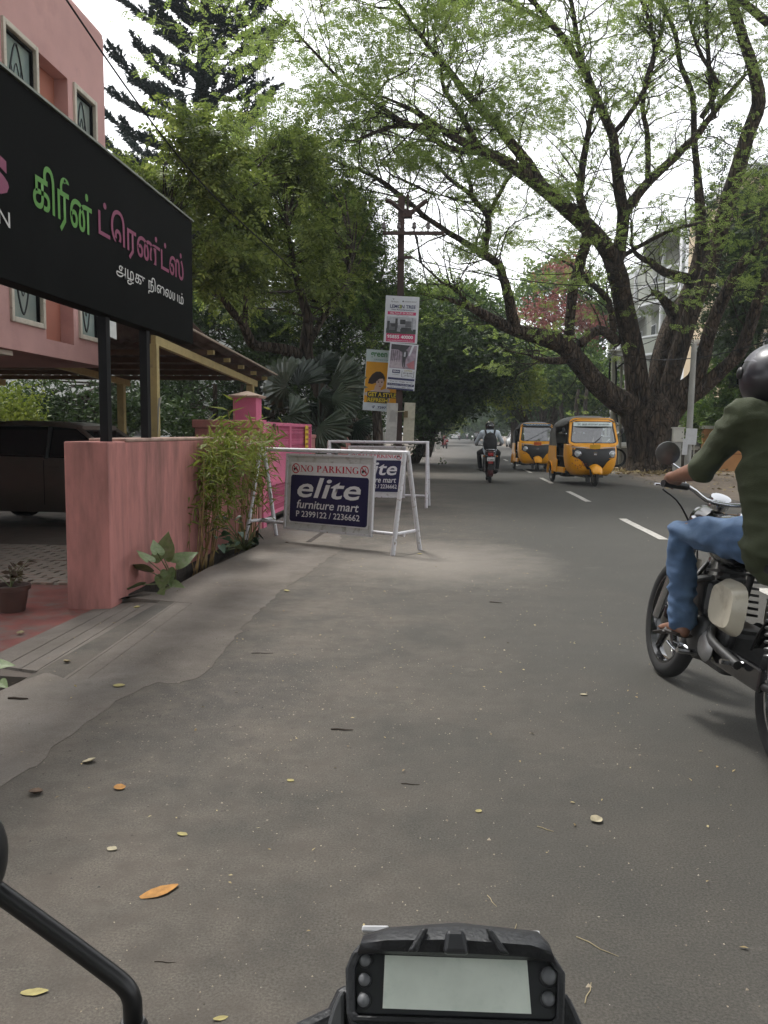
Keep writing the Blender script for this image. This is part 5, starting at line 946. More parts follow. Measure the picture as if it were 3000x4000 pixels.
# ================================================================== near plants
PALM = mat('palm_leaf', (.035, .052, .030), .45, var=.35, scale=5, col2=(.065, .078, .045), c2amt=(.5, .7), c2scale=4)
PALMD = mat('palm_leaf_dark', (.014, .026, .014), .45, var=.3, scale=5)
palm = thing('fan_palm', 'clump of broad pleated fan palm leaves behind the pink gate', 'palm', tuple(G(1240, 1950)))
def fan(hub, R, ang, span, tilt, m, D, seed):
    """pleated fan leaf: ang is its pointing direction in the picture plane, tilt turns it away from the viewer"""
    rs = random.Random(seed); c = P(hub[0], hub[1], D); a = R_(ang); xdir = Vector((math.cos(a), tilt * .6, math.sin(a))).normalized(); ydir = Vector((-math.sin(a), tilt * .8, math.cos(a))); M = frame(c, xdir, ydir); R = R * D / F
    n = 30; v = [(0, 0, 0)]; b = MB(); rows = (.18, .5, .8)
    for i in range(n + 1):
        t = R_(-span / 2 + span * i / n); z = .018 * (1 if i % 2 else -1); rr = R * (1 - .12 * abs(i / n - .5)) * rs.uniform(.93, 1.04); tip = rr if i % 2 else rr * .86
        for q in rows + (1,):
            rad = (tip if q == 1 else rr * q); v.append((rad * math.cos(t), rad * math.sin(t), z * q * 1.6 - (.22 + .25 * rs.random()) * R * q ** 3 + .10 * R * math.sin(3 * t + seed) * q))
    k = 4; f = []
    for i in range(n):
        o = 1 + i * k; p = 1 + (i + 1) * k; f.append((0, o, p)); f += [(o + j, o + j + 1, p + j + 1, p + j) for j in range(k - 1)]
    b.add(v, f, M); fr = b.build('frond', m, palm, world=True, fixn=False)
    base = P(1245 + (hub[0] - 1245) * .15, 1660, D); MB().tube([c, c.lerp(base, .5) + Vector((0, 0, .15)), base], [.012, .016, .022], 6).build('petiole', PALMD, fr, world=True)
k = .3014
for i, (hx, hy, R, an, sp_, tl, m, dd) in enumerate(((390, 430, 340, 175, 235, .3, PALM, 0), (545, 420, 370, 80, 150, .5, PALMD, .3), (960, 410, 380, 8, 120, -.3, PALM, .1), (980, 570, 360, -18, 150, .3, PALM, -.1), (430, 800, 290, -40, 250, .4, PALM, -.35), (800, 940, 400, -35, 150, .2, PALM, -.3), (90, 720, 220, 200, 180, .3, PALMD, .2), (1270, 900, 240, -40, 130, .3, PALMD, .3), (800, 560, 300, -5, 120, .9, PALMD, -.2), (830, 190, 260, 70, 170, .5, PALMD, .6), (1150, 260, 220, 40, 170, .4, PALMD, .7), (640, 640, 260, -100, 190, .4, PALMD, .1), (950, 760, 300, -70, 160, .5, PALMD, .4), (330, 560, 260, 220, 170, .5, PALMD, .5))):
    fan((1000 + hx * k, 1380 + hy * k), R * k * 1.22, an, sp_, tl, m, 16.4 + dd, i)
MB().tube([G(1245, 1950), P(1250, 1660, 16.6), P(1255, 1560, 16.6)], [.12, .10, .05], 8).build('stem', BARK_DK, palm, world=True, smooth=180)
# ---- bamboo clump by the wall
BAMB = mat('bamboo_culm', (.30, .20, .075), .55, var=.3, scale=7, col2=(.12, .07, .035), c2amt=(.5, .65), c2scale=9)
BLEAF = leafmat('leaf_bamboo', [(.09, .11, .02), (.16, .20, .03), (.22, .27, .05), (.30, .29, .09)], trans=.4, nscale=3)
bam = thing('bamboo_clump', 'clump of thin bamboo stems with yellow green leaves against the pink wall', 'bamboo', tuple(G(830, 2200)))
pos, dr, sz = [], [], []
cul = []
for i in range(34):
    if i < 16: bx, by = random.uniform(735, 800), random.uniform(2205, 2245); tx, ty = random.uniform(760, 880), random.uniform(1690, 1850)
    elif i < 30: bx, by = random.uniform(840, 950), random.uniform(2110, 2165); tx, ty = bx + random.uniform(-20, 110), random.uniform(1680, 1830)
    else: bx, by = random.uniform(720, 760), random.uniform(2230, 2255); tx, ty = random.uniform(690, 760), random.uniform(1850, 2000)
    a = G(bx, by, -.10); a.x = max(a.x, -2.50); Dm = a.dot(FWD); e = P(tx, ty, Dm + random.uniform(-.05, .35)); e.x = max(e.x, -2.5); m_ = a.lerp(e, .5) + Vector((random.gauss(0, .03), random.gauss(0, .03), 0)); pts = [Vector(q) for q in spline([tuple(a), tuple(m_), tuple(e)], 4)]
    rr = random.uniform(.006, .011); MB().tube(pts, [rr * (1 - .6 * j / 8) for j in range(9)], 6).build('culm', BAMB, bam, world=True, smooth=180); cul.append(pts)
    for j in range(78 if i < 30 else 14):
        p = pts[random.choice((4, 5, 6, 6, 7, 7, 7, 8, 8, 8))]; pos.append(tuple(p + Vector((random.gauss(.05, .10), random.gauss(0, .12), random.gauss(0, .09))))); dr.append((random.gauss(.2, .7), random.gauss(-.2, .7), random.gauss(-.25, .5))); sz.append(random.uniform(.07, .17))
for bx, by, n in ((890, 1600, 5), (955, 1640, 7), (870, 1660, 8), (1010, 1640, 5), (1075, 1720, 7), (915, 1560, 3)):      # shoots standing above the clump
    e = P(bx, by, 9.0); a = P(900, 1760, 9.0); pts = [a, a.lerp(e, .5) + Vector((.02, 0, .03)), e]; MB().tube(pts, [.005, .004, .002], 5).build('culm', BAMB, bam, world=True)
    for j in range(n): t = random.uniform(.45, 1); pos.append(tuple(a.lerp(e, t))); dr.append((random.gauss(0, .6), random.gauss(-.1, .4), random.uniform(-.4, .9))); sz.append(random.uniform(.12, .24))
me = scatter_mesh('leaves', np.array(pos), np.array(dr), np.array(sz), (T_blade()[0] * np.array((1, 1.5, 1)), T_blade()[1])); me.transform(MW[bam.name].inverted()); link_mesh('leaves', me, BLEAF, bam)['kind'] = 'stuff'
# ---- heart leaved plants
def heart_mesh(L_=1.0, cup=.14, seed=1):
    """heart leaf: two smooth lobes folded along a midrib, slightly waved"""
    out = [tuple(q) for q in spline([(.0, .02), (-.13, .12), (-.17, .26), (-.06, .38), (.12, .42), (.36, .36), (.62, .22), (.84, .09), (1.0, .0)], 3)]
    n = len(out); v = []; f = []
    mid = [(max(0.0, x * .98), 0.0, -.16 * max(x, 0) ** 2) for x, y in out]
    def zz(x, y): return cup * y * 1.2 - .16 * max(x, 0) ** 2 + .018 * math.sin(9 * x + seed) * (y / .4)
    v = mid + [(x * .5 + max(0, x) * .5, y * .55, zz(x, y * .55) * .9) for x, y in out] + [(x, y, zz(x, y)) for x, y in out]
    v += [(x * .5 + max(0, x) * .5, -y * .55, zz(x, y * .55) * .9) for x, y in out] + [(x, -y, zz(x, y)) for x, y in out]
    for i in range(n - 1):
        f += [(i, i + 1, n + i + 1, n + i), (n + i, n + i + 1, 2 * n + i + 1, 2 * n + i), (i, 3 * n + i, 3 * n + i + 1, i + 1), (3 * n + i, 4 * n + i, 4 * n + i + 1, 3 * n + i + 1)]
    me = bpy.data.meshes.new('heart'); me.from_pydata([tuple(Vector(p) * L_) for p in v], [], f); me.update(); smooth_mesh(me); return me
TARO = mat('taro_leaf', (.15, .21, .08), .5, var=.3, scale=6, col2=(.20, .22, .12), c2amt=(.5, .65), c2scale=5); TAROD = mat('taro_leaf_dark', (.03, .065, .03), .45, var=.3, scale=8)
HM = heart_mesh(); HM.materials.append(TARO); HMD = heart_mesh(); HMD.materials.append(TAROD); STEM = mat('green_stem', (.12, .14, .05), .6)
def leafy(name, label, base, items, mesh, cat='plant', wx=None):
    t = thing(name, label, cat, tuple(base))
    for px, py, D, L_, an, pitch, roll in items:
        L_ *= .8 if wx else 1
        c = XP(px, py, wx + random.uniform(0, .10)) if wx else P(px, py, D); o = bpy.data.objects.new('leaf', mesh); COL.objects.link(o); o.parent = t; o.scale = (L_,) * 3; o.location = MW[t.name].inverted() @ c; o.rotation_euler = Euler((roll, -pitch, an), 'XYZ')
        MB().tube([c, c.lerp(Vector(base), .5) + Vector((0, 0, .03)), Vector(base)], [.004, .006, .008], 5).build('stalk', STEM, t, world=True)
    return t
b0 = G(640, 2300, -.12); b0.x = max(b0.x, -2.5); dT = b0.dot(FWD)
leafy('taro_plant', 'taro plant with pale heart shaped leaves in the drain by the pink wall', b0, [(590, 2235, dT - .1, .34, 3.0, .25, .5), (640, 2180, dT, .32, 1.7, 1.1, -.3), (690, 2200, dT - .05, .27, .6, .5, .7), (640, 2250, dT - .2, .22, -1.4, -.6, .2), (610, 2320, dT - .35, .27, -1.2, -.35, .5), (560, 2285, dT - .25, .24, 3.4, -.2, .3), (655, 2230, dT - .25, .19, -1.0, -.9, .4), (615, 2160, dT + .05, .18, 2.2, .9, .2), (660, 2290, dT, .22, -.4, .1, .5), (580, 2190, dT, .2, 2.6, .6, .1)], HM, wx=-2.46)
b1 = G(930, 2150, -.1); b1.x = max(b1.x, -2.45); dC = b1.dot(FWD); its = []
for i in range(38):
    its.append((random.uniform(835, 1025), random.uniform(2015, 2150), dC + random.uniform(-.45, .1), random.uniform(.07, .14), random.uniform(-3.1, 0.3), random.uniform(-.9, .3), random.gauss(0, .5)))
leafy('creeper', 'dark glossy heart leaved creeper at the foot of the nearer barrier', b1, its, HMD, wx=-2.36)
# leaf poking out of the pit at the left edge
leafy('pit_plant', 'pale leaf plant growing from the open pit at the left edge', G(-30, 2680, -.15), [(-10, 2590, 4.45, .10, 2.6, .3, .2), (-30, 2600, 4.4, .12, .2, .1, .4), (0, 2665, 4.2, .07, -.5, -.2, .5)], HM)
# ---- potted plant in the driveway
pp = G(45, 2386, -.05); pot = thing('plant_pot', 'brown ribbed flower pot standing on the red tiles at the left', 'plant pot', tuple(pp)); TC = mat('brown_plastic', (.075, .038, .030), .55, var=.2)
MB().lathe([(.095, 0), (.10, .01), (.128, .165), (.142, .168), (.146, .20), (.130, .202), (.125, .17), (.02, .165)], 20).build('pot_body', TC, pot, smooth=40)
MB().lathe([(.122, .17), (.06, .182), (.01, .185)], 16).build('soil', SOIL, pot)
pl = thing('potted_plant', 'small purple green leafed plant growing in the brown pot', 'plant', (pp.x, pp.y, pp.z + .18)); st = MB(); pos, dr, sz = [], [], []
for i in range(9):
    e = Vector((random.gauss(0, .09), random.gauss(0, .09), random.uniform(.09, .2))); st.tube([(0, 0, 0), e * .5 + Vector((0, 0, .02)), e], [.004, .003, .002], 4)
    for j in range(9): t = random.uniform(.4, 1); pos.append(tuple(e * t)); dr.append((random.gauss(e.x * 6, .6), random.gauss(e.y * 6, .6), random.gauss(.1, .3))); sz.append(random.uniform(.04, .075))
st.build('stems', STEM, pl); link_mesh('leaves', scatter_mesh('leaves', np.array(pos), np.array(dr), np.array(sz), T_oval()), leafmat('leaf_purple', [(.05, .04, .03), (.10, .07, .05), (.16, .15, .08)], nscale=8), pl)['kind'] = 'stuff'
# ================================================================== right side: walls, poles, apartment block, far things
GRW = mat('grey_cement', (.16, .155, .14), .9, var=.2, scale=1.2, bump=.2, bscale=50, col2=(.08, .078, .07), c2amt=(.5, .7), c2scale=1.5); COPE = mat('pale_coping', (.42, .41, .37), .85, var=.1)
def bx(name, x0, x1, y0, y1, z0, z1, m, parent, bevel=0.0): return MB().box(((x0 + x1) / 2, (y0 + y1) / 2, (z0 + z1) / 2), (x1 - x0, y1 - y0, z1 - z0)).build(name, m, parent, world=True, bevel=bevel)
cw = thing('compound_wall', 'low grey cement compound wall with pale coping behind the rain tree', 'wall', (10, 35, 0))
bx('wall_panel', 5.8, 11.2, 35.6, 35.8, -.1, .78, GRW, cw); bx('wall_coping', 5.75, 11.25, 35.55, 35.85, .78, .86, COPE, cw)
for x in (5.75, 9.4): bx('wall_pier', x - .15, x + .15, 35.5, 35.9, -.1, .98, GRW, cw)
ow = thing('orange_wall', 'orange panelled gate wall with pale cap at the right', 'wall', (12, 34, 0)); ORW = mat('orange_paint', (.42, .20, .07), .8, var=.1, scale=2)
bx('wall_panel', 9.5, 14.5, 32.6, 32.85, -.1, 1.58, ORW, ow); bx('wall_coping', 9.42, 14.6, 32.52, 32.93, 1.58, 1.70, COPE, ow)
for z in (.62, 1.1): bx('groove_band', 9.5, 14.5, 32.585, 32.597, z, z + .03, mat('orange_dark', (.20, .09, .04), .9), ow)
# railings by the orange wall
gl = thing('pipe_rail', 'thin pale pipe rail standing before the orange wall', 'railing', (9.0, 32.9, 0))
for x in (8.7, 9.2): MB().tube([(x, 32.7, -.05), (x, 32.7, 1.35)], .03, 6).build('rail_post', COPE, gl, world=True)
for z in (.8, 1.3): MB().tube([(8.7, 32.7, z), (9.35, 32.7, z)], .02, 6).build('rail', COPE, gl, world=True)
# concrete lamp post with papers
CPO = mat('concrete_post', (.30, .30, .28), .9, var=.15, scale=3); a = G(2682, 1866); e = P(2712, 1345, a.dot(FWD))
lp_ = thing('concrete_post', 'slim grey concrete post beside the white meter box', 'post', tuple(a)); MB().tube([a - Vector((0, 0, .1)), e], [.11, .085], 8).build('shaft', CPO, lp_, world=True, smooth=60)
for (x, y, w_, h_, lab) in ((2700, 1705, .34, .50, 'upper white paper notice tied to the concrete post'), (2676, 1745, .16, .50, 'lower white paper strip hanging on the concrete post')):
    q = P(x, y, a.dot(FWD) - .18); tag(MB().box((0, 0, 0), (w_, .01, h_)).build('paper_notice', mat('paper', (.50, .51, .52), .8, var=.08), loc=tuple(q), rot=(0, .05, 0)), lab, 'paper')
# meter box on a short pillar
mb = P(2648, 1700, 27.4); mbx = thing('meter_box', 'white electric meter box on a grey stand right of the trunk', 'meter box', (mb.x, mb.y, 0)); MW_ = mat('box_white', (.50, .49, .44), .5, var=.06, col2=(.3, .28, .22), c2amt=(.6, .75))
bx('cabinet', mb.x - .17, mb.x + .17, mb.y - .1, mb.y + .1, mb.z - .22, mb.z + .22, MW_, mbx, .01); bx('cabinet_roof', mb.x - .20, mb.x + .20, mb.y - .13, mb.y + .12, mb.z + .221, mb.z + .26, MW_, mbx); bx('stand', mb.x - .12, mb.x + .10, mb.y - .06, mb.y + .06, -.05, mb.z - .221, CPO, mbx)
for z in (.1, -.1): bx('door_latch', mb.x + .10, mb.x + .12, mb.y - .112, mb.y - .1, mb.z + z - .02, mb.z + z + .02, DKMET, mbx)
# transformer frame: two slim poles, cross arm, hanging black cables and a coil
ta = G(2392, 1836); tD = ta.dot(FWD); tf = thing('utility_stand', 'slim twin pole frame carrying black cable drops left of the trunk', 'utility frame', tuple(ta)); PAINTG = mat('pale_pole', (.36, .36, .30), .8, var=.15)
for px, r, tp in ((2392, .10, 1370), (2420, .05, 1390)): MB().tube([P(px, 1838, tD), P(px + 8, tp, tD)], r, 8).build('pole', PAINTG, tf, world=True, smooth=60)
for y in (1372, 1520, 1660): MB().tube([P(2378, y, tD), P(2440, y, tD)], .035, 6).build('cross_arm', PAINTG, tf, world=True)
for px in (2385, 2400, 2428): q = P(px, 1365, tD); MB().lathe([(.03, 0), (.06, .05), (.03, .10), (.06, .15), (.02, .2)], 8, M=Matrix.Translation(q)).build('insulator', INS, tf, world=True)
for pts in (((2384, 1400), (2380, 1480), (2384, 1560)), ((2404, 1400), (2408, 1470), (2402, 1560), (2412, 1650)), ((2410, 1440), (2440, 1420), (2452, 1480), (2440, 1560), (2412, 1580))):
    MB().tube([P(x, y, tD - .1) for x, y in [tuple(q) for q in spline(pts, 5)]], .035, 6).build('cable_drop', DKMET, tf, world=True, smooth=180)
cq = P(2410, 1788, tD - .3); co_ = MB(); 
for i in range(3): co_.torus(.33 - .02 * i, .018, 28, 6, M=Matrix.Translation((0, .03 * i, 0)) @ Matrix.Rotation(R_(90 + 4 * i), 4, 'X'))
tag(co_.build('cable_coil', DKMET, loc=tuple(cq), smooth=180), 'coil of black cable hanging between the rickshaw and the trunk', 'cable')
# ---- apartment block with curved balconies
APG = mat('apartment_grey', (.33, .345, .30), .85, var=.08, scale=.5, col2=(.22, .23, .20), c2amt=(.55, .75), c2scale=.6, stretch=(1, 1, .3)); APW = mat('apartment_white', (.66, .67, .68), .7, var=.05, scale=1); APD = mat('window_dark', (.03, .035, .035), .2, spec=.8); APY = mat('apartment_cream', (.54, .43, .29), .85, var=.08, scale=.6)
ap = thing('apartment_block', 'grey apartment block with wavy white rimmed balconies behind the rain tree', 'building', (13, 58, 0)); AX = 12.4
bx('wall', AX + 1.5, AX + 12, 46, 78, -.1, 13.6, APG, ap)
def wavy(y0, y1, out_, n=14): return [(AX + 1.5 - out_ * (.55 + .45 * math.sin(math.pi * ((i / n) * 1.5 - .25))), y0 + (y1 - y0) * i / n) for i in range(n + 1)]
for fl in range(4):
    z = .1 + fl * 3.3
    for (y0, y1) in ((48.5, 54), (55, 61.5), (63, 70), (71, 77)):
        ln = wavy(y0, y1, 1.5 if fl else 1.0)
        def strip(za, zb, off, m, name):
            b = MB(); n = len(ln); b.v = [(x - off, y, zz) for zz in (za, zb) for x, y in ln] + [(x - off + .16, y, zz) for zz in (za, zb) for x, y in ln]
            f = []
            for i in range(n - 1): f += [(i, i + 1, n + i + 1, n + i), (2 * n + i, 3 * n + i, 3 * n + i + 1, 2 * n + i + 1), (n + i, n + i + 1, 3 * n + i + 1, 3 * n + i), (i, 2 * n + i, 2 * n + i + 1, i + 1)]
            f += [(0, n, 3 * n, 2 * n), (n - 1, 3 * n - 1, 4 * n - 1, 2 * n - 1)]; b.f = f; return b.build(name, m, ap, world=True, smooth=40)
        strip(z, z + 1.05, 0, APG, 'balcony_parapet'); strip(z + 1.05, z + 1.15, .03, APW, 'balcony_rail'); strip(z - .14, z, .03, APW, 'balcony_edge')
        bs = MB(); poly = [(x, y) for x, y in ln] + [(AX + 1.5, y1), (AX + 1.5, y0)]; bs.prism(poly, z - .12, z - .02); bs.build('balcony_slab', APW, ap, world=True)
        for yy in (y0 + .9, y1 - 1.9):
            wn = bx('window', AX + 1.44, AX + 1.50, yy, yy + 1.3, z + .9, z + 2.3, APW, ap); bx('pane', AX + 1.42, AX + 1.435, yy + .08, yy + .61, z + .98, z + 2.22, APD, wn); bx('pane', AX + 1.42, AX + 1.435, yy + .69, yy + 1.22, z + .98, z + 2.22, APD, wn)
        dr_ = bx('balcony_door', AX + 1.44, AX + 1.495, (y0 + y1) / 2 - .5, (y0 + y1) / 2 + .5, z, z + 2.15, APD, ap)
        c = MB().tube([(AX + .75, y0 + .25, z + 1.15), (AX + .75, y0 + .25, z + 3.1)], .14, 8).build('column', APW, ap, world=True, smooth=60)
cr = MB(); ln = wavy(48.5, 61.5, 1.9, 26); cr.prism(ln + [(AX + 1.5, 61.5), (AX + 1.5, 48.5)], 13.3, 13.65); cr.build('roof_canopy', APG, ap, world=True)
pz = MB()
for y in np.arange(46.2, 77, .55): pz.box((AX + 1.7, y, 14.0), (.2, .3, .5))
pz.box((AX + 1.7, 62, 13.7), (.22, 32, .18)); pz.box((AX + 1.7, 62, 14.3), (.22, 32, .14)); pz.build('roof_parapet', APW, ap, world=True)
bx('stair_fin', AX - .1, AX + 1.5, 46.1, 46.9, -.1, 12.8, APW, ap); bx('stair_fin', AX - .1, AX + 1.5, 47.6, 48.2, -.1, 12.6, APW, ap)
for fl in range(4): bx('stair_landing', AX + .1, AX + 1.5, 46.9, 47.6, .9 + fl * 3.3, 2.1 + fl * 3.3, APW, ap)
tw = thing('cream_tower', 'cream and orange stair tower of the flats right of the grey block', 'building', (14, 42, 0))
bx('wall', AX - .2, AX + 9, 38, 45.9, -.1, 12.4, APY, tw); 
for fl in range(3):
    z = 1.0 + 3.3 * fl
    for y in (39.2, 42.6):
        wn = bx('window', AX - .26, AX - .2, y, y + 1.5, z, z + 1.5, APW, tw); bx('pane', AX - .275, AX - .262, y + .1, y + .7, z + .1, z + 1.4, APD, wn); bx('pane', AX - .275, AX - .262, y + .8, y + 1.4, z + .1, z + 1.4, APD, wn); bx('sunshade', AX - .8, AX - .2, y - .15, y + 1.65, z + 1.6, z + 1.7, APW, tw)
    for x in (AX + 1, AX + 4.5): wn = bx('window', x, x + 1.5, 37.94, 38, z, z + 1.5, APW, tw); bx('pane', x + .1, x + 1.4, 37.92, 37.935, z + .1, z + 1.4, APD, wn)
    bb = bx('balcony', AX + 2.2, AX + 4.2, 36.9, 38, z - .9, z + .1, APG, tw); bx('balcony_rim', AX + 2.15, AX + 4.25, 36.85, 38, z + .102, z + .2, APW, bb)
bx('parapet', AX - .3, AX + 9.1, 37.9, 46, 12.4, 12.9, APW, tw)
# low annex and hoarding in front of the block
an_ = thing('annex', 'dim flat roofed annex behind the compound wall', 'building', (10, 40, 0)); bx('wall', 8.6, 16, 39.0, 44.5, -.1, 2.5, GRW, an_); bx('roof_slab', 8.2, 16.3, 38.4, 44.8, 2.5, 2.7, COPE, an_)
hd = thing('shop_hoarding', 'faded grey and crimson shop hoarding left of the trunk', 'hoarding', tuple(P(2456, 1560, 40))); 
for y0, y1, m in ((1455, 1523, mat('hoard_grey', (.34, .28, .29), .7)), (1526, 1582, mat('hoard_pink', (.30, .10, .12), .7))):
    a = P(2440, y1, 38); e = P(2478, y0, 38); MB().box(((a.x + e.x) / 2, a.y, (a.z + e.z) / 2), (e.x - a.x, .08, e.z - a.z)).build('hoarding_panel', m, hd, world=True)
a = P(2440, 1582, 38); MB().tube([(a.x + .2, a.y, 0), (a.x + .2, a.y, a.z)], .05, 6).build('hoarding_leg', DKMET, hd, world=True)
# pale van roof and low wall behind the second rickshaw
vb = P(2045, 1690, 92); van = thing('white_van', 'white panel van parked beyond the second auto rickshaw', 'van', (vb.x, vb.y, 0)); VW = mat('van_white', (.52, .53, .52), .5, var=.05)
b = MB(); b.loft([[(x * w_, y, z) for x, z in ((-1, .35), (1, .35), (1, 1.9), (.9, 2.15), (-.9, 2.15), (-1, 1.9))] for y, w_ in ((-2.4, .92), (-2.3, .98), (1.4, .98), (1.6, .94))]); b.loft([[(x * .95, y, z) for x, z in ((-1, .35), (1, .35), (1, h), (-1, h))] for y, h in ((1.6, 1.85), (2.0, 1.4), (2.45, 1.15), (2.55, .7))]); b.build('body', VW, van, bevel=.03)
MB().box((0, -2.42, 1.5), (1.4, .03, .6)).build('rear_window', APD, van)
for x in (-.85, .85):
    for y in (-1.5, 1.6): MB().lathe([(.32, -.1), (.34, -.05), (.34, .05), (.32, .1)], 16, M=Matrix.Translation((x, y, .34)) @ Matrix.Rotation(R_(90), 4, 'Y')).build('wheel', mat('tyre', (.015, .015, .015), .85), van)
# far left verge: white gate posts and low wall
for i, (px, D, w_, h_, lab) in enumerate(((1684, 58, .5, 1.9, 'whitewashed gate post left of the parked red scooter'), (1712, 66, .35, 1.7, 'second whitewashed gate post behind the parked scooter'))):
    q = G(px, 1690 + CAMH / D * F); gp_ = thing('gate_post', lab, 'gate post', tuple(q)); MB().box((0, 0, h_ / 2), (w_, w_, h_)).build('shaft', COPE, gp_, bevel=.02); MB().box((0, 0, h_ + .06), (w_ + .15, w_ + .15, .12)).build('cap', COPE, gp_, bevel=.02)
    for z in (.5, .9, 1.3): MB().lathe([(.07, 0), (.05, .02)], 10, M=Matrix.Translation((0, -w_ / 2, z)) @ Matrix.Rotation(R_(90), 4, 'X')).build('disc', DKMET, gp_)
# low verge wall and pale house behind the left trees
lh = thing('pale_house', 'white house glimpsed between the trees behind the fan palm', 'house', (-9, 34, 0)); PW2 = mat('house_white', (.62, .64, .62), .8, var=.06)
bx('wall', -22, -3.2, 32, 40, -.1, 6.5, PW2, lh); bx('roof_slab', -22.4, -2.8, 31.6, 40.4, 6.5, 6.75, COPE, lh)
for x in (-20, -16.5, -13, -9.5, -6): wn = bx('window', x, x + 1.4, 31.94, 32, 1.0, 2.3, COPE, lh); bx('pane', x + .1, x + 1.3, 31.92, 31.935, 1.1, 2.2, APD, wn)
# lattice mast far behind
lm_ = P(1020, 600, 85); mst = thing('lattice_mast', 'slender pale lattice radio mast far behind the pine', 'mast', (lm_.x, lm_.y, 0)); LMM = mat('mast_steel', (.42, .42, .44), .6); leg = MB(); cr = MB()
for sx, sy in ((-.45, -.45), (.45, -.45), (.45, .45), (-.45, .45)): leg.tube([(sx * 1.3, sy * 1.3, 0), (sx * .8, sy * .8, 48)], .06, 4)
for z in np.arange(20, 48, 1.0):
    s = .45 * (1.3 - .5 * z / 48)
    for a_, b_ in (((-s, -s), (s, -s)), ((s, -s), (s, s)), ((s, s), (-s, s)), ((-s, s), (-s, -s))): cr.tube([(a_[0], a_[1], z), (b_[0], b_[1], z + 1)], .03, 3); cr.tube([(a_[0], a_[1], z), (b_[0], b_[1], z)], .03, 3)
leg.build('mast_legs', LMM, mst); cr.build('lattice', LMM, mst)['kind'] = 'stuff'
# ---- overhead wires
def wire(label, a, e, sag, r=.012, n=18):
    a = Vector(a); e = Vector(e); b = MB(); b.tube([a.lerp(e, t) - a + Vector((0, 0, -sag * 4 * t * (1 - t))) for t in np.linspace(0, 1, n)], r, 5); tag(b.build('overhead_wire', DKMET, loc=tuple(a)), label, 'wire', 'overhead wires')
wire('wire running from the pole cross arm into the rain tree', P(1672, 905, PD), P(2300, 1090, 44), .5)
wire('second wire from the pole cross arm along the avenue', P(1618, 905, PD), P(1800, 1560, 95), .6, .02)
wire('low wire crossing in front of the rain tree limbs', P(2380, 1380, tD), P(3200, 1250, 24), .6, .016)
wire('upper wire crossing the rain tree towards the right edge', P(2400, 1330, 45), P(3250, 1080, 26), .5, .016)
wire('thin wire from the pole arm across the sky to the right', P(1600, 1008, PD), P(3100, 985, 30), .9, .012)
wire('slack wire crossing from the tower flats to the frame', P(2400, 1372, tD), P(2800, 1150, 40), .5, .016)
# ================================================================== vehicles
TYRE = mat('tyre', (.015, .015, .015), .85); TYRE2 = mat('tyre_dusty', (.03, .028, .025), .9, var=.3, scale=20); BLK = mat('black_plastic', (.012, .012, .013), .45); GBLK = mat('gloss_black', (.008, .008, .009), .15, coat=.6, var=.1); CHR = mat('chrome', (.55, .56, .58), .18, metal=1.0, var=.05); ALU = mat('cast_alloy', (.30, .30, .30), .45, metal=.7, var=.15, scale=15); DKAL = mat('dark_engine', (.05, .05, .05), .5, metal=.4, var=.2, scale=20)
RLAMP = mat('red_lens', (.28, .012, .012), .2, spec=.8); OLAMP = mat('amber_lens', (.45, .14, .01), .25); CLAMP = mat('clear_lens', (.45, .47, .47), .12, spec=.9, metal=.3); YPL = mat('yellow_plate', (.62, .34, .02), .5); WPL = mat('white_plate', (.66, .66, .64), .5)
RX90 = Matrix.Rotation(R_(90), 4, 'Y')
def wheel(parent, x, y, r, w_, tyre=TYRE, rim=ALU, spokes=0, hub=.05, disc=False, name='wheel', flat=None, sw=.012):
    e = MB().torus(r - w_ * .5, w_ * .5, 30, 10, M=Matrix.Rotation(R_(90), 4, 'Y'), flat=.95).build(name, tyre, parent, smooth=60, loc=(x, y, r))
    rr = r - w_ * .95; MB().lathe([(rr, -w_ * .36), (rr + .012, -w_ * .36), (rr + .004, 0), (rr + .012, w_ * .36), (rr, w_ * .36), (rr - .012, 0), (rr, -w_ * .36)], 30, M=RX90, cap=False).build('rim', rim, e, smooth=40)
    MB().lathe([(.012, -w_ * .6), (hub, -w_ * .5), (hub, w_ * .5), (.012, w_ * .6)], 14, M=RX90).build('hub', rim, e, smooth=40)
    if disc: MB().lathe([(.02, -.03), (rr, -.012), (rr, .012), (.02, .03)], 24, M=RX90).build('wheel_disc', rim, e, smooth=40)
    if spokes:
        b = MB()
        for i in range(spokes):
            a = 2 * math.pi * i / spokes + .3; p0 = (0, math.cos(a) * hub * .7, math.sin(a) * hub * .7); p1 = (0, math.cos(a + (.12 if spokes > 8 else 0)) * rr, math.sin(a + (.12 if spokes > 8 else 0)) * rr); b.tube([p0, p1], [sw, sw * .75], 6 if sw > .006 else 3)
        b.build('spokes', rim, e, smooth=60)
    return e
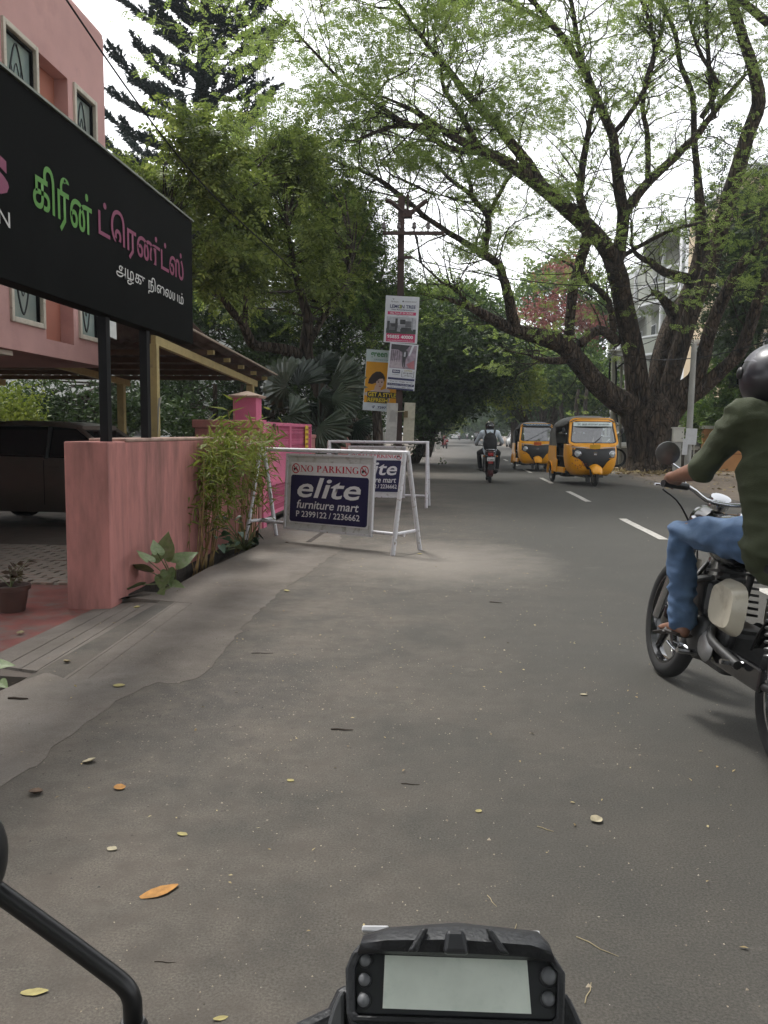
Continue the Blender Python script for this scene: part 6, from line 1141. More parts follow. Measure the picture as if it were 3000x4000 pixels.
# ---- auto rickshaw
AY = mat('rickshaw_yellow', (.84, .355, .008), .38, var=.06, scale=5, coat=.3, col2=(.52, .22, .02), c2amt=(.62, .78), c2scale=4)
def rickshaw(label, loc, rz, scale, canopy, band, band_text, band_m, plate, decal):
    t = thing('auto_rickshaw', label, 'auto rickshaw', loc, rz, 'yellow auto rickshaws coming up the road', scale=scale)
    HW = lambda z: float(np.interp(z, (.26, .34, .5, .75, 1.0, 1.3, 1.68), (.44, .53, .60, .635, .63, .60, .55))); YF = lambda z: float(np.interp(z, (.26, .4, .6, .8, .95, 1.05, 1.3, 1.68), (.80, .92, .98, .98, .93, .86, .78, .66)))
    YM = .42
    def fy(x, z): s = min(abs(x) / HW(z), .999); return YM + (YF(z) - YM) * (1 - s ** 3.6) ** .28
    # cowl below the windscreen
    b = MB(); rows = []
    for z in np.linspace(.26, 1.04, 16):
        ring = []
        for a in np.linspace(-90, 90, 25):
            s, c = math.sin(R_(a)), math.cos(R_(a)); ring.append((HW(z) * math.copysign(abs(s) ** .55, s), YM + (YF(z) - YM) * abs(c) ** .55, z))
        rows.append([(-HW(z), .36, z)] + ring + [(HW(z), .36, z)])
    b.loft(rows, cap=False, closed=False); b.build('cowl', AY, t, smooth=50, fixn=False, solid=.012)
    # black mask with head lamps
    mk = [(.955, .60), (.90, .615), (.80, .61), (.72, .57), (.68, .40), (.60, .30), (.50, .24), (.42, .18)]; rows = []
    for z, wm in mk: rows.append([(u * wm, fy(u * wm, z) + .010, z - (.03 * (1 - abs(u)) if z > .94 else 0)) for u in np.linspace(-1, 1, 17)])
    b = MB(); b.loft(rows, cap=False, closed=False); b.build('mask', BLK, t, smooth=50, fixn=False, solid=.008)
    rows = [[(u * .62, fy(u * .62, z) + .014, z - .03 * (1 - abs(u))) for u in np.linspace(-1, 1, 17)] for z in (.962, .985)]; b = MB(); b.loft(rows, cap=False, closed=False); b.build('trim_strip', mat('trim_grey', (.42, .40, .38), .4), t, smooth=50, fixn=False, solid=.008)
    for s in (-1, 1):
        x = s * .43; z = .80; y = fy(x, z); M = Matrix.Translation((x, y, z)) @ Matrix.Rotation(R_(-90), 4, 'X') @ Matrix.Rotation(R_(s * 10), 4, 'Y')
        hl = MB().lathe([(.085, -.03), (.085, .022), (.072, .026), (.070, .012)], 20, M=M).build('headlight', CHR, t, smooth=40); MB().lathe([(.070, .010), (.05, .026), (.02, .034), (.001, .035)], 18, M=M).build('lens', CLAMP, hl, smooth=60)
        yy = fy(s * .47, 1.02); MB().box((s * .46, yy + .006, 1.022), (.17, .03, .045), rot=(0, 0, -s * .25)).build('indicator', mat('lens_orange_red', (.38, .07, .02), .3), t, bevel=.006)
    # windscreen frame and glass
    def outline(w0, w1, z0, z1, r, yo):
        pts = rrect(2, 2, r, 6); o = []
        for u, v in pts:
            z = (z0 + z1) / 2 + v * (z1 - z0) / 2; hw = w0 + (w1 - w0) * (z - z0) / (z1 - z0); o.append((u * hw, float(np.interp(z, (.98, 1.72), (.895, .66))) + yo - .07 * abs(u) ** 4, z))
        return o
    oo = outline(.64, .56, 1.0, 1.70, .30, .012); ii = outline(.575, .50, 1.075, 1.60, .22, .012); ob = outline(.64, .56, 1.0, 1.70, .30, -.05); ib = outline(.575, .50, 1.075, 1.60, .22, -.05)
    b = MB(); b.loft([ob, oo, ii, ib, ob], cap=False); b.build('windscreen_frame', AY, t, smooth=40)
    g = outline(.58, .505, 1.07, 1.605, .22, -.012); b = MB(); b.add(g, [tuple(range(len(g)))]); b.build('windscreen', glassmat('windscreen_glass', (.35, .42, .42), .22, .02), t, fixn=False)
    gk = outline(.585, .51, 1.065, 1.61, .22, .008); gk2 = outline(.565, .49, 1.085, 1.59, .22, .012); b = MB(); b.loft([gk, gk2], cap=False); b.build('rubber_seal', BLK, t, solid=.012)
    b = MB(); zz = (1.49, 1.595) if not band else (1.615, 1.685); ww = .49 if not band else .50
    def sy_(z, x, hw): return float(np.interp(z, (.98, 1.72), (.895, .66))) - .07 * (abs(x) / hw) ** 4
    b.loft([[(u * ww, sy_(z, u * ww, .56) + (.002 if not band else .022), z) for u in np.linspace(-1, 1, 13)] for z in zz], cap=False, closed=False); bd = b.build('sun_band', band_m, t, fixn=False)
    slope_ = math.atan2(.235, .74); M = Matrix(((-1, 0, 0, 0), (0, 0, 1, 0), (0, 1, 0, 0), (0, 0, 0, 1))); me = text_mesh(band_text, bold=.01, fit=(-.40, .40, 0, (zz[1] - zz[0]) * .55)); me.transform(Matrix.Translation((0, sy_(zz[0], 0, .56) + (.012 if not band else .03), zz[0] + .018)) @ Matrix.Rotation(slope_, 4, 'X') @ M); link_mesh('band_lettering', me, BLKP if not band else WTXT, bd)
    MB().tube([(.04, .925, 1.03), (.05, .94, 1.06), (-.20, .86, 1.25)], .008, 5).build('wiper', BLK, t)
    # plates, badge, mud guard
    yp = fy(0, .96); MB().box((0, yp + .03, .985), (.26, .012, .10), rot=(-.1, 0, 0)).build('number_plate', plate, t); em = MB(); em.torus(.05, .008, 4, 4, M=Matrix.Translation((0, fy(0, .8) + .02, .80)) @ Matrix.Rotation(R_(90), 4, 'X') @ Matrix.Rotation(R_(45), 4, 'Z')); em.build('badge', CHR, t)
    pmt = put_text('badge_lettering', 'RE', Matrix.Translation((0, fy(0, .8) + .022, .78)) @ Matrix(((-1, 0, 0, 0), (0, 0, 1, 0), (0, 1, 0, 0), (0, 0, 0, 1))), CHR, t, bold=.02, fit=(-.03, .03, 0, .035))
    b = MB(); rows = []
    for a in np.linspace(12, 165, 12):
        rad = .262 + .03 * math.sin(R_(a)); rows.append([(w_ * (.105 + .045 * math.sin(R_(a))), .98 + math.cos(R_(a)) * rad * (1 - .16 * w_ ** 2), .26 + math.sin(R_(a)) * rad * (1 - .26 * w_ ** 2)) for w_ in np.linspace(-1, 1, 9)])
    b.loft(rows, cap=False, closed=False); b.build('front_mudguard', AY, t, smooth=60, fixn=False, solid=.01)
    fw_ = wheel(t, 0, 1.0, .228, .11, TYRE2, ALU, 0, .06, True)
    fk = MB(); fk.tube([(.10, 1.0, .215), (.10, .93, .42), (0, .9, .5)], .02, 6); fk.box((.16, .93, .17), (.09, .10, .14)); fk.build('fork', DKAL, t)
    # tub, rear quarters, floor, seats
    for s in (-1, 1):
        rows = []; 
        side = MB(); out = [(-1.27, .34), (-1.22, .30), (-1.18, .38), (-1.12, .50), (-.98, .56), (-.84, .50), (-.76, .38), (-.72, .30), (-.30, .29), (-.28, .62), (-.42, .66), (-.46, .98), (-1.20, .98), (-1.26, .70)]
        side.prism([(y, z) for y, z in out], 0, .03, M=Matrix(((0, 0, s, s * .62), (1, 0, 0, 0), (0, 1, 0, 0), (0, 0, 0, 1)))); side.build('rear_quarter', AY, t, bevel=.01)
        st = MB(); st.box((s * .60, .03, .37), (.06, .62, .14)); st.build('sill', AY, t, bevel=.01)
        fl = MB(); rows = []
        for a in np.linspace(-5, 185, 14): rows.append([(s * (.62 + q * .05), -.98 + math.cos(R_(a)) * (.27 + .012 * q), .26 + math.sin(R_(a)) * (.30 + .012 * q)) for q in (0, .5, 1, 1.2)])
        fl.loft(rows, cap=False, closed=False); fl.build('wheel_arch', AY, t, smooth=60, fixn=False, solid=.012)
        wheel(t, s * .58, -.98, .215, .10, TYRE2, ALU, 0, .06, True)
        MB().box((s * .64, -.83, .76), (.012, .72, .012)).build('body_rib', mat('rib_yellow', (.55, .24, .02), .5), t)
        MB().tube([(s * .60, .46, 1.05), (s * .56, .44, 1.40), (s * .54, .40, 1.60)], .022, 6).build('door_pillar', BLK, t)
        mr = MB().tube([(s * .60, .70, 1.22), (s * .72, .72, 1.25), (s * .74, .72, 1.33)], .008, 5).build('mirror_arm', BLK, t); MB().ball((s * .74, .71, 1.38), (.05, .02, .075), 10, 6).build('mirror', BLK, mr)
        MB().tube([(s * .60, -.42, .72), (s * .60, .34, .72)], .014, 6).build('side_rail', BLK, t)
    b = MB(); b.box((0, -.3, .32), (1.18, 1.5, .05)); b.box((0, -1.24, .66), (1.20, .03, .64)); b.build('floor', BLK, t)
    b = MB(); b.box((0, -.82, .55), (1.12, .46, .14)); b.box((0, -1.10, .82), (1.12, .12, .46), rot=(-.12, 0, 0)); b.build('passenger_seat', GBLK, t, bevel=.03); b = MB(); b.box((0, .02, .58), (.56, .36, .16)); b.box((0, -.20, .80), (.60, .06, .34)); b.build('driver_seat', GBLK, t, bevel=.03)
    MB().box((0, -.28, .62), (1.14, .03, .62)).build('partition', BLK, t)
    b = MB(); b.tube([(-.30, .62, 1.02), (0, .60, 1.05), (.30, .62, 1.02)], .015, 6); b.tube([(0, .62, 1.04), (0, .78, .7)], .03, 6); b.build('handlebar', BLK, t)
    b = MB(); b.box((0, .1, .24), (.5, 1.5, .06)); b.box((.2, -.9, .25), (.3, .4, .2)); b.box((0, -.98, .215), (1.0, .06, .06)); b.build('chassis', DKAL, t)
    # canopy: roof arches from the header back and down behind
    rows = []
    for y, zt, hw, zs in ((.67, 1.675, .555, 1.60), (.55, 1.71, .58, 1.56), (.2, 1.74, .60, 1.50), (-.3, 1.745, .615, 1.48), (-.8, 1.73, .615, 1.46), (-1.08, 1.68, .605, 1.42), (-1.22, 1.56, .59, 1.30), (-1.26, 1.35, .58, 1.15)):
        sag = .012 * math.sin(y * 9); rows.append([(hw * u, y, zs + (zt + sag - zs) * (1 - abs(u) ** 5)) for u in np.linspace(-1, 1, 15)])
    b = MB(); b.loft(rows, cap=False, closed=False); cn = b.build('canopy', canopy, t, smooth=60, fixn=False, solid=.02)
    for s in (-1, 1):
        q = MB(); q.prism([(-1.27, .95), (-.46, .95), (-.62, 1.25), (-.56, 1.47), (-1.10, 1.45), (-1.22, 1.33), (-1.27, 1.15)], 0, .02, M=Matrix(((0, 0, s, s * .60), (1, 0, 0, 0), (0, 1, 0, 0), (0, 0, 0, 1)))); q.build('side_curtain', canopy, t, bevel=.008)
    MB().box((0, -1.275, 1.12), (1.16, .02, .36)).build('rear_curtain', canopy, t)
    if decal:
        FD = mat('decal_red', (.30, .045, .02), .5)
        stalk = MB(); bl = MB()
        pts = [(.22, .36), (.32, .44), (.40, .50), (.46, .60), (.36, .58)]
        for a, c in (((.20, .36), (.34, .46)), ((.34, .46), (.44, .50)), ((.34, .46), (.30, .58)), ((.44, .50), (.52, .56)), ((.30, .52), (.22, .56))):
            stalk.tube([(a[0], fy(a[0], a[1]) + .006, a[1]), (c[0], fy(c[0], c[1]) + .008, c[1])], .006, 4)
        stalk.build('decal_stem', FD, t)
        for i, (x, z) in enumerate(((.30, .60), (.22, .57), (.26, .52), (.36, .52), (.46, .52), (.53, .57), (.40, .45), (.18, .52), (.34, .64))):
            M = Matrix.Translation((x, fy(x, z) + .006, z)) @ Matrix.Rotation(R_(-90), 4, 'X') @ Matrix.Rotation(-.35, 4, 'Y'); b = MB()
            b.prism([((.016 + .018 * (k % 2)) * math.cos(k * math.pi / 5), (.016 + .018 * (k % 2)) * math.sin(k * math.pi / 5)) for k in range(10)], 0, .003, M=M); b.build('decal_flower', FD, t)
    for txt, z, w_ in (('TN 38', .665, .07), ('G 4751', .62, .09)):
        x = .42; put_text('side_number', txt, Matrix.Translation((x, fy(x, z) + .012, z)) @ Matrix.Rotation(.25, 4, 'Z') @ Matrix(((-1, 0, 0, 0), (0, 0, 1, 0), (0, 1, 0, 0), (0, 0, 0, 1))), mat('number_paint', (.20, .04, .02), .6), t, bold=.02, fit=(-w_, w_, 0, .035))
    return t
CANG = mat('canopy_grey', (.12, .12, .11), .7, var=.25, scale=3, bump=.3, bscale=14, col2=(.2, .19, .175), c2amt=(.5, .7)); CANB = mat('canopy_black', (.02, .02, .02), .6, var=.2, bump=.3, bscale=14)
rickshaw('nearer yellow auto rickshaw with grey canopy and floral decal on its cowl', (3.53, 22.7, 0), math.pi + R_(7), 1.03, CANG, False, '\u2620  \u0b93\u0bae\u0bcd \u0bae\u0bc1\u0bb0\u0bc1\u0b95\u0bbe \u0ba4\u0bc1\u0ba3\u0bc8', mat('band_white', (.62, .70, .68), .35), YPL, True)
rickshaw('farther yellow auto rickshaw with black canopy and blue band over its windscreen', (2.98, 30.9, 0), math.pi + R_(2.5), 1.0, CANB, True, 'SARAVANA', mat('band_blue', (.03, .10, .17), .4), mat('plate_red', (.50, .09, .02), .5), False)
DCHR = mat('dark_chrome', (.16, .16, .165), .35, metal=.8, var=.2, scale=20)
# ---- motorcycles (local +Y is forward, origin on the ground midway between the axles)
def motorcycle(label, loc, rot, style, group=None, scale=1.0):
    c = style; t = thing('motorcycle', label, 'motorcycle', loc, 0, group, rot=rot, scale=scale); wb = c['wb']; fyx, ry = wb / 2, -wb / 2; r = c['r']
    wheel(t, 0, fyx, r, c['tw'], TYRE, c['rim'], c['fsp'], .06, sw=c['fsw']); wheel(t, 0, ry, r * .99, c['tw'] + .015, TYRE, c['rim2'], c['rsp'], .065, sw=c['rsw'])
    hy = fyx - .50; hz = c['hz']
    for s in (-1, 1): MB().tube([(s * .09, fyx, r), (s * .09, fyx - .16, r + .36), (s * .09, fyx - .27, .90)], [.024, .026, .02], 10).build('fork_leg', CHR if c['chrome'] else BLK, t, smooth=50)
    def fender(y, rad, a0, a1, w_, m, name='mudguard'):
        rows = [[(w_ * u, y + math.cos(R_(a)) * rad * (1 - .10 * abs(u) ** 3), r + math.sin(R_(a)) * rad * (1 - .10 * abs(u) ** 3)) for u in np.linspace(-1, 1, 7)] for a in np.linspace(a0, a1, 14)]; b = MB(); b.loft(rows, cap=False, closed=False); return b.build(name, m, t, smooth=60, fixn=False, solid=.006)
    fender(fyx, r + .02, 74, 150, .055, c['paint'], 'front_mudguard'); fender(ry, r + .05, 15, 200, .075, c['paint'], 'rear_mudguard')
    # head lamp, instruments
    M = Matrix.Translation((0, fyx - .22, .88)) @ Matrix.Rotation(R_(-90), 4, 'X'); hl = MB().lathe([(.02, -.12), (.07, -.10), (.092, -.02), (.095, .02), (.085, .03)], 20, M=M).build('headlight', c['paint'], t, smooth=50); MB().lathe([(.084, .028), (.05, .045), (.001, .05)], 18, M=M).build('lens', CLAMP, hl, smooth=60)
    ins = MB(); ins.lathe([(.05, 0), (.055, .03), (.05, .055), (.03, .06)], 18, M=Matrix.Translation((0, fyx - .30, .97)) @ Matrix.Rotation(R_(25), 4, 'X')); ins.build('speedometer', CHR, t, smooth=40)
    # tank
    rows = []
    for y, w_, zt, zb in ((hy + .10, .06, .86, .76), (hy + .05, .11, .92, .74), (hy - .05, .14, .955, .72), (hy - .18, .145, .955, .70), (hy - .30, .12, .92, .72), (hy - .40, .08, .87, .76)):
        rows.append([(w_ * math.copysign(abs(math.cos(a)) ** .7, math.cos(a)), y, (zt + zb) / 2 + (zt - zb) / 2 * math.copysign(abs(math.sin(a)) ** .7, math.sin(a))) for a in np.linspace(0, 2 * math.pi, 20, endpoint=False)])
    tk = MB().loft(rows).build('fuel_tank', c['tank'], t, smooth=60); MB().lathe([(.035, 0), (.035, .012), (.02, .018)], 14, M=Matrix.Translation((0, hy - .12, .952))).build('filler_cap', CHR, tk, smooth=40)
    # seat
    rows = []
    for y, w_, zt, zb in ((hy - .38, .07, .83, .76), (hy - .46, .11, .83, .74), (hy - .66, .135, .82, .74), (hy - .86, .125, .85, .76), (hy - 1.0, .10, .86, .78), (hy - 1.06, .06, .84, .80)):
        rows.append([(w_ * math.copysign(abs(math.cos(a)) ** .6, math.cos(a)), y, (zt + zb) / 2 + (zt - zb) / 2 * math.copysign(abs(math.sin(a)) ** .6, math.sin(a))) for a in np.linspace(0, 2 * math.pi, 18, endpoint=False)])
    MB().loft(rows).build('seat', BLK, t, smooth=60)
    # frame, engine, side covers
    fr = MB(); fr.tube([(0, hy + .05, .86), (0, hy + .0, .62), (0, hy - .02, .32)], .022, 8); fr.tube([(0, hy + .05, .86), (0, hy - .45, .74), (0, ry + .05, .72)], .022, 8)
    for s in (-1, 1): fr.tube([(s * .09, hy - .02, .32), (s * .10, -.18, .30), (s * .11, ry, r)], .018, 8); fr.tube([(s * .10, -.22, .32), (s * .10, -.30, .72)], .016, 8)
    fr.build('frame', BLK, t, smooth=60)
    en = MB(); en.box((0, -.04, .36), (.24, .36, .22)); en.build('crankcase', DKAL, t, bevel=.04, seg=3)
    cy = MB()
    for i in range(7): cy.box((0, .06 + i * .008, .50 + i * .03), (.19, .19, .012), rot=(-.12, 0, 0))
    cy.tube([(0, .06, .46), (0, .11, .72)], .065, 12); cy.build('cylinder', DKAL, t)
    for s in (-1, 1):
        ec = MB().lathe([(.02, .035), (.08, .03), (.105, .015), (.11, -.01)], 18, M=Matrix.Translation((s * .13, .02 if s < 0 else -.02, .37)) @ Matrix.Rotation(R_(90 * s), 4, 'Y')).build('engine_cover', c['ecov'], t, smooth=50)
        sc = MB(); rows = [[(s * (.115 + .05 * q), -.20 - .15 * u, .56 + .12 * v) for u, v in [(math.copysign(abs(math.cos(a)) ** .6, math.cos(a)) * (1 - .25 * q), math.copysign(abs(math.sin(a)) ** .6, math.sin(a)) * (1 - .25 * q)) for a in np.linspace(0, 2 * math.pi, 18, endpoint=False)]] for q in (0, .6, 1)]; sc.loft(rows); sc.build('side_cover', c['cover'], t, smooth=50)
        sh = MB(); a = Vector((s * .13, ry + .02, r + .06)); e = Vector((s * .13, ry + .12, .74)); sh.tube([a, e], .016, 8)
        for i in range(9): p = a.lerp(e, .2 + .075 * i); sh.torus(.028, .006, 12, 5, M=frame(p, (1, 0, 0), (e - a).cross(Vector((1, 0, 0)))))
        sh.build('shock_absorber', DCHR, t, smooth=60)
        pm_ = CHR if c['chrome'] else BLK; MB().tube([(s * .10, -.02, .30), (s * .24, -.02, .30)], .014, 8).build('foot_peg', pm_, t); MB().tube([(s * .10, -.42, .36), (s * .22, -.42, .36)], .012, 8).build('pillion_peg', pm_, t); MB().tube([(s * .14, -.02, .28), (s * .16, .10, .30), (s * .20, .14, .31)], .007, 5).build('pedal', pm_, t)
        ind = MB(); ind.tube([(s * .06, ry - .18, .72), (s * .15, ry - .18, .72)], .007, 6); i1 = ind.build('indicator_stem', BLK, t); MB().ball((s * .17, ry - .18, .72), (.03, .025, .02), 10, 6).build('indicator', OLAMP, i1)
    ex = MB(); ex.tube([(.07, .14, .50), (.13, .22, .40), (.14, .12, .26), (.14, -.2, .24), (.15, -.40, .26)], .02, 8); ex.tube([(.15, -.36, .26), (.16, -.46, .27), (.17, ry - .24, .33), (.17, ry - .30, .335)], [.025, .045, .048, .03], 12); ex.build('exhaust', CHR if c['chrome'] else DKAL, t, smooth=60)
    ch = MB(); ch.box((-.12, ry / 2 - .02, .34), (.03, .46, .10)); ch.build('chain_cover', c['paint'], t, bevel=.012)
    # bars, grips, levers, mirrors
    gx = c['gx']; gy = c['gy']
    bar = MB().tube([Vector(q) for q in spline([(-gx, gy, hz), (-gx + .14, gy + .06, hz + .0), (-.10, hy + .12, hz - .05), (0, hy + .13, hz - .06), (.10, hy + .12, hz - .05), (gx - .14, gy + .06, hz), (gx, gy, hz)], 3)], .011, 8).build('handlebar', CHR if c['chrome'] else BLK, t, smooth=60)
    for s in (-1, 1):
        g = MB(); g.tube([(s * (gx + .01), gy - .005, hz), (s * (gx - .13), gy + .05, hz)], .017, 10); g.build('grip', BLK, bar, smooth=50); lv = MB(); lv.tube([(s * (gx - .12), gy + .09, hz), (s * (gx - .04), gy + .10, hz - .005), (s * (gx + .02), gy + .07, hz - .01)], .006, 6); lv.build('lever', CHR, bar)
        mr = MB().tube([(s * (gx - .13), gy + .06, hz), (s * (gx - .09), gy + .08, hz + .08), (s * (gx - .01), gy + .04, hz + .11)], .006, 6).build('mirror_stem', CHR, t)
        M = Matrix.Translation((s * (gx + .0), gy + .03, hz + .145)) @ Matrix.Rotation(R_(102), 4, 'X') @ Matrix.Rotation(R_(s * 12), 4, 'Y'); hs_ = MB().lathe([(.02, -.03), (.045, -.022), (.056, -.005), (.056, .008), (.051, .010)], 20, M=M).build('mirror', c['mirror'], mr, smooth=50); MB().lathe([(.051, .007), (.001, .007)], 20, M=M).build('mirror_glass', CHR, hs_)
    # tail
    gr = MB(); gr.tube([Vector(q) for q in spline([(-.12, hy - .80, .80), (-.13, hy - 1.02, .86), (-.09, hy - 1.12, .90), (.09, hy - 1.12, .90), (.13, hy - 1.02, .86), (.12, hy - .80, .80)], 4)], .011, 8); gr.build('grab_rail', CHR, t, smooth=60)
    tl = MB(); tl.box((0, hy - 1.10, .77), (.15, .06, .09)); tl.build('tail_lamp', RLAMP, t, bevel=.02, seg=3); tc_ = MB(); tc_.box((0, hy - 1.04, .80), (.17, .14, .13)); tc_.build('tail_fairing', c['paint'], t, bevel=.03)
    pl = MB().box((0, hy - 1.145, .645), (.20, .006, .10), rot=(.15, 0, 0)).build('number_plate', WPL, t)
    for txt, z, w_ in (('TN 42', .655, .06), ('C A993', .612, .075)): put_text('plate_lettering', txt, Matrix.Translation((0, hy - 1.150 + (.645 - z) * -.1, z)) @ Matrix.Rotation(R_(90), 4, 'X'), BLKP, pl, bold=.02, fit=(-w_, w_, 0, .032))
    pf = MB(); pf.box((0, hy - 1.13, .56), (.13, .02, .06)); pf.build('reflector', RLAMP, t); mf = MB(); mf.prism([(-.07, .36), (.07, .36), (.085, .70), (-.085, .70)], -.006, .006, M=Matrix.Translation((0, hy - 1.115, 0)) @ Matrix.Rotation(R_(90), 4, 'X')); mf.build('mud_flap', BLK, t)
    return t
BASE = dict(wb=1.27, r=.30, tw=.075, rim=DKAL, rim2=DKAL, fsp=5, rsp=5, fsw=.02, rsw=.02, hz=1.00, chrome=False, paint=BLK, tank=GBLK, cover=BLK, ecov=DKAL, gx=.35, gy=.13, mirror=BLK)
CREAMC = mat('cream_cover', (.50, .46, .37), .35, var=.12, coat=.2, col2=(.28, .24, .18), c2amt=(.52, .7), c2scale=9)
CLASSIC = dict(BASE, wb=1.38, r=.325, tw=.09, rim=GBLK, rim2=CHR, fsp=5, rsp=36, fsw=.026, rsw=.003, hz=1.05, chrome=True, paint=GBLK, tank=GBLK, cover=CREAMC, ecov=DKAL, gx=.38, gy=.14, mirror=DCHR)
NEARB = dict(loc=(1.25, 3.92, 0), rot=(0, R_(8), R_(5.8)))
near_bike = motorcycle('black motorcycle with cream engine covers passing at the right edge', NEARB['loc'], NEARB['rot'], CLASSIC)
FARB = dict(loc=(1.01, 23.25, 0), rot=(0, 0, R_(1)))
mid_bike = motorcycle('small black commuter motorcycle seen from behind in the road middle', FARB['loc'], FARB['rot'], dict(BASE, paint=mat('maroon_paint', (.06, .012, .012), .3), tank=mat('maroon_paint2', (.06, .012, .012), .25)))
# cream leg guard tube and air box beside the engine of the near bike
for nm, a, e, r0, m in (('down_tube_guard', (-.12, .30, .70), (-.12, .24, .34), .05, CREAMC), ('horn', (-.13, .20, .58), (-.17, .20, .58), .05, BLK)): MB().tube([a, e], r0, 14).build(nm, m, near_bike, smooth=50)
MB().box((-.12, .05, .56), (.09, .20, .18)).build('air_box', BLK, near_bike, bevel=.04, seg=3)
for pts, r0, m, nm in (([(-.36, .20, 1.02), (-.22, .30, .95), (-.10, .30, .75), (-.14, .16, .50)], .005, BLK, 'clutch_cable'), ([(-.08, .20, .70), (-.16, .12, .62), (-.15, -.05, .66)], .012, DKAL, 'fuel_pipe'), ([(-.16, -.02, .30), (-.19, .10, .27), (-.22, .16, .30)], .009, CHR, 'gear_lever'), ([(-.13, .28, .34), (-.15, .30, .55), (-.13, .26, .76)], .014, CHR, 'crash_bar'), ([(-.13, -.10, .44), (-.17, -.2, .40), (-.16, -.45, .36)], .02, DKAL, 'breather_pipe')):
    MB().tube([Vector(q) for q in spline(pts, 4)], r0, 8).build(nm, m, near_bike, smooth=60)
for k in range(5): MB().box((-.125, .02 + .035 * k, .445), (.05, .012, .09)).build('cooling_fin', ALU, near_bike)
b = MB().lathe([(.02, .02), (.05, .018), (.07, .0)], 16, M=Matrix.Translation((-.165, -.14, .36)) @ Matrix.Rotation(R_(-90), 4, 'Y')).build('sprocket_cover', ALU, near_bike, smooth=40)
# far traffic: simpler copies
fr_ = [(1860, 118, math.pi, 'oncoming motorcycle in the sunlit far road, two people on it'), (1795, 150, 0, 'distant motorcycle riding away on the left of the far road'), (1824, 165, 0, 'distant motorcycle in the middle of the far road')]
FARBIKES = []
for px, D, rz, lab in fr_:
    q = G(px, 1692 + CAMH / D * F); c = copy_tree(mid_bike); c.location = (q.x, q.y, 0); c.rotation_euler = (0, 0, rz); c['label'] = lab; FARBIKES.append((q, rz))
# ---- parked scooter
def scooter(label, loc, rz, paint):
    t = thing('scooter', label, 'scooter', loc, rz)
    for y in (.60, -.55): wheel(t, 0, y, .22, .09, TYRE, DKAL, 5, .05, sw=.02)
    rows = []
    for y, w_, z0, z1 in ((-.86, .07, .62, .74), (-.78, .13, .45, .78), (-.5, .19, .34, .78), (-.2, .17, .30, .74), (-.05, .13, .28, .62)): rows.append([(w_ * math.copysign(abs(math.cos(a)) ** .7, math.cos(a)), y, (z0 + z1) / 2 + (z1 - z0) / 2 * math.copysign(abs(math.sin(a)) ** .7, math.sin(a))) for a in np.linspace(0, 6.283, 16, endpoint=False)])
    MB().loft(rows).build('rear_body', paint, t, smooth=60)
    MB().box((0, -.42, .80), (.26, .66, .08)).build('seat', BLK, t, bevel=.03); MB().box((0, .1, .28), (.30, .42, .05)).build('floor_board', BLK, t, bevel=.01)
    rows = [[(w_ * u, y + .06 * (1 - u * u), z) for u in np.linspace(-1, 1, 9)] for z, w_, y in ((.24, .13, .34), (.5, .19, .34), (.8, .17, .30), (.95, .09, .26))]; b = MB(); b.loft(rows, cap=False, closed=False); b.build('front_apron', paint, t, smooth=60, fixn=False, solid=.02)
    rows = [[(.075 * u, .60 + math.cos(R_(a)) * .26, .22 + math.sin(R_(a)) * .26 * (1 - .12 * u * u)) for u in np.linspace(-1, 1, 5)] for a in np.linspace(10, 160, 9)]; b = MB(); b.loft(rows, cap=False, closed=False); b.build('front_mudguard', paint, t, smooth=60, fixn=False, solid=.01)
    b = MB(); b.ball((0, .27, 1.0), (.14, .10, .09), 12, 8); hd_ = b.build('handlebar_cowl', paint, t, smooth=60); MB().tube([(-.34, .20, 1.02), (0, .26, 1.0), (.34, .20, 1.02)], .016, 8).build('handlebar', BLK, hd_); MB().ball((0, .37, 1.0), (.08, .03, .06), 10, 6).build('headlight', CLAMP, hd_)
    MB().box((0, -.88, .66), (.16, .05, .10)).build('tail_lamp', RLAMP, t, bevel=.015); MB().box((0, -.90, .50), (.20, .01, .10)).build('number_plate', WPL, t)
    for s in (-1, 1): m_ = MB().tube([(s * .28, .22, 1.03), (s * .32, .20, 1.2)], .006, 5).build('mirror_stem', BLK, t); MB().ball((s * .34, .19, 1.24), (.06, .012, .04), 10, 6).build('mirror', BLK, m_)
    return t
q = G(1738, 1752); scooter('red scooter parked on the left verge far along the road', (q.x, q.y, 0), R_(14), mat('scooter_red', (.20, .02, .018), .3))
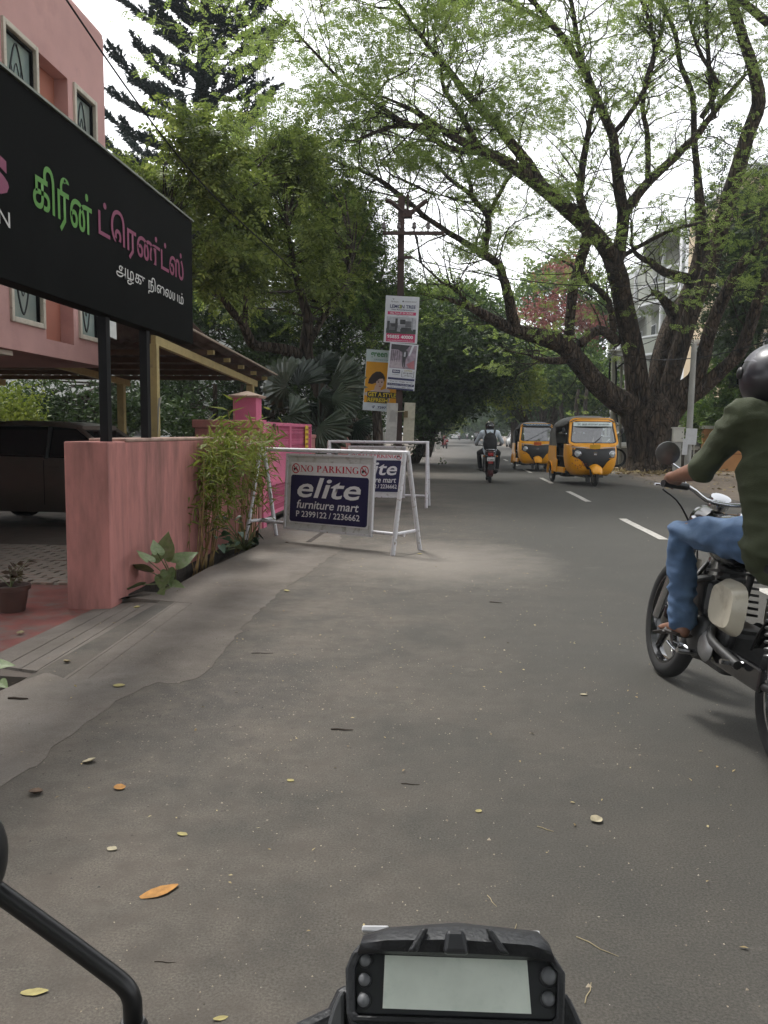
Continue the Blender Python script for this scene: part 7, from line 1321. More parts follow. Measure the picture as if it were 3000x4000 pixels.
# ---- cars
def car(name, label, loc, rz, paint, glass, L_=4.0, W_=1.68, H_=1.5, group=None, boot=False):
    t = thing(name, label, 'car', loc, rz, group); h = W_ / 2; A_ = L_ / 2
    def sec(y, w_, zb, zt, tum=.9): return [(-w_ * .93, y, zb), (-w_, y, zb + .18), (-w_, y, zt - .16), (-w_ * tum, y, zt), (-w_ * .45, y, zt + .025), (w_ * .45, y, zt + .025), (w_ * tum, y, zt), (w_, y, zt - .16), (w_, y, zb + .18), (w_ * .93, y, zb)]
    rows = [sec(A_, h * .72, .34, .62), sec(A_ - .12, h * .90, .24, .72), sec(A_ - .6, h * .99, .22, .86), sec(A_ - 1.15, h, .22, .96), sec(0, h, .22, .98), sec(-A_ + 1.0, h, .22, 1.0), sec(-A_ + .35, h * .98, .24, 1.02 if not boot else 1.0), sec(-A_ + .06, h * .92, .28, .98), sec(-A_, h * .84, .34, .86)]
    MB().loft(rows).build('body', paint, t, smooth=35)
    yA, yB, yC, yD = A_ - 1.10, A_ - 1.75, -A_ + (1.35 if boot else .75), -A_ + (.75 if boot else .22)
    def cab(y, w_, z): return [(-w_, y, z), (-w_ * .5, y, z + .02), (w_ * .5, y, z + .02), (w_, y, z)]
    gl = MB(); gl.loft([[(-h * .9, yA, .95), (h * .9, yA, .95), (h * .70, yB, H_ - .05), (-h * .70, yB, H_ - .05)], [(-h * .9, yD, 1.0), (h * .9, yD, 1.0), (h * .70, yC, H_ - .05), (-h * .70, yC, H_ - .05)]]); gl.build('greenhouse', glass, t, bevel=.05, seg=3)
    rf = MB(); rf.loft([[(-h * .73, yB + .06, H_ - .09), (-h * .68, yB + .06, H_ - .03), (h * .68, yB + .06, H_ - .03), (h * .73, yB + .06, H_ - .09)], *[[(-h * .76, y, H_ - .07 + e), (-h * .66, y, H_ + .0 + e), (h * .66, y, H_ + .0 + e), (h * .76, y, H_ - .07 + e)] for y, e in ((yB * .8 + yC * .2, .02), ((yB + yC) / 2, .035), (yB * .2 + yC * .8, .015))], [(-h * .73, yC - .06, H_ - .09), (-h * .68, yC - .06, H_ - .02), (h * .68, yC - .06, H_ - .02), (h * .73, yC - .06, H_ - .09)]]); rf.build('roof', paint, t, smooth=40)
    for s in (-1, 1):
        for ya_, za_, yb_, zb_ in ((yA, .96, yB, H_ - .06), (yD, 1.0, yC, H_ - .06)): MB().tube([(s * h * .91, ya_, za_), (s * h * .715, yb_, zb_)], .035, 6).build('pillar', paint, t)
        MB().tube([(s * h * .91, .0 - .1, .97), (s * h * .72, -.1, H_ - .05)], .03, 6).build('pillar', BLK, t)
        for y in (A_ - .85, -A_ + .75):
            e = wheel(t, s * (h - .10), y, .30, .16, TYRE, ALU, 7, .05, sw=.02); b = MB(); b.lathe([(.35, -.02), (.35, .012), (.31, .014)], 20, M=Matrix.Translation((s * (h - .005), y, .31)) @ Matrix.Rotation(R_(90), 4, 'Y')); b.build('wheel_well', BLK, t)
        MB().ball((s * (h + .08), yA - .12, 1.02), (.09, .06, .06), 10, 6).build('door_mirror', paint, t); MB().box((s * h * .70, A_ - .08, .68), (.34, .10, .13), rot=(0, 0, -s * .35)).build('headlight', CLAMP, t, bevel=.02); MB().box((s * h * .74, -A_ + .05, .86), (.26, .10, .15), rot=(0, 0, s * .3)).build('tail_lamp', RLAMP, t, bevel=.02)
        for y in (.05, -.85): MB().box((s * (h + .002), y, .86), (.02, .16, .025)).build('door_handle', paint, t)
        for y in (-.1, 0.78, -1.0): MB().box((s * (h - .001), y, .64), (.006, .008, .62)).build('door_gap', BLK, t)
    MB().box((0, -A_ - .003, .62), (.5, .012, .12)).build('number_plate', WPL, t); MB().box((0, A_ - .02, .48), (1.0, .06, .14)).build('grille', BLK, t, bevel=.01)
    return t
CG = mat('car_glass', (.015, .018, .02), .05, spec=.9)
car('hatchback_car', 'dark silver hatchback parked under the car port roof', (-5.58, 12.05, -.06), R_(-90), mat('car_silver', (.21, .19, .165), .3, metal=.5, coat=.5, var=.03), CG, 4.1, 1.7, 1.47)
q = P(2012, 1715, 82); car('sedan_car', 'white sedan parked at the right behind the second auto rickshaw', (q.x + .25, q.y + 2.0, 0), R_(2), mat('car_white', (.60, .60, .58), .25, coat=.5, var=.03), CG, 4.2, 1.7, 1.5, boot=True)
WC = MC['car_white']
for px, D, lab, rz in ((1778, 175, 'leftmost of the tiny white cars at the far end of the road', 0), (1842, 185, 'middle tiny white car at the far end of the road', math.pi), (1856, 150, 'rightmost tiny white car at the far end of the road', math.pi)):
    q = G(px, 1692 + CAMH / D * F); car('distant_car', lab, (q.x, q.y, 0), rz, WC, CG, group='white cars at the far end of the road')
q = P(2452, 1716, 38.5); car('compound_car', 'white car standing behind the compound wall left of the trunk', (q.x + .2, q.y + 1.0, 0), R_(75), WC, CG, 4.0, 1.7, 1.6)
# ---- the photographer's own motorcycle: instrument cluster, mirror, bars, tank, front end
own = thing('own_motorcycle', 'motorcycle in the foreground showing its instrument cluster and left mirror arm', 'motorcycle', (.06, .10, 0))
d0 = ray(1785, 3845).normalized(); P0 = CAM + d0 * .69; nrm = (-d0 + Vector((0, 0, .10))).normalized(); rgt = cam_rot @ Vector((1, 0, 0)); rgt = (rgt - nrm * rgt.dot(nrm)).normalized(); upv = nrm.cross(rgt); an = R_(-2.0)
MC_ = frame(P0, rgt * math.cos(an) + upv * math.sin(an), upv * math.cos(an) - rgt * math.sin(an)); ICL = MC_.inverted()
def Cq(cx, cy, z=0.0):
    d = ray(1000 + cx * .844, 3500 + cy * .844); tt = ((P0 + nrm * z) - CAM).dot(nrm) / d.dot(nrm); q = ICL @ (CAM + d * tt); return (q.x, q.y)
HB_ = mat('cluster_black', (.018, .019, .022), .5, var=.25, scale=60, bump=.15, bscale=300); HB2 = mat('cluster_face', (.028, .029, .033), .38, var=.2, scale=30)
outl = [Cq(*p) for p in ((440, 640), (418, 560), (410, 330), (440, 255), (520, 165), (610, 150), (770, 140), (930, 128), (1090, 146), (1300, 168), (1352, 218), (1437, 352), (1432, 600), (1420, 660))]
hsg = MB().prism(outl, -.045, -.004, M=MC_).build('instrument_cluster', HB_, own, world=True, bevel=.004, seg=3)
facep = [Cq(*p) for p in ((462, 545), (455, 330), (485, 265), (520, 258), (1330, 292), (1370, 305), (1400, 350), (1392, 555), (1370, 575))]
MB().prism(facep, -.0045, -.001, M=MC_).build('face_plate', HB2, hsg, world=True, bevel=.001)
# raised rim round the face
rim_o = [Cq(*p, .006) for p in ((440, 580), (418, 545), (412, 335), (442, 262), (500, 225), (1330, 255), (1385, 290), (1434, 355), (1428, 590), (1390, 610))]; rim_i = [Cq(*p, .006) for p in ((475, 552), (458, 535), (458, 335), (484, 275), (522, 262), (1325, 294), (1365, 308), (1396, 355), (1392, 560), (1370, 580))]
b = MB(); b.loft([[(x, y, -.006) for x, y in rim_o], [(x, y, .005) for x, y in rim_o], [(x, y, .005) for x, y in rim_i], [(x, y, -.001) for x, y in rim_i]], cap=False, M=MC_); b.build('rim', HB_, hsg, world=True, bevel=.0015)
# hood above the screen with its ribs
tp = [(500, 185), (610, 152), (770, 141), (930, 129), (1090, 147), (1300, 169), (1350, 222)]; bt_ = [(470, 262), (600, 262), (760, 268), (930, 275), (1090, 282), (1250, 290), (1385, 300)]
b = MB(); rows = []
for u, z in ((0, -.002), (.15, .016), (.55, .026), (.9, .022), (1.0, .010), (1.0, .002)):
    rows.append([(*Cq(a[0] + (c[0] - a[0]) * u, a[1] + (c[1] - a[1]) * u - 6 * math.sin(u * 3.14), z), z) for a, c in zip(tp, bt_)])
b.loft(rows, cap=False, closed=False, M=MC_); b.build('hood', HB_, hsg, world=True, smooth=25, fixn=False, solid=.002)
b = MB(); b.prism([Cq(*p, .026) for p in ((880, 158), (965, 160), (988, 272), (865, 268))], .018, .031, M=MC_); b.build('hood_rib', HB2, hsg, world=True, bevel=.003)
for a in ((700, 258, 745, 262, 800, 150, 770, 146), (1130, 268, 1175, 270, 1090, 150, 1060, 150)): b = MB(); b.prism([Cq(a[i], a[i + 1], .026) for i in (0, 2, 4, 6)], .021, .0285, M=MC_); b.build('hood_crease', HB_, hsg, world=True, bevel=.002)
LCD = mat('lcd_screen', (.78, .84, .76), .15, var=.06, scale=45, spec=.6, col2=(.66, .74, .66), c2amt=(.5, .68), c2scale=38, detail=8)
MB().prism([Cq(*p) for p in ((597, 274), (1254, 298), (1274, 546), (586, 520))], -.001, .0008, M=MC_).build('screen', LCD, hsg, world=True)
for x, y, r in ((505, 298, 27), (502, 388, 27), (498, 483, 28), (1356, 370, 38), (1353, 476, 31)):
    c = Cq(x, y); e = Cq(x + r, y); rr = math.dist(c, e); Mq = MC_ @ Matrix.Translation((c[0], c[1], 0)); bb = MB().lathe([(rr * 1.25, -.001), (rr * 1.22, .0015), (rr * 1.02, .002)], 20, M=Mq).build('button_ring', HB_, hsg, world=True, smooth=40); MB().lathe([(rr, .0005), (rr, .0025), (rr * .6, .0042), (.0002, .0048)], 20, M=Mq).build('button', mat('button_grey', (.16, .165, .175), .5), bb, world=True, smooth=60)
WFR = mat('fairing_white', (.60, .60, .62), .35)
for ps in (((493, 138), (615, 139), (612, 172), (490, 165)), ((1175, 158), (1312, 163), (1316, 200), (1190, 190))): MB().prism([Cq(*p, -.05) for p in ps], -.062, -.047, M=MC_).build('headlamp_fairing', WFR, own, world=True, bevel=.001)
for ps in (((150, 600), (330, 515), (372, 430), (400, 405), (470, 420), (470, 700), (150, 700)), ((1400, 440), (1445, 450), (1480, 520), (1515, 600), (1560, 700), (1400, 700))): MB().prism([Cq(*p, -.03) for p in ps], -.06, -.03, M=MC_).build('cowl_panel', HB_, own, world=True, bevel=.006)
MB().prism([Cq(*p, -.02) for p in ((330, 590), (350, 520), (380, 450), (410, 430), (410, 620), (330, 680))], -.03, -.02, M=MC_).build('cowl_insert', mat('cowl_grey', (.06, .062, .065), .4), own, world=True, bevel=.003)
# mirror arm and mirror
sp_ = [P(x, y, D) for x, y, D in ((-60, 3445, .505), (0, 3489, .505), (241, 3663, .505), (434, 3807, .505), (487, 3852, .505), (512, 3895, .505), (519, 3950, .505), (519, 4080, .51))]
arm = MB().tube([Vector(q) for q in spline([tuple(p) for p in sp_], 4)], .0062, 14).build('mirror_arm', mat('satin_black', (.01, .01, .011), .35), own, world=True, smooth=60)
MB().lathe([(.0085, -.03), (.0095, -.012), (.0095, -.004), (.0075, 0)], 12, M=Matrix.Translation(P(519, 3985, .505))).build('arm_nut', BLK, arm, world=True, smooth=40)
mc = P(-84, 3345, .50); b = MB(); b.ball(tuple(mc), (.0165, .02, .030), 18, 12); b.build('mirror', BLK, arm, world=True, smooth=60)
# bars, tank, forks, wheel under the frame edge
hbz = .80; MB().tube([Vector(q) for q in spline([(-.36, .30, .86), (-.24, .40, .87), (-.08, .46, .83), (.06, .47, .82), (.20, .46, .83), (.36, .40, .87), (.48, .30, .86)], 4)], .011, 10).build('handlebar', BLK, own, world=True, smooth=60)
rows = []
for y, w_, zt, zb in ((.36, .07, .80, .66), (.28, .14, .86, .64), (.12, .17, .86, .62), (-.06, .15, .80, .64), (-.16, .08, .74, .66)): rows.append([(.06 + w_ * math.copysign(abs(math.cos(a)) ** .7, math.cos(a)), y, (zt + zb) / 2 + (zt - zb) / 2 * math.copysign(abs(math.sin(a)) ** .7, math.sin(a))) for a in np.linspace(0, 6.283, 20, endpoint=False)])
MB().loft(rows).build('fuel_tank', GBLK, own, world=True, smooth=60)
for s in (-1, 1): MB().tube([(.06 + s * .09, .46, .80), (.06 + s * .09, .70, .28)], .024, 10).build('fork_leg', BLK, own, world=True, smooth=60)
wheel(own, 0, .62, .28, .09, TYRE, DKAL, 5, .06, sw=.02); MB().box((.06, .50, .70), (.20, .14, .16)).build('headlight', BLK, own, world=True, bevel=.03)
# ================================================================== people
from mathutils import noise as mnoise
def remeshed(b, voxel, it=6, wr=0.0, ws=14.0, seed=0):
    """fuse overlapping limbs into one continuous skin; optional cloth wrinkles"""
    me = b.mesh('tmp'); o = bpy.data.objects.new('tmp', me); COL.objects.link(o)
    m = o.modifiers.new('r', 'REMESH'); m.mode = 'VOXEL'; m.voxel_size = voxel; s = o.modifiers.new('s', 'SMOOTH'); s.factor = .5; s.iterations = it
    dg = bpy.context.evaluated_depsgraph_get(); r = bpy.data.meshes.new_from_object(o.evaluated_get(dg)); bpy.data.objects.remove(o); bpy.data.meshes.remove(me)
    if wr:
        n = len(r.vertices); co_ = np.empty(n * 3); no = np.empty(n * 3); r.vertices.foreach_get('co', co_); r.vertices.foreach_get('normal', no); co_ = co_.reshape(-1, 3); no = no.reshape(-1, 3)
        d = np.array([(1 - 2.2 * abs(mnoise.noise(Vector((p[0] * ws * .7 + p[2] * ws * .5 + seed, p[1] * ws * .6, p[2] * ws * 1.3 - p[0] * ws * .4))))) * .9 + .5 * mnoise.noise(Vector((p[0] * ws * 2, p[1] * ws * 1.5 + seed, p[2] * ws * 3))) - .5 for p in co_]); co_ += no * (d * wr)[:, None]; r.vertices.foreach_set('co', co_.ravel()); r.update()
    smooth_mesh(r); return r
def cap_tube(b, pts, rad, n=14, flat=1.0, up=None):
    """tube with rounded ends"""
    pts = [Vector(p) for p in pts]; rad = list(rad); d0 = (pts[0] - pts[1]).normalized(); d1 = (pts[-1] - pts[-2]).normalized()
    P_ = [pts[0] + d0 * rad[0] * .9, pts[0] + d0 * rad[0] * .55] + pts + [pts[-1] + d1 * rad[-1] * .55, pts[-1] + d1 * rad[-1] * .9]; R2 = [rad[0] * .35, rad[0] * .8] + rad + [rad[-1] * .8, rad[-1] * .35]
    b.tube(P_, R2, n, True, flat=flat, up=up)
def ln(a, c, t): return Vector(a).lerp(Vector(c), t)
def person(label, loc, rot, J, M_, voxel=.010, group=None, sleeve=1.0, helmet='black', bare_feet=False, fingers=True, wr=.006, grip=None, scale=1.0, hair=False):
    t = thing('person', label, 'person', loc, 0, group, rot=rot, scale=scale)
    fwd = Vector(J.get('fwd', (0, 1, 0)))
    def torso(b, g):
        cap_tube(b, [J['pelvis'], ln(J['pelvis'], J['chest'], .35), ln(J['pelvis'], J['chest'], .7), J['chest'], ln(J['chest'], J['neck'], .55)], [.165 + g, .155 + g, .165 + g, .175 + g, .13 + g], 18, .66, fwd)
        for s in 'LR': cap_tube(b, [ln(J['chest'], J['neck'], .62), J['sh' + s]], [.075 + g, .064 + g], 12)
    def arm(b, g, s, a0=0, a1=1.0):
        A, E, W_ = J['sh' + s], J['el' + s], J['wr' + s]; pts = [A, ln(A, E, .5), E, ln(E, W_, .35), ln(E, W_, .7), W_]; rd = [.060, .052, .043, .044, .036, .028]; n = 6 if a1 >= 1 else (3 if a1 < .5 else 4 if a1 < .7 else 5); pts = pts[:n]; rd = rd[:n]; cap_tube(b, pts, [r + g for r in rd], 12)
    def leg(b, g, s, full=True):
        A, K, N = J['hip' + s], J['kn' + s], J['an' + s]; pts = [ln(A, K, -.03), ln(A, K, .35), ln(A, K, .75), K, ln(K, N, .3), ln(K, N, .65), N]; rd = [.098, .088, .066, .060, .057, .045, .036]
        fl_ = .018 if g > 0 else 0; cap_tube(b, pts, [r + g * (1.0 if i < 4 else 1.25) + (fl_ if i == 6 else fl_ * .5 if i == 5 else 0) for i, r in enumerate(rd)], 14)
    b = MB(); torso(b, -.012)
    for s in 'LR': arm(b, -.003, s); leg(b, -.006, s)
    cap_tube(b, [ln(J['chest'], J['neck'], .7), J['neck'], ln(J['neck'], J['head'], .6)], [.065, .055, .055], 12)
    H = Vector(J['head']); b.ball(tuple(H), (.074, .094, .115), 16, 12); b.ball(tuple(H + fwd * .03 + Vector((0, 0, -.055))), (.055, .065, .055), 12, 8); cap_tube(b, [H + fwd * .088 + Vector((0, 0, .02)), H + fwd * .108 + Vector((0, 0, -.022))], [.010, .016], 8)
    for sx in (-1, 1): b.ball(tuple(H + Vector((sx * .076, 0, -.005))), (.010, .022, .032), 8, 6)
    for i, s in enumerate('LR'):
        W_ = Vector(J['wr' + s]); g = Vector(J['gr' + s]); d = (g - W_).normalized(); sx = -1 if s == 'L' else 1
        if fingers:
            kn = g - d * .005 + Vector((0, 0, .024)); cap_tube(b, [W_, ln(W_, kn, .5), kn], [.026, .032, .030], 12, 1.25, (sx * 1.0, 0, 0))
            ax_ = Vector(J.get('gax' + s, (sx, 0, 0))).normalized(); fo = ax_.cross(Vector((0, 0, 1))).normalized(); fo = fo if fo.dot(d) > 0 else -fo
            for k, (o, L_) in enumerate(((.032, .92), (.011, 1.0), (-.010, .96), (-.031, .80))):
                q = kn + ax_ * (-o * 1); c0 = q; c1 = q + fo * .032 * L_ + Vector((0, 0, -.002)); c2 = q + fo * .045 * L_ + Vector((0, 0, -.030 * L_)); c3 = q + fo * .028 * L_ + Vector((0, 0, -.050 * L_)); cap_tube(b, [c0, c1, c2, c3], [.0115, .0105, .0095, .008], 8)
            th = W_ + (kn - W_) * .45 - ax_ * .024; cap_tube(b, [th, th - ax_ * .022 + fo * .018 + Vector((0, 0, -.018)), th - ax_ * .020 + fo * .046 + Vector((0, 0, -.030))], [.014, .011, .009], 8)
        else: cap_tube(b, [W_, g], [.03, .034], 8)
        N, T_ = Vector(J['an' + s]), Vector(J['toe' + s]); heel = N + (N - T_).normalized() * .03 + Vector((0, 0, -.055)); cap_tube(b, [N, N + Vector((0, 0, -.03)), heel], [.034, .036, .032], 10); cap_tube(b, [heel, ln(heel, T_, .5) + Vector((0, 0, .012)), T_ - (T_ - heel).normalized() * .03], [.030, .034, .026], 12, .75, (0, 0, 1))
        if bare_feet:
            td = (T_ - heel).normalized(); sd_ = td.cross(Vector((0, 0, 1))).normalized()
            for k in range(5): q = T_ - td * (.03 + .008 * k) + sd_ * ((k - 2) * .016) * sx; cap_tube(b, [q, q + td * (.045 - .004 * k)], [.011 - .001 * k, .009 - .0008 * k], 8)
    link_mesh('body', remeshed(b, voxel, 4), M_['skin'], t)
    b = MB(); torso(b, .020)
    for s in 'LR': arm(b, .014, s, 0, sleeve)
    cap_tube(b, [ln(J['chest'], J['neck'], .6), ln(J['chest'], J['neck'], .98)], [.085, .066], 14)
    hem = ln(J['pelvis'], J['chest'], -.12); cap_tube(b, [hem, J['pelvis']], [.190, .192], 18, .76, fwd)
    link_mesh('shirt', remeshed(b, voxel * 1.1, 4, wr, 8.5, 3), M_['shirt'], t)
    b = MB(); cap_tube(b, [ln(J['pelvis'], J['chest'], -.25), ln(J['pelvis'], J['chest'], .12)], [.155, .160], 18, .72, fwd)
    for s in 'LR': leg(b, .008, s); cap_tube(b, [J['pelvis'], J['hip' + s]], [.12, .105], 12)
    link_mesh('trousers', remeshed(b, voxel * 1.1, 4, wr * .8, 11, 9), M_['trousers'], t)
    for s in 'LR':
        N, T_ = Vector(J['an' + s]), Vector(J['toe' + s]); heel = N + (N - T_).normalized() * .045 + Vector((0, 0, -.075)); b = MB()
        if bare_feet:
            b.tube([heel, ln(heel, T_, .5), T_ + (T_ - heel).normalized() * .02 + Vector((0, 0, -.03))], [.042, .044, .03], 14, flat=.28, up=(0, 0, 1)); so_ = b.build('sandal', M_['shoe'], t, smooth=50); st = MB(); st.tube([ln(heel, T_, .45) + Vector((s == 'L' and -.045 or .045, 0, -.01)), ln(heel, T_, .62) + Vector((0, 0, .042)), ln(heel, T_, .45) + Vector((s == 'L' and .045 or -.045, 0, -.01))], .012, 8, flat=.4); st.build('sandal_strap', M_['shoe'], so_, smooth=50)
        else: cap_tube(b, [N + Vector((0, 0, .02)), N + Vector((0, 0, -.03)), heel], [.042, .045, .040], 12); cap_tube(b, [heel, ln(heel, T_, .5), T_], [.040, .042, .034], 12, .8, (0, 0, 1)); link_mesh('shoe', remeshed(b, voxel, 3), M_['shoe'], t)
    if hair:
        b = MB(); b.ball(tuple(H + Vector((0, 0, .03)) - fwd * .015), (.082, .098, .098), 14, 9); b.build('hair', M_['hair'], t, smooth=60)
    else:
        hm = M_['helmet']; b = MB(); rows = []
        for a in np.linspace(-58, 90, 15):
            ca = max(math.cos(R_(a)), .02); z = math.sin(R_(a)); rows.append([(H.x + .130 * ca * math.cos(q), H.y + (.155 if math.sin(q) < 0 else .16) * ca * math.sin(q) + .01, H.z + .015 + .140 * z) for q in np.linspace(0, 6.2832, 28, endpoint=False)])
        b.loft(rows, cap=True); he = b.build('helmet', hm, t, smooth=60)
        if helmet == 'black':
            tb = MB(); tb.loft([[(H.x + .1312 * max(math.cos(R_(a)), .02) * math.cos(q), H.y + (.1565 if math.sin(q) < 0 else .1615) * max(math.cos(R_(a)), .02) * math.sin(q) + .01, H.z + .015 + .1412 * math.sin(R_(a)) + .012 * math.sin(q)) for q in np.linspace(0, 6.2832, 28, endpoint=False)] for a in np.linspace(22, 90, 9)], cap=True); tb.build('helmet_top', mat('helmet_top_grey', (.10, .098, .115), .3, var=.15), he, smooth=60)
            sv = MB(); sv.ball((H.x - .128, H.y + .045, H.z + .02), (.014, .026, .026), 12, 8); sv.build('visor_hinge', BLK, he, smooth=60)
        v = MB(); rows = [[(H.x + .134 * math.cos(R_(e)) * math.sin(R_(q)), H.y + .012 + .165 * math.cos(R_(e)) * math.cos(R_(q)), H.z + .015 + .142 * math.sin(R_(e))) for q in np.linspace(-62, 62, 13)] for e in (-14, 4, 20, 30)]; v.loft(rows, cap=False, closed=False); v.build('visor', M_.get('visor', CG), he, smooth=60, fixn=False)
        r_ = MB(); r_.tube([(H.x + .131 * math.cos(q) * .56, H.y + .01 + .158 * math.sin(q) * .56, H.z - .105) for q in np.linspace(0, 6.2832, 25)], .012, 6); r_.build('helmet_rim', BLK, he, smooth=60)
        if helmet == 'trim':
            tr = MB(); tr.tube([(H.x + .128 * math.cos(R_(q)), H.y - .03, H.z + .015 + .138 * math.sin(R_(q))) for q in np.linspace(15, 165, 21)], .006, 5); tr.build('helmet_trim', mat('trim_olive', (.16, .17, .05), .4), he); MB().ball((H.x, H.y - .138, H.z + .03), (.032, .012, .014), 12, 6).build('helmet_badge', mat('badge_silver', (.55, .56, .58), .3), he)
    return t
SKIN = mat('skin_brown', (.20, .095, .06), .55, var=.12, scale=14); 
JEANS = mat('denim', (.07, .125, .23), .85, var=.25, scale=9, bump=.25, bscale=220, col2=(.13, .20, .31), c2amt=(.45, .75), c2scale=4); OLIVE = mat('olive_shirt', (.050, .060, .030), .85, var=.15, scale=4, bump=.2, bscale=180)
JN = dict(pelvis=(-.03, -.40, .90), chest=(-.105, -.41, 1.20), neck=(-.145, -.37, 1.44), head=(-.175, -.33, 1.535), shL=(-.305, -.39, 1.365), shR=(.085, -.38, 1.355), elL=(-.355, -.20, 1.135), elR=(.34, -.14, 1.14), wrL=(-.385, .04, 1.085), wrR=(.375, .055, 1.085), grL=(-.335, .155, 1.055), grR=(.335, .155, 1.055),
          hipL=(-.10, -.34, .87), hipR=(.10, -.34, .87), knL=(-.29, .065, .845), knR=(.27, .06, .83), anL=(-.225, .02, .43), anR=(.22, .0, .42), toeL=(-.245, .21, .355), toeR=(.24, .19, .345))
person('rider in olive shirt, blue jeans and dark helmet on the motorcycle at the right', NEARB['loc'], NEARB['rot'], JN, dict(skin=SKIN, shirt=OLIVE, trousers=JEANS, shoe=mat('sandal_dark', (.02, .016, .014), .6), helmet=mat('helmet_grey', (.022, .021, .027), .32, coat=.15, var=.2), visor=CG), .009, sleeve=.4, bare_feet=True, wr=.016)
WSH = mat('white_shirt', (.62, .69, .76), .85, var=.06, scale=5, bump=.2, bscale=100); TRB = mat('black_trousers', (.012, .012, .014), .8, var=.2); HBK = mat('helmet_black', (.010, .010, .011), .22, coat=.4)
JM = dict(pelvis=(0, -.44, .90), chest=(0, -.40, 1.20), neck=(0, -.36, 1.40), head=(0, -.32, 1.51), shL=(-.20, -.38, 1.34), shR=(.20, -.38, 1.34), elL=(-.34, -.18, 1.11), elR=(.34, -.18, 1.11), wrL=(-.36, .03, 1.03), wrR=(.36, .03, 1.03), grL=(-.33, .13, 1.005), grR=(.33, .13, 1.005), hipL=(-.10, -.40, .86), hipR=(.10, -.40, .86), knL=(-.27, -.02, .80), knR=(.27, -.02, .80), anL=(-.23, -.05, .39), anR=(.23, -.05, .39), toeL=(-.27, .13, .32), toeR=(.27, .13, .32))
DSK = mat('glove_dark', (.03, .024, .022), .8)
rider2 = person('rider in white shirt and black helmet with a backpack seen from behind', FARB['loc'], FARB['rot'], JM, dict(skin=DSK, shirt=WSH, trousers=TRB, shoe=BLK, helmet=HBK), .014, sleeve=.75, helmet='trim', wr=.005)
# backpack worn by that rider
bp = thing('backpack', 'black backpack on the back of the white shirted rider', 'backpack', FARB['loc'], 0, rot=FARB['rot']); BPM = mat('backpack_cloth', (.012, .012, .013), .75, var=.2, bump=.3, bscale=60); b = MB()
b.tube([(0, -.585, .86), (0, -.60, .90), (0, -.615, 1.05), (0, -.60, 1.20), (0, -.57, 1.30), (0, -.55, 1.33)], [.12, .175, .19, .175, .13, .07], 20, flat=.55, up=(0, 1, 0)); link_mesh('pack_body', remeshed(b, .014, 5, .006, 10), BPM, bp)
b = MB(); b.tube([(0, -.70, .92), (0, -.715, 1.0), (0, -.70, 1.10)], [.10, .125, .10], 16, flat=.28, up=(0, 1, 0)); b.build('front_pocket', BPM, bp, smooth=60)
for s in (-1, 1): MB().tube([Vector(q) for q in spline([(s * .10, -.54, 1.28), (s * .125, -.46, 1.395), (s * .13, -.36, 1.41), (s * .14, -.27, 1.32), (s * .15, -.26, 1.12), (s * .16, -.40, .95)], 4)], .026, 8, flat=.35).build('shoulder_strap', BPM, bp, smooth=60)
MB().tube([(-.04, -.55, 1.33), (0, -.56, 1.37), (.04, -.55, 1.33)], .01, 6).build('carry_loop', BPM, bp)
# far riders
FW = mat('far_white_shirt', (.5, .5, .5), .9); FD_ = mat('far_dark_shirt', (.03, .03, .04), .9); HR = mat('hair_black', (.01, .009, .008), .7)
fp = []
for i, (q, rz) in enumerate(FARBIKES):
    lab = ['bareheaded rider in white shirt coming down the far sunlit road', 'tiny pale shirted rider on the left of the far road', 'tiny pale shirted rider in the middle of the far road'][i]
    if i == 0: base = person(lab, (q.x, q.y, 0), (0, 0, rz), JM, dict(skin=SKIN, shirt=FW, trousers=TRB, shoe=BLK, helmet=HBK, hair=HR), .03, fingers=False, hair=True, wr=0, sleeve=.6)
    else: c = copy_tree(base); c.location = (q.x, q.y, 0); c.rotation_euler = (0, 0, rz); c['label'] = lab
c = copy_tree(base); q, rz = FARBIKES[0]; off = Vector((.42, 1.2, 0)); c.location = (q.x + .30, q.y + .65, 0.03); c.rotation_euler = (0, 0, rz); c['label'] = 'dark shirted pillion passenger behind the white shirted far rider'
for ch in [x for x in bpy.data.objects if x.parent == c]:
    if ch.name.startswith('shirt'): ch.data = ch.data.copy(); ch.data.materials.clear(); ch.data.materials.append(FD_)
# ================================================================== fallen leaves, twigs and grit on the ground
DRY = [mat('dry_leaf_%d' % i, c, .75, var=.3, scale=40) for i, c in enumerate(((.36, .17, .035), (.34, .29, .11), (.24, .19, .10), (.10, .06, .035), (.38, .33, .22)))]
def leaf_mesh(L_, W_, curl, seed):
    rs = random.Random(seed); n = 9; v = []; 
    for i in range(n):
        t = i / (n - 1); w_ = W_ * math.sin(math.pi * min(1, t * .92 + .06)) ** .8 * (1 + rs.uniform(-.08, .08)); x = (t - .5) * L_; z = .0015 + curl * L_ * ((t - .5) ** 2 * 1.6 + rs.uniform(0, .03))
        v += [(x, -w_, z + curl * w_ * 1.1), (x, 0, z), (x, w_, z + curl * w_ * 1.3)]
    f = []
    for i in range(n - 1): a = i * 3; f += [(a, a + 1, a + 4, a + 3), (a + 1, a + 2, a + 5, a + 4)]
    me = bpy.data.meshes.new('leaf'); me.from_pydata(v, [], f); me.update(); smooth_mesh(me); return me
def gz(p):
    return AZ if p.x < -.9 and p.y < 9 and p.y > 2.2 and p.x < -1.6 + .25 * (p.y - 6) * .5 else 0.0
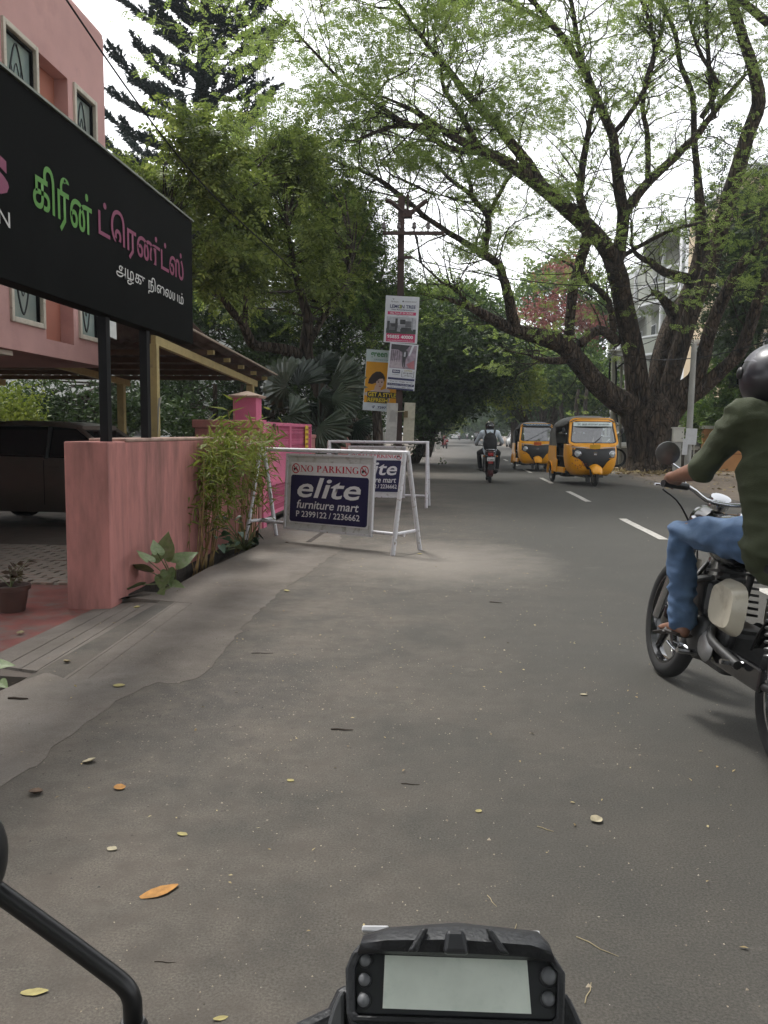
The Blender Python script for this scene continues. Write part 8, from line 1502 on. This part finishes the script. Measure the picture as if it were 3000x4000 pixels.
LEAF = [(623, 3485, .125, .022, .12, 0, .68, 'large orange brown dry leaf lying on the dusty road at lower left'), (468, 3080, .05, .02, .5, 0, .5, 'small curled orange leaf on the dust left of centre'), (1135, 3050, .035, .012, .2, 1, -.5, 'small yellow leaf on the road near the centre'), (712, 3260, .045, .012, .2, 1, -.3, 'pale yellow leaf below the curled orange one'), (438, 3318, .045, .012, .3, 4, -.4, 'pale speckled leaf on the dust at left'), (135, 3878, .075, .012, .15, 1, .15, 'long olive leaf at the lower left edge'), (862, 3980, .04, .007, .2, 1, .5, 'thin yellow leaf at the bottom edge left of the cluster'), (1120, 2310, .06, .022, .6, 1, .3, 'yellow curled leaf at the edge of the concrete apron'), (535, 2376, .06, .025, .8, 1, .2, 'curled green yellow leaf on the scored ramp by the pier'), (262, 2588, .05, .02, 1.0, 2, .8, 'crumpled brown leaf on the scored ramp'), (465, 2682, .07, .022, .5, 1, .3, 'pale crumpled leaf at the broken apron edge'), (140, 3102, .06, .025, .9, 3, .2, 'dark brown crumpled leaf at the left side'), (80, 2450, .06, .025, .8, 2, .3, 'brown crumpled leaf on the red tiles'), (350, 2978, .06, .02, .8, 4, .5, 'grey curled leaf on the dust below the apron'), (1640, 2165, .06, .02, .5, 1, .2, 'yellow leaf beside the foot of the nearer barrier'), (1120, 2060 + 60, .05, .02, .6, 3, .2, 'brown curled leaf under the nearer barrier'), (2330, 3208, .05, .02, .8, 4, .4, 'white crumpled scrap on the asphalt at right'), (1870, 3170, .03, .01, .3, 1, 1.2, 'tiny yellow leaf on the asphalt right of centre'), (2280, 2715, .045, .014, .4, 4, .1, 'pale leaf on the asphalt near the motorcycle')]
for i, (px, py, L_, W_, cu, mi, rz, lab) in enumerate(LEAF):
    p = G(px, py, AZ if i in (7, 8, 9) else 0); p.z += .0 if i != 12 else -.045
    o = link_mesh('dry_leaf', leaf_mesh(L_ * (.85 if i else .9), W_ * (1.15 if i else 1.25), cu * .45, i), DRY[mi], None, tuple(p), (random.gauss(0, .08), random.gauss(0, .08), rz)); tag(o, lab, 'leaf', 'fallen leaves')
TWG = mat('twig_brown', (.05, .035, .025), .85); TWP = mat('twig_pale', (.40, .33, .20), .8)
def twig(px, py, L_, rz, r, m, lab):
    r *= .6
    p = G(px, py); pts = [(-L_ / 2, 0, r), (-L_ * .2, L_ * .03, r * 1.3), (L_ * .1, -L_ * .02, r * 1.2), (L_ / 2, L_ * .04, r)]; tag(MB().tube(pts, [r, r, r * .9, r * .5], 6).build('twig', m, loc=tuple(p), rot=(0, 0, rz), smooth=60), lab, 'twig', 'twigs on the road')
for a in ((1336, 2853, .10, -.05, .006, TWG, 'short dark twig lying in the middle of the road'), (1025, 2553, .13, .1, .004, TWG, 'thin twig at the edge of the dusty patch'), (1937, 2355, .10, -.3, .006, TWG, 'dark stub of twig on the road right of centre'), (1603, 3065, .07, -.05, .003, TWG, 'thin dark twig right of the road centre'), (645, 3760, .055, .0, .0018, TWG, 'hair thin twig above the mirror arm'), (2330, 3700, .12, -.7, .0025, TWP, 'long pale stalk on the asphalt right of the cluster'), (2300, 3880, .08, 1.2, .0025, TWP, 'pale stalk beside the right edge of the cluster'), (2130, 3240, .06, -.6, .003, TWP, 'pale stalk on the asphalt in the lower right'), (70, 2733, .10, .0, .010, TWG, 'thick black stub lying on the apron at the left edge'), (1920, 3520, .06, -1.2, .002, TWP, 'short pale stalk above the cluster'), (2010, 3760 - 130, .05, 1.2, .0018, TWP, 'pale sliver just right above the cluster')): twig(*a)
# loose grit, crumbs and leaf litter: uncountable
n = 5200; px = RNG.uniform(-.9, 3.4, n * 4); py = RNG.uniform(1.4, 15, n * 4) ** 1.0; wgt = np.clip(.9 - .33 * (px + .6), .10, 1.0); k = RNG.random(n * 4) < wgt * .5; px, py = px[k][:n], py[k][:n]; n = len(px)
tv = np.array([(1, 0, 0), (-.5, .8, 0), (-.6, -.7, 0), (0, 0, .8)]); me = scatter_mesh('grit', np.stack([px, py, np.full(n, .0)], 1), RNG.normal(size=(n, 3)) * np.array((1, 1, .05)), RNG.uniform(.0014, .0042, n) * (1 + (RNG.random(n) < .03) * 1.3), (tv, [(0, 1, 3), (1, 2, 3), (2, 0, 3)]), rollv=.15)
tag(link_mesh('grit', me, leafmat('grit_mat', [(.08, .06, .045), (.20, .16, .12), (.34, .28, .2), (.45, .40, .32)], trans=0, nscale=20)), 'loose grit and crumbs strewn over the dusty road', 'grit', kind='stuff')
n = 850; x = np.concatenate([RNG.uniform(-2.4, 1.2, 520), RNG.uniform(5.2, 9.5, 330)]); y = np.concatenate([RNG.uniform(2, 14, 520), RNG.uniform(20, 34, 330)]); z = np.where((x < -1.0) & (y > 3), AZ + .006, .006)
sz = np.concatenate([RNG.uniform(.010, .024, 520), RNG.uniform(.06, .16, 330)]); d = RNG.normal(size=(n, 3)); d[:, 2] *= .12
me = scatter_mesh('leaf_litter', np.stack([x, y, z], 1), d, sz, T_oval(), rollv=.3); tag(link_mesh('leaf_litter', me, leafmat('litter', [(.12, .08, .04), (.25, .18, .08), (.40, .33, .16), (.40, .24, .08)], trans=0, nscale=20)), 'scattered small dry leaves on road edge and verge', 'leaves', kind='stuff')
n = 2600; gx_ = RNG.normal(-1.1, .38, n); gy_ = RNG.normal(4.0, .75, n); me = scatter_mesh('gravel', np.stack([gx_, gy_, np.full(n, .0)], 1), RNG.normal(size=(n, 3)) * np.array((1, 1, .05)), RNG.uniform(.002, .007, n), (tv, [(0, 1, 3), (1, 2, 3), (2, 0, 3)]), rollv=.15)
tag(link_mesh('gravel', me, leafmat('gravel_mat', [(.03, .028, .026), (.07, .06, .05), (.13, .11, .09), (.26, .22, .18)], trans=0, nscale=20)), 'dark loose gravel on the worn patch beside the apron', 'gravel', kind='stuff')
# heaped dry leaves round the rain tree's foot
bt = G(2545, 1842); n = 1500; a = RNG.uniform(0, 6.28, n); r = 1.0 + np.abs(RNG.normal(0, 1.1, n)); pos = np.stack([bt.x + r * np.cos(a), bt.y + r * np.sin(a), RNG.uniform(.0, .06, n)], 1); d = RNG.normal(size=(n, 3)); d[:, 2] *= .3
tag(link_mesh('root_litter', scatter_mesh('root_litter', pos, d, RNG.uniform(.08, .18, n), T_oval()), MC['litter']), 'brown leaf litter heaped round the foot of the rain tree', 'leaves', kind='stuff')
# ================================================================== thin haze over the avenue
hm = bpy.data.materials.new('haze_air'); hm.use_nodes = True; hn = hm.node_tree.nodes; hn.remove(hn['Principled BSDF']); pv_ = hn.new('ShaderNodeVolumePrincipled'); pv_.inputs['Color'].default_value = (.82, .89, .95, 1); pv_.inputs['Density'].default_value = .0008; hm.node_tree.links.new(pv_.outputs[0], hn['Material Output'].inputs['Volume'])
hm.cycles.homogeneous_volume = True
hz_ = MB().box((0, 0, 0), (1820, 2420, 52)).build('haze', hm, loc=(0, 300, 24.6)); tag(hz_, 'thin bluish haze filling the air of the avenue', 'haze', kind='stuff')
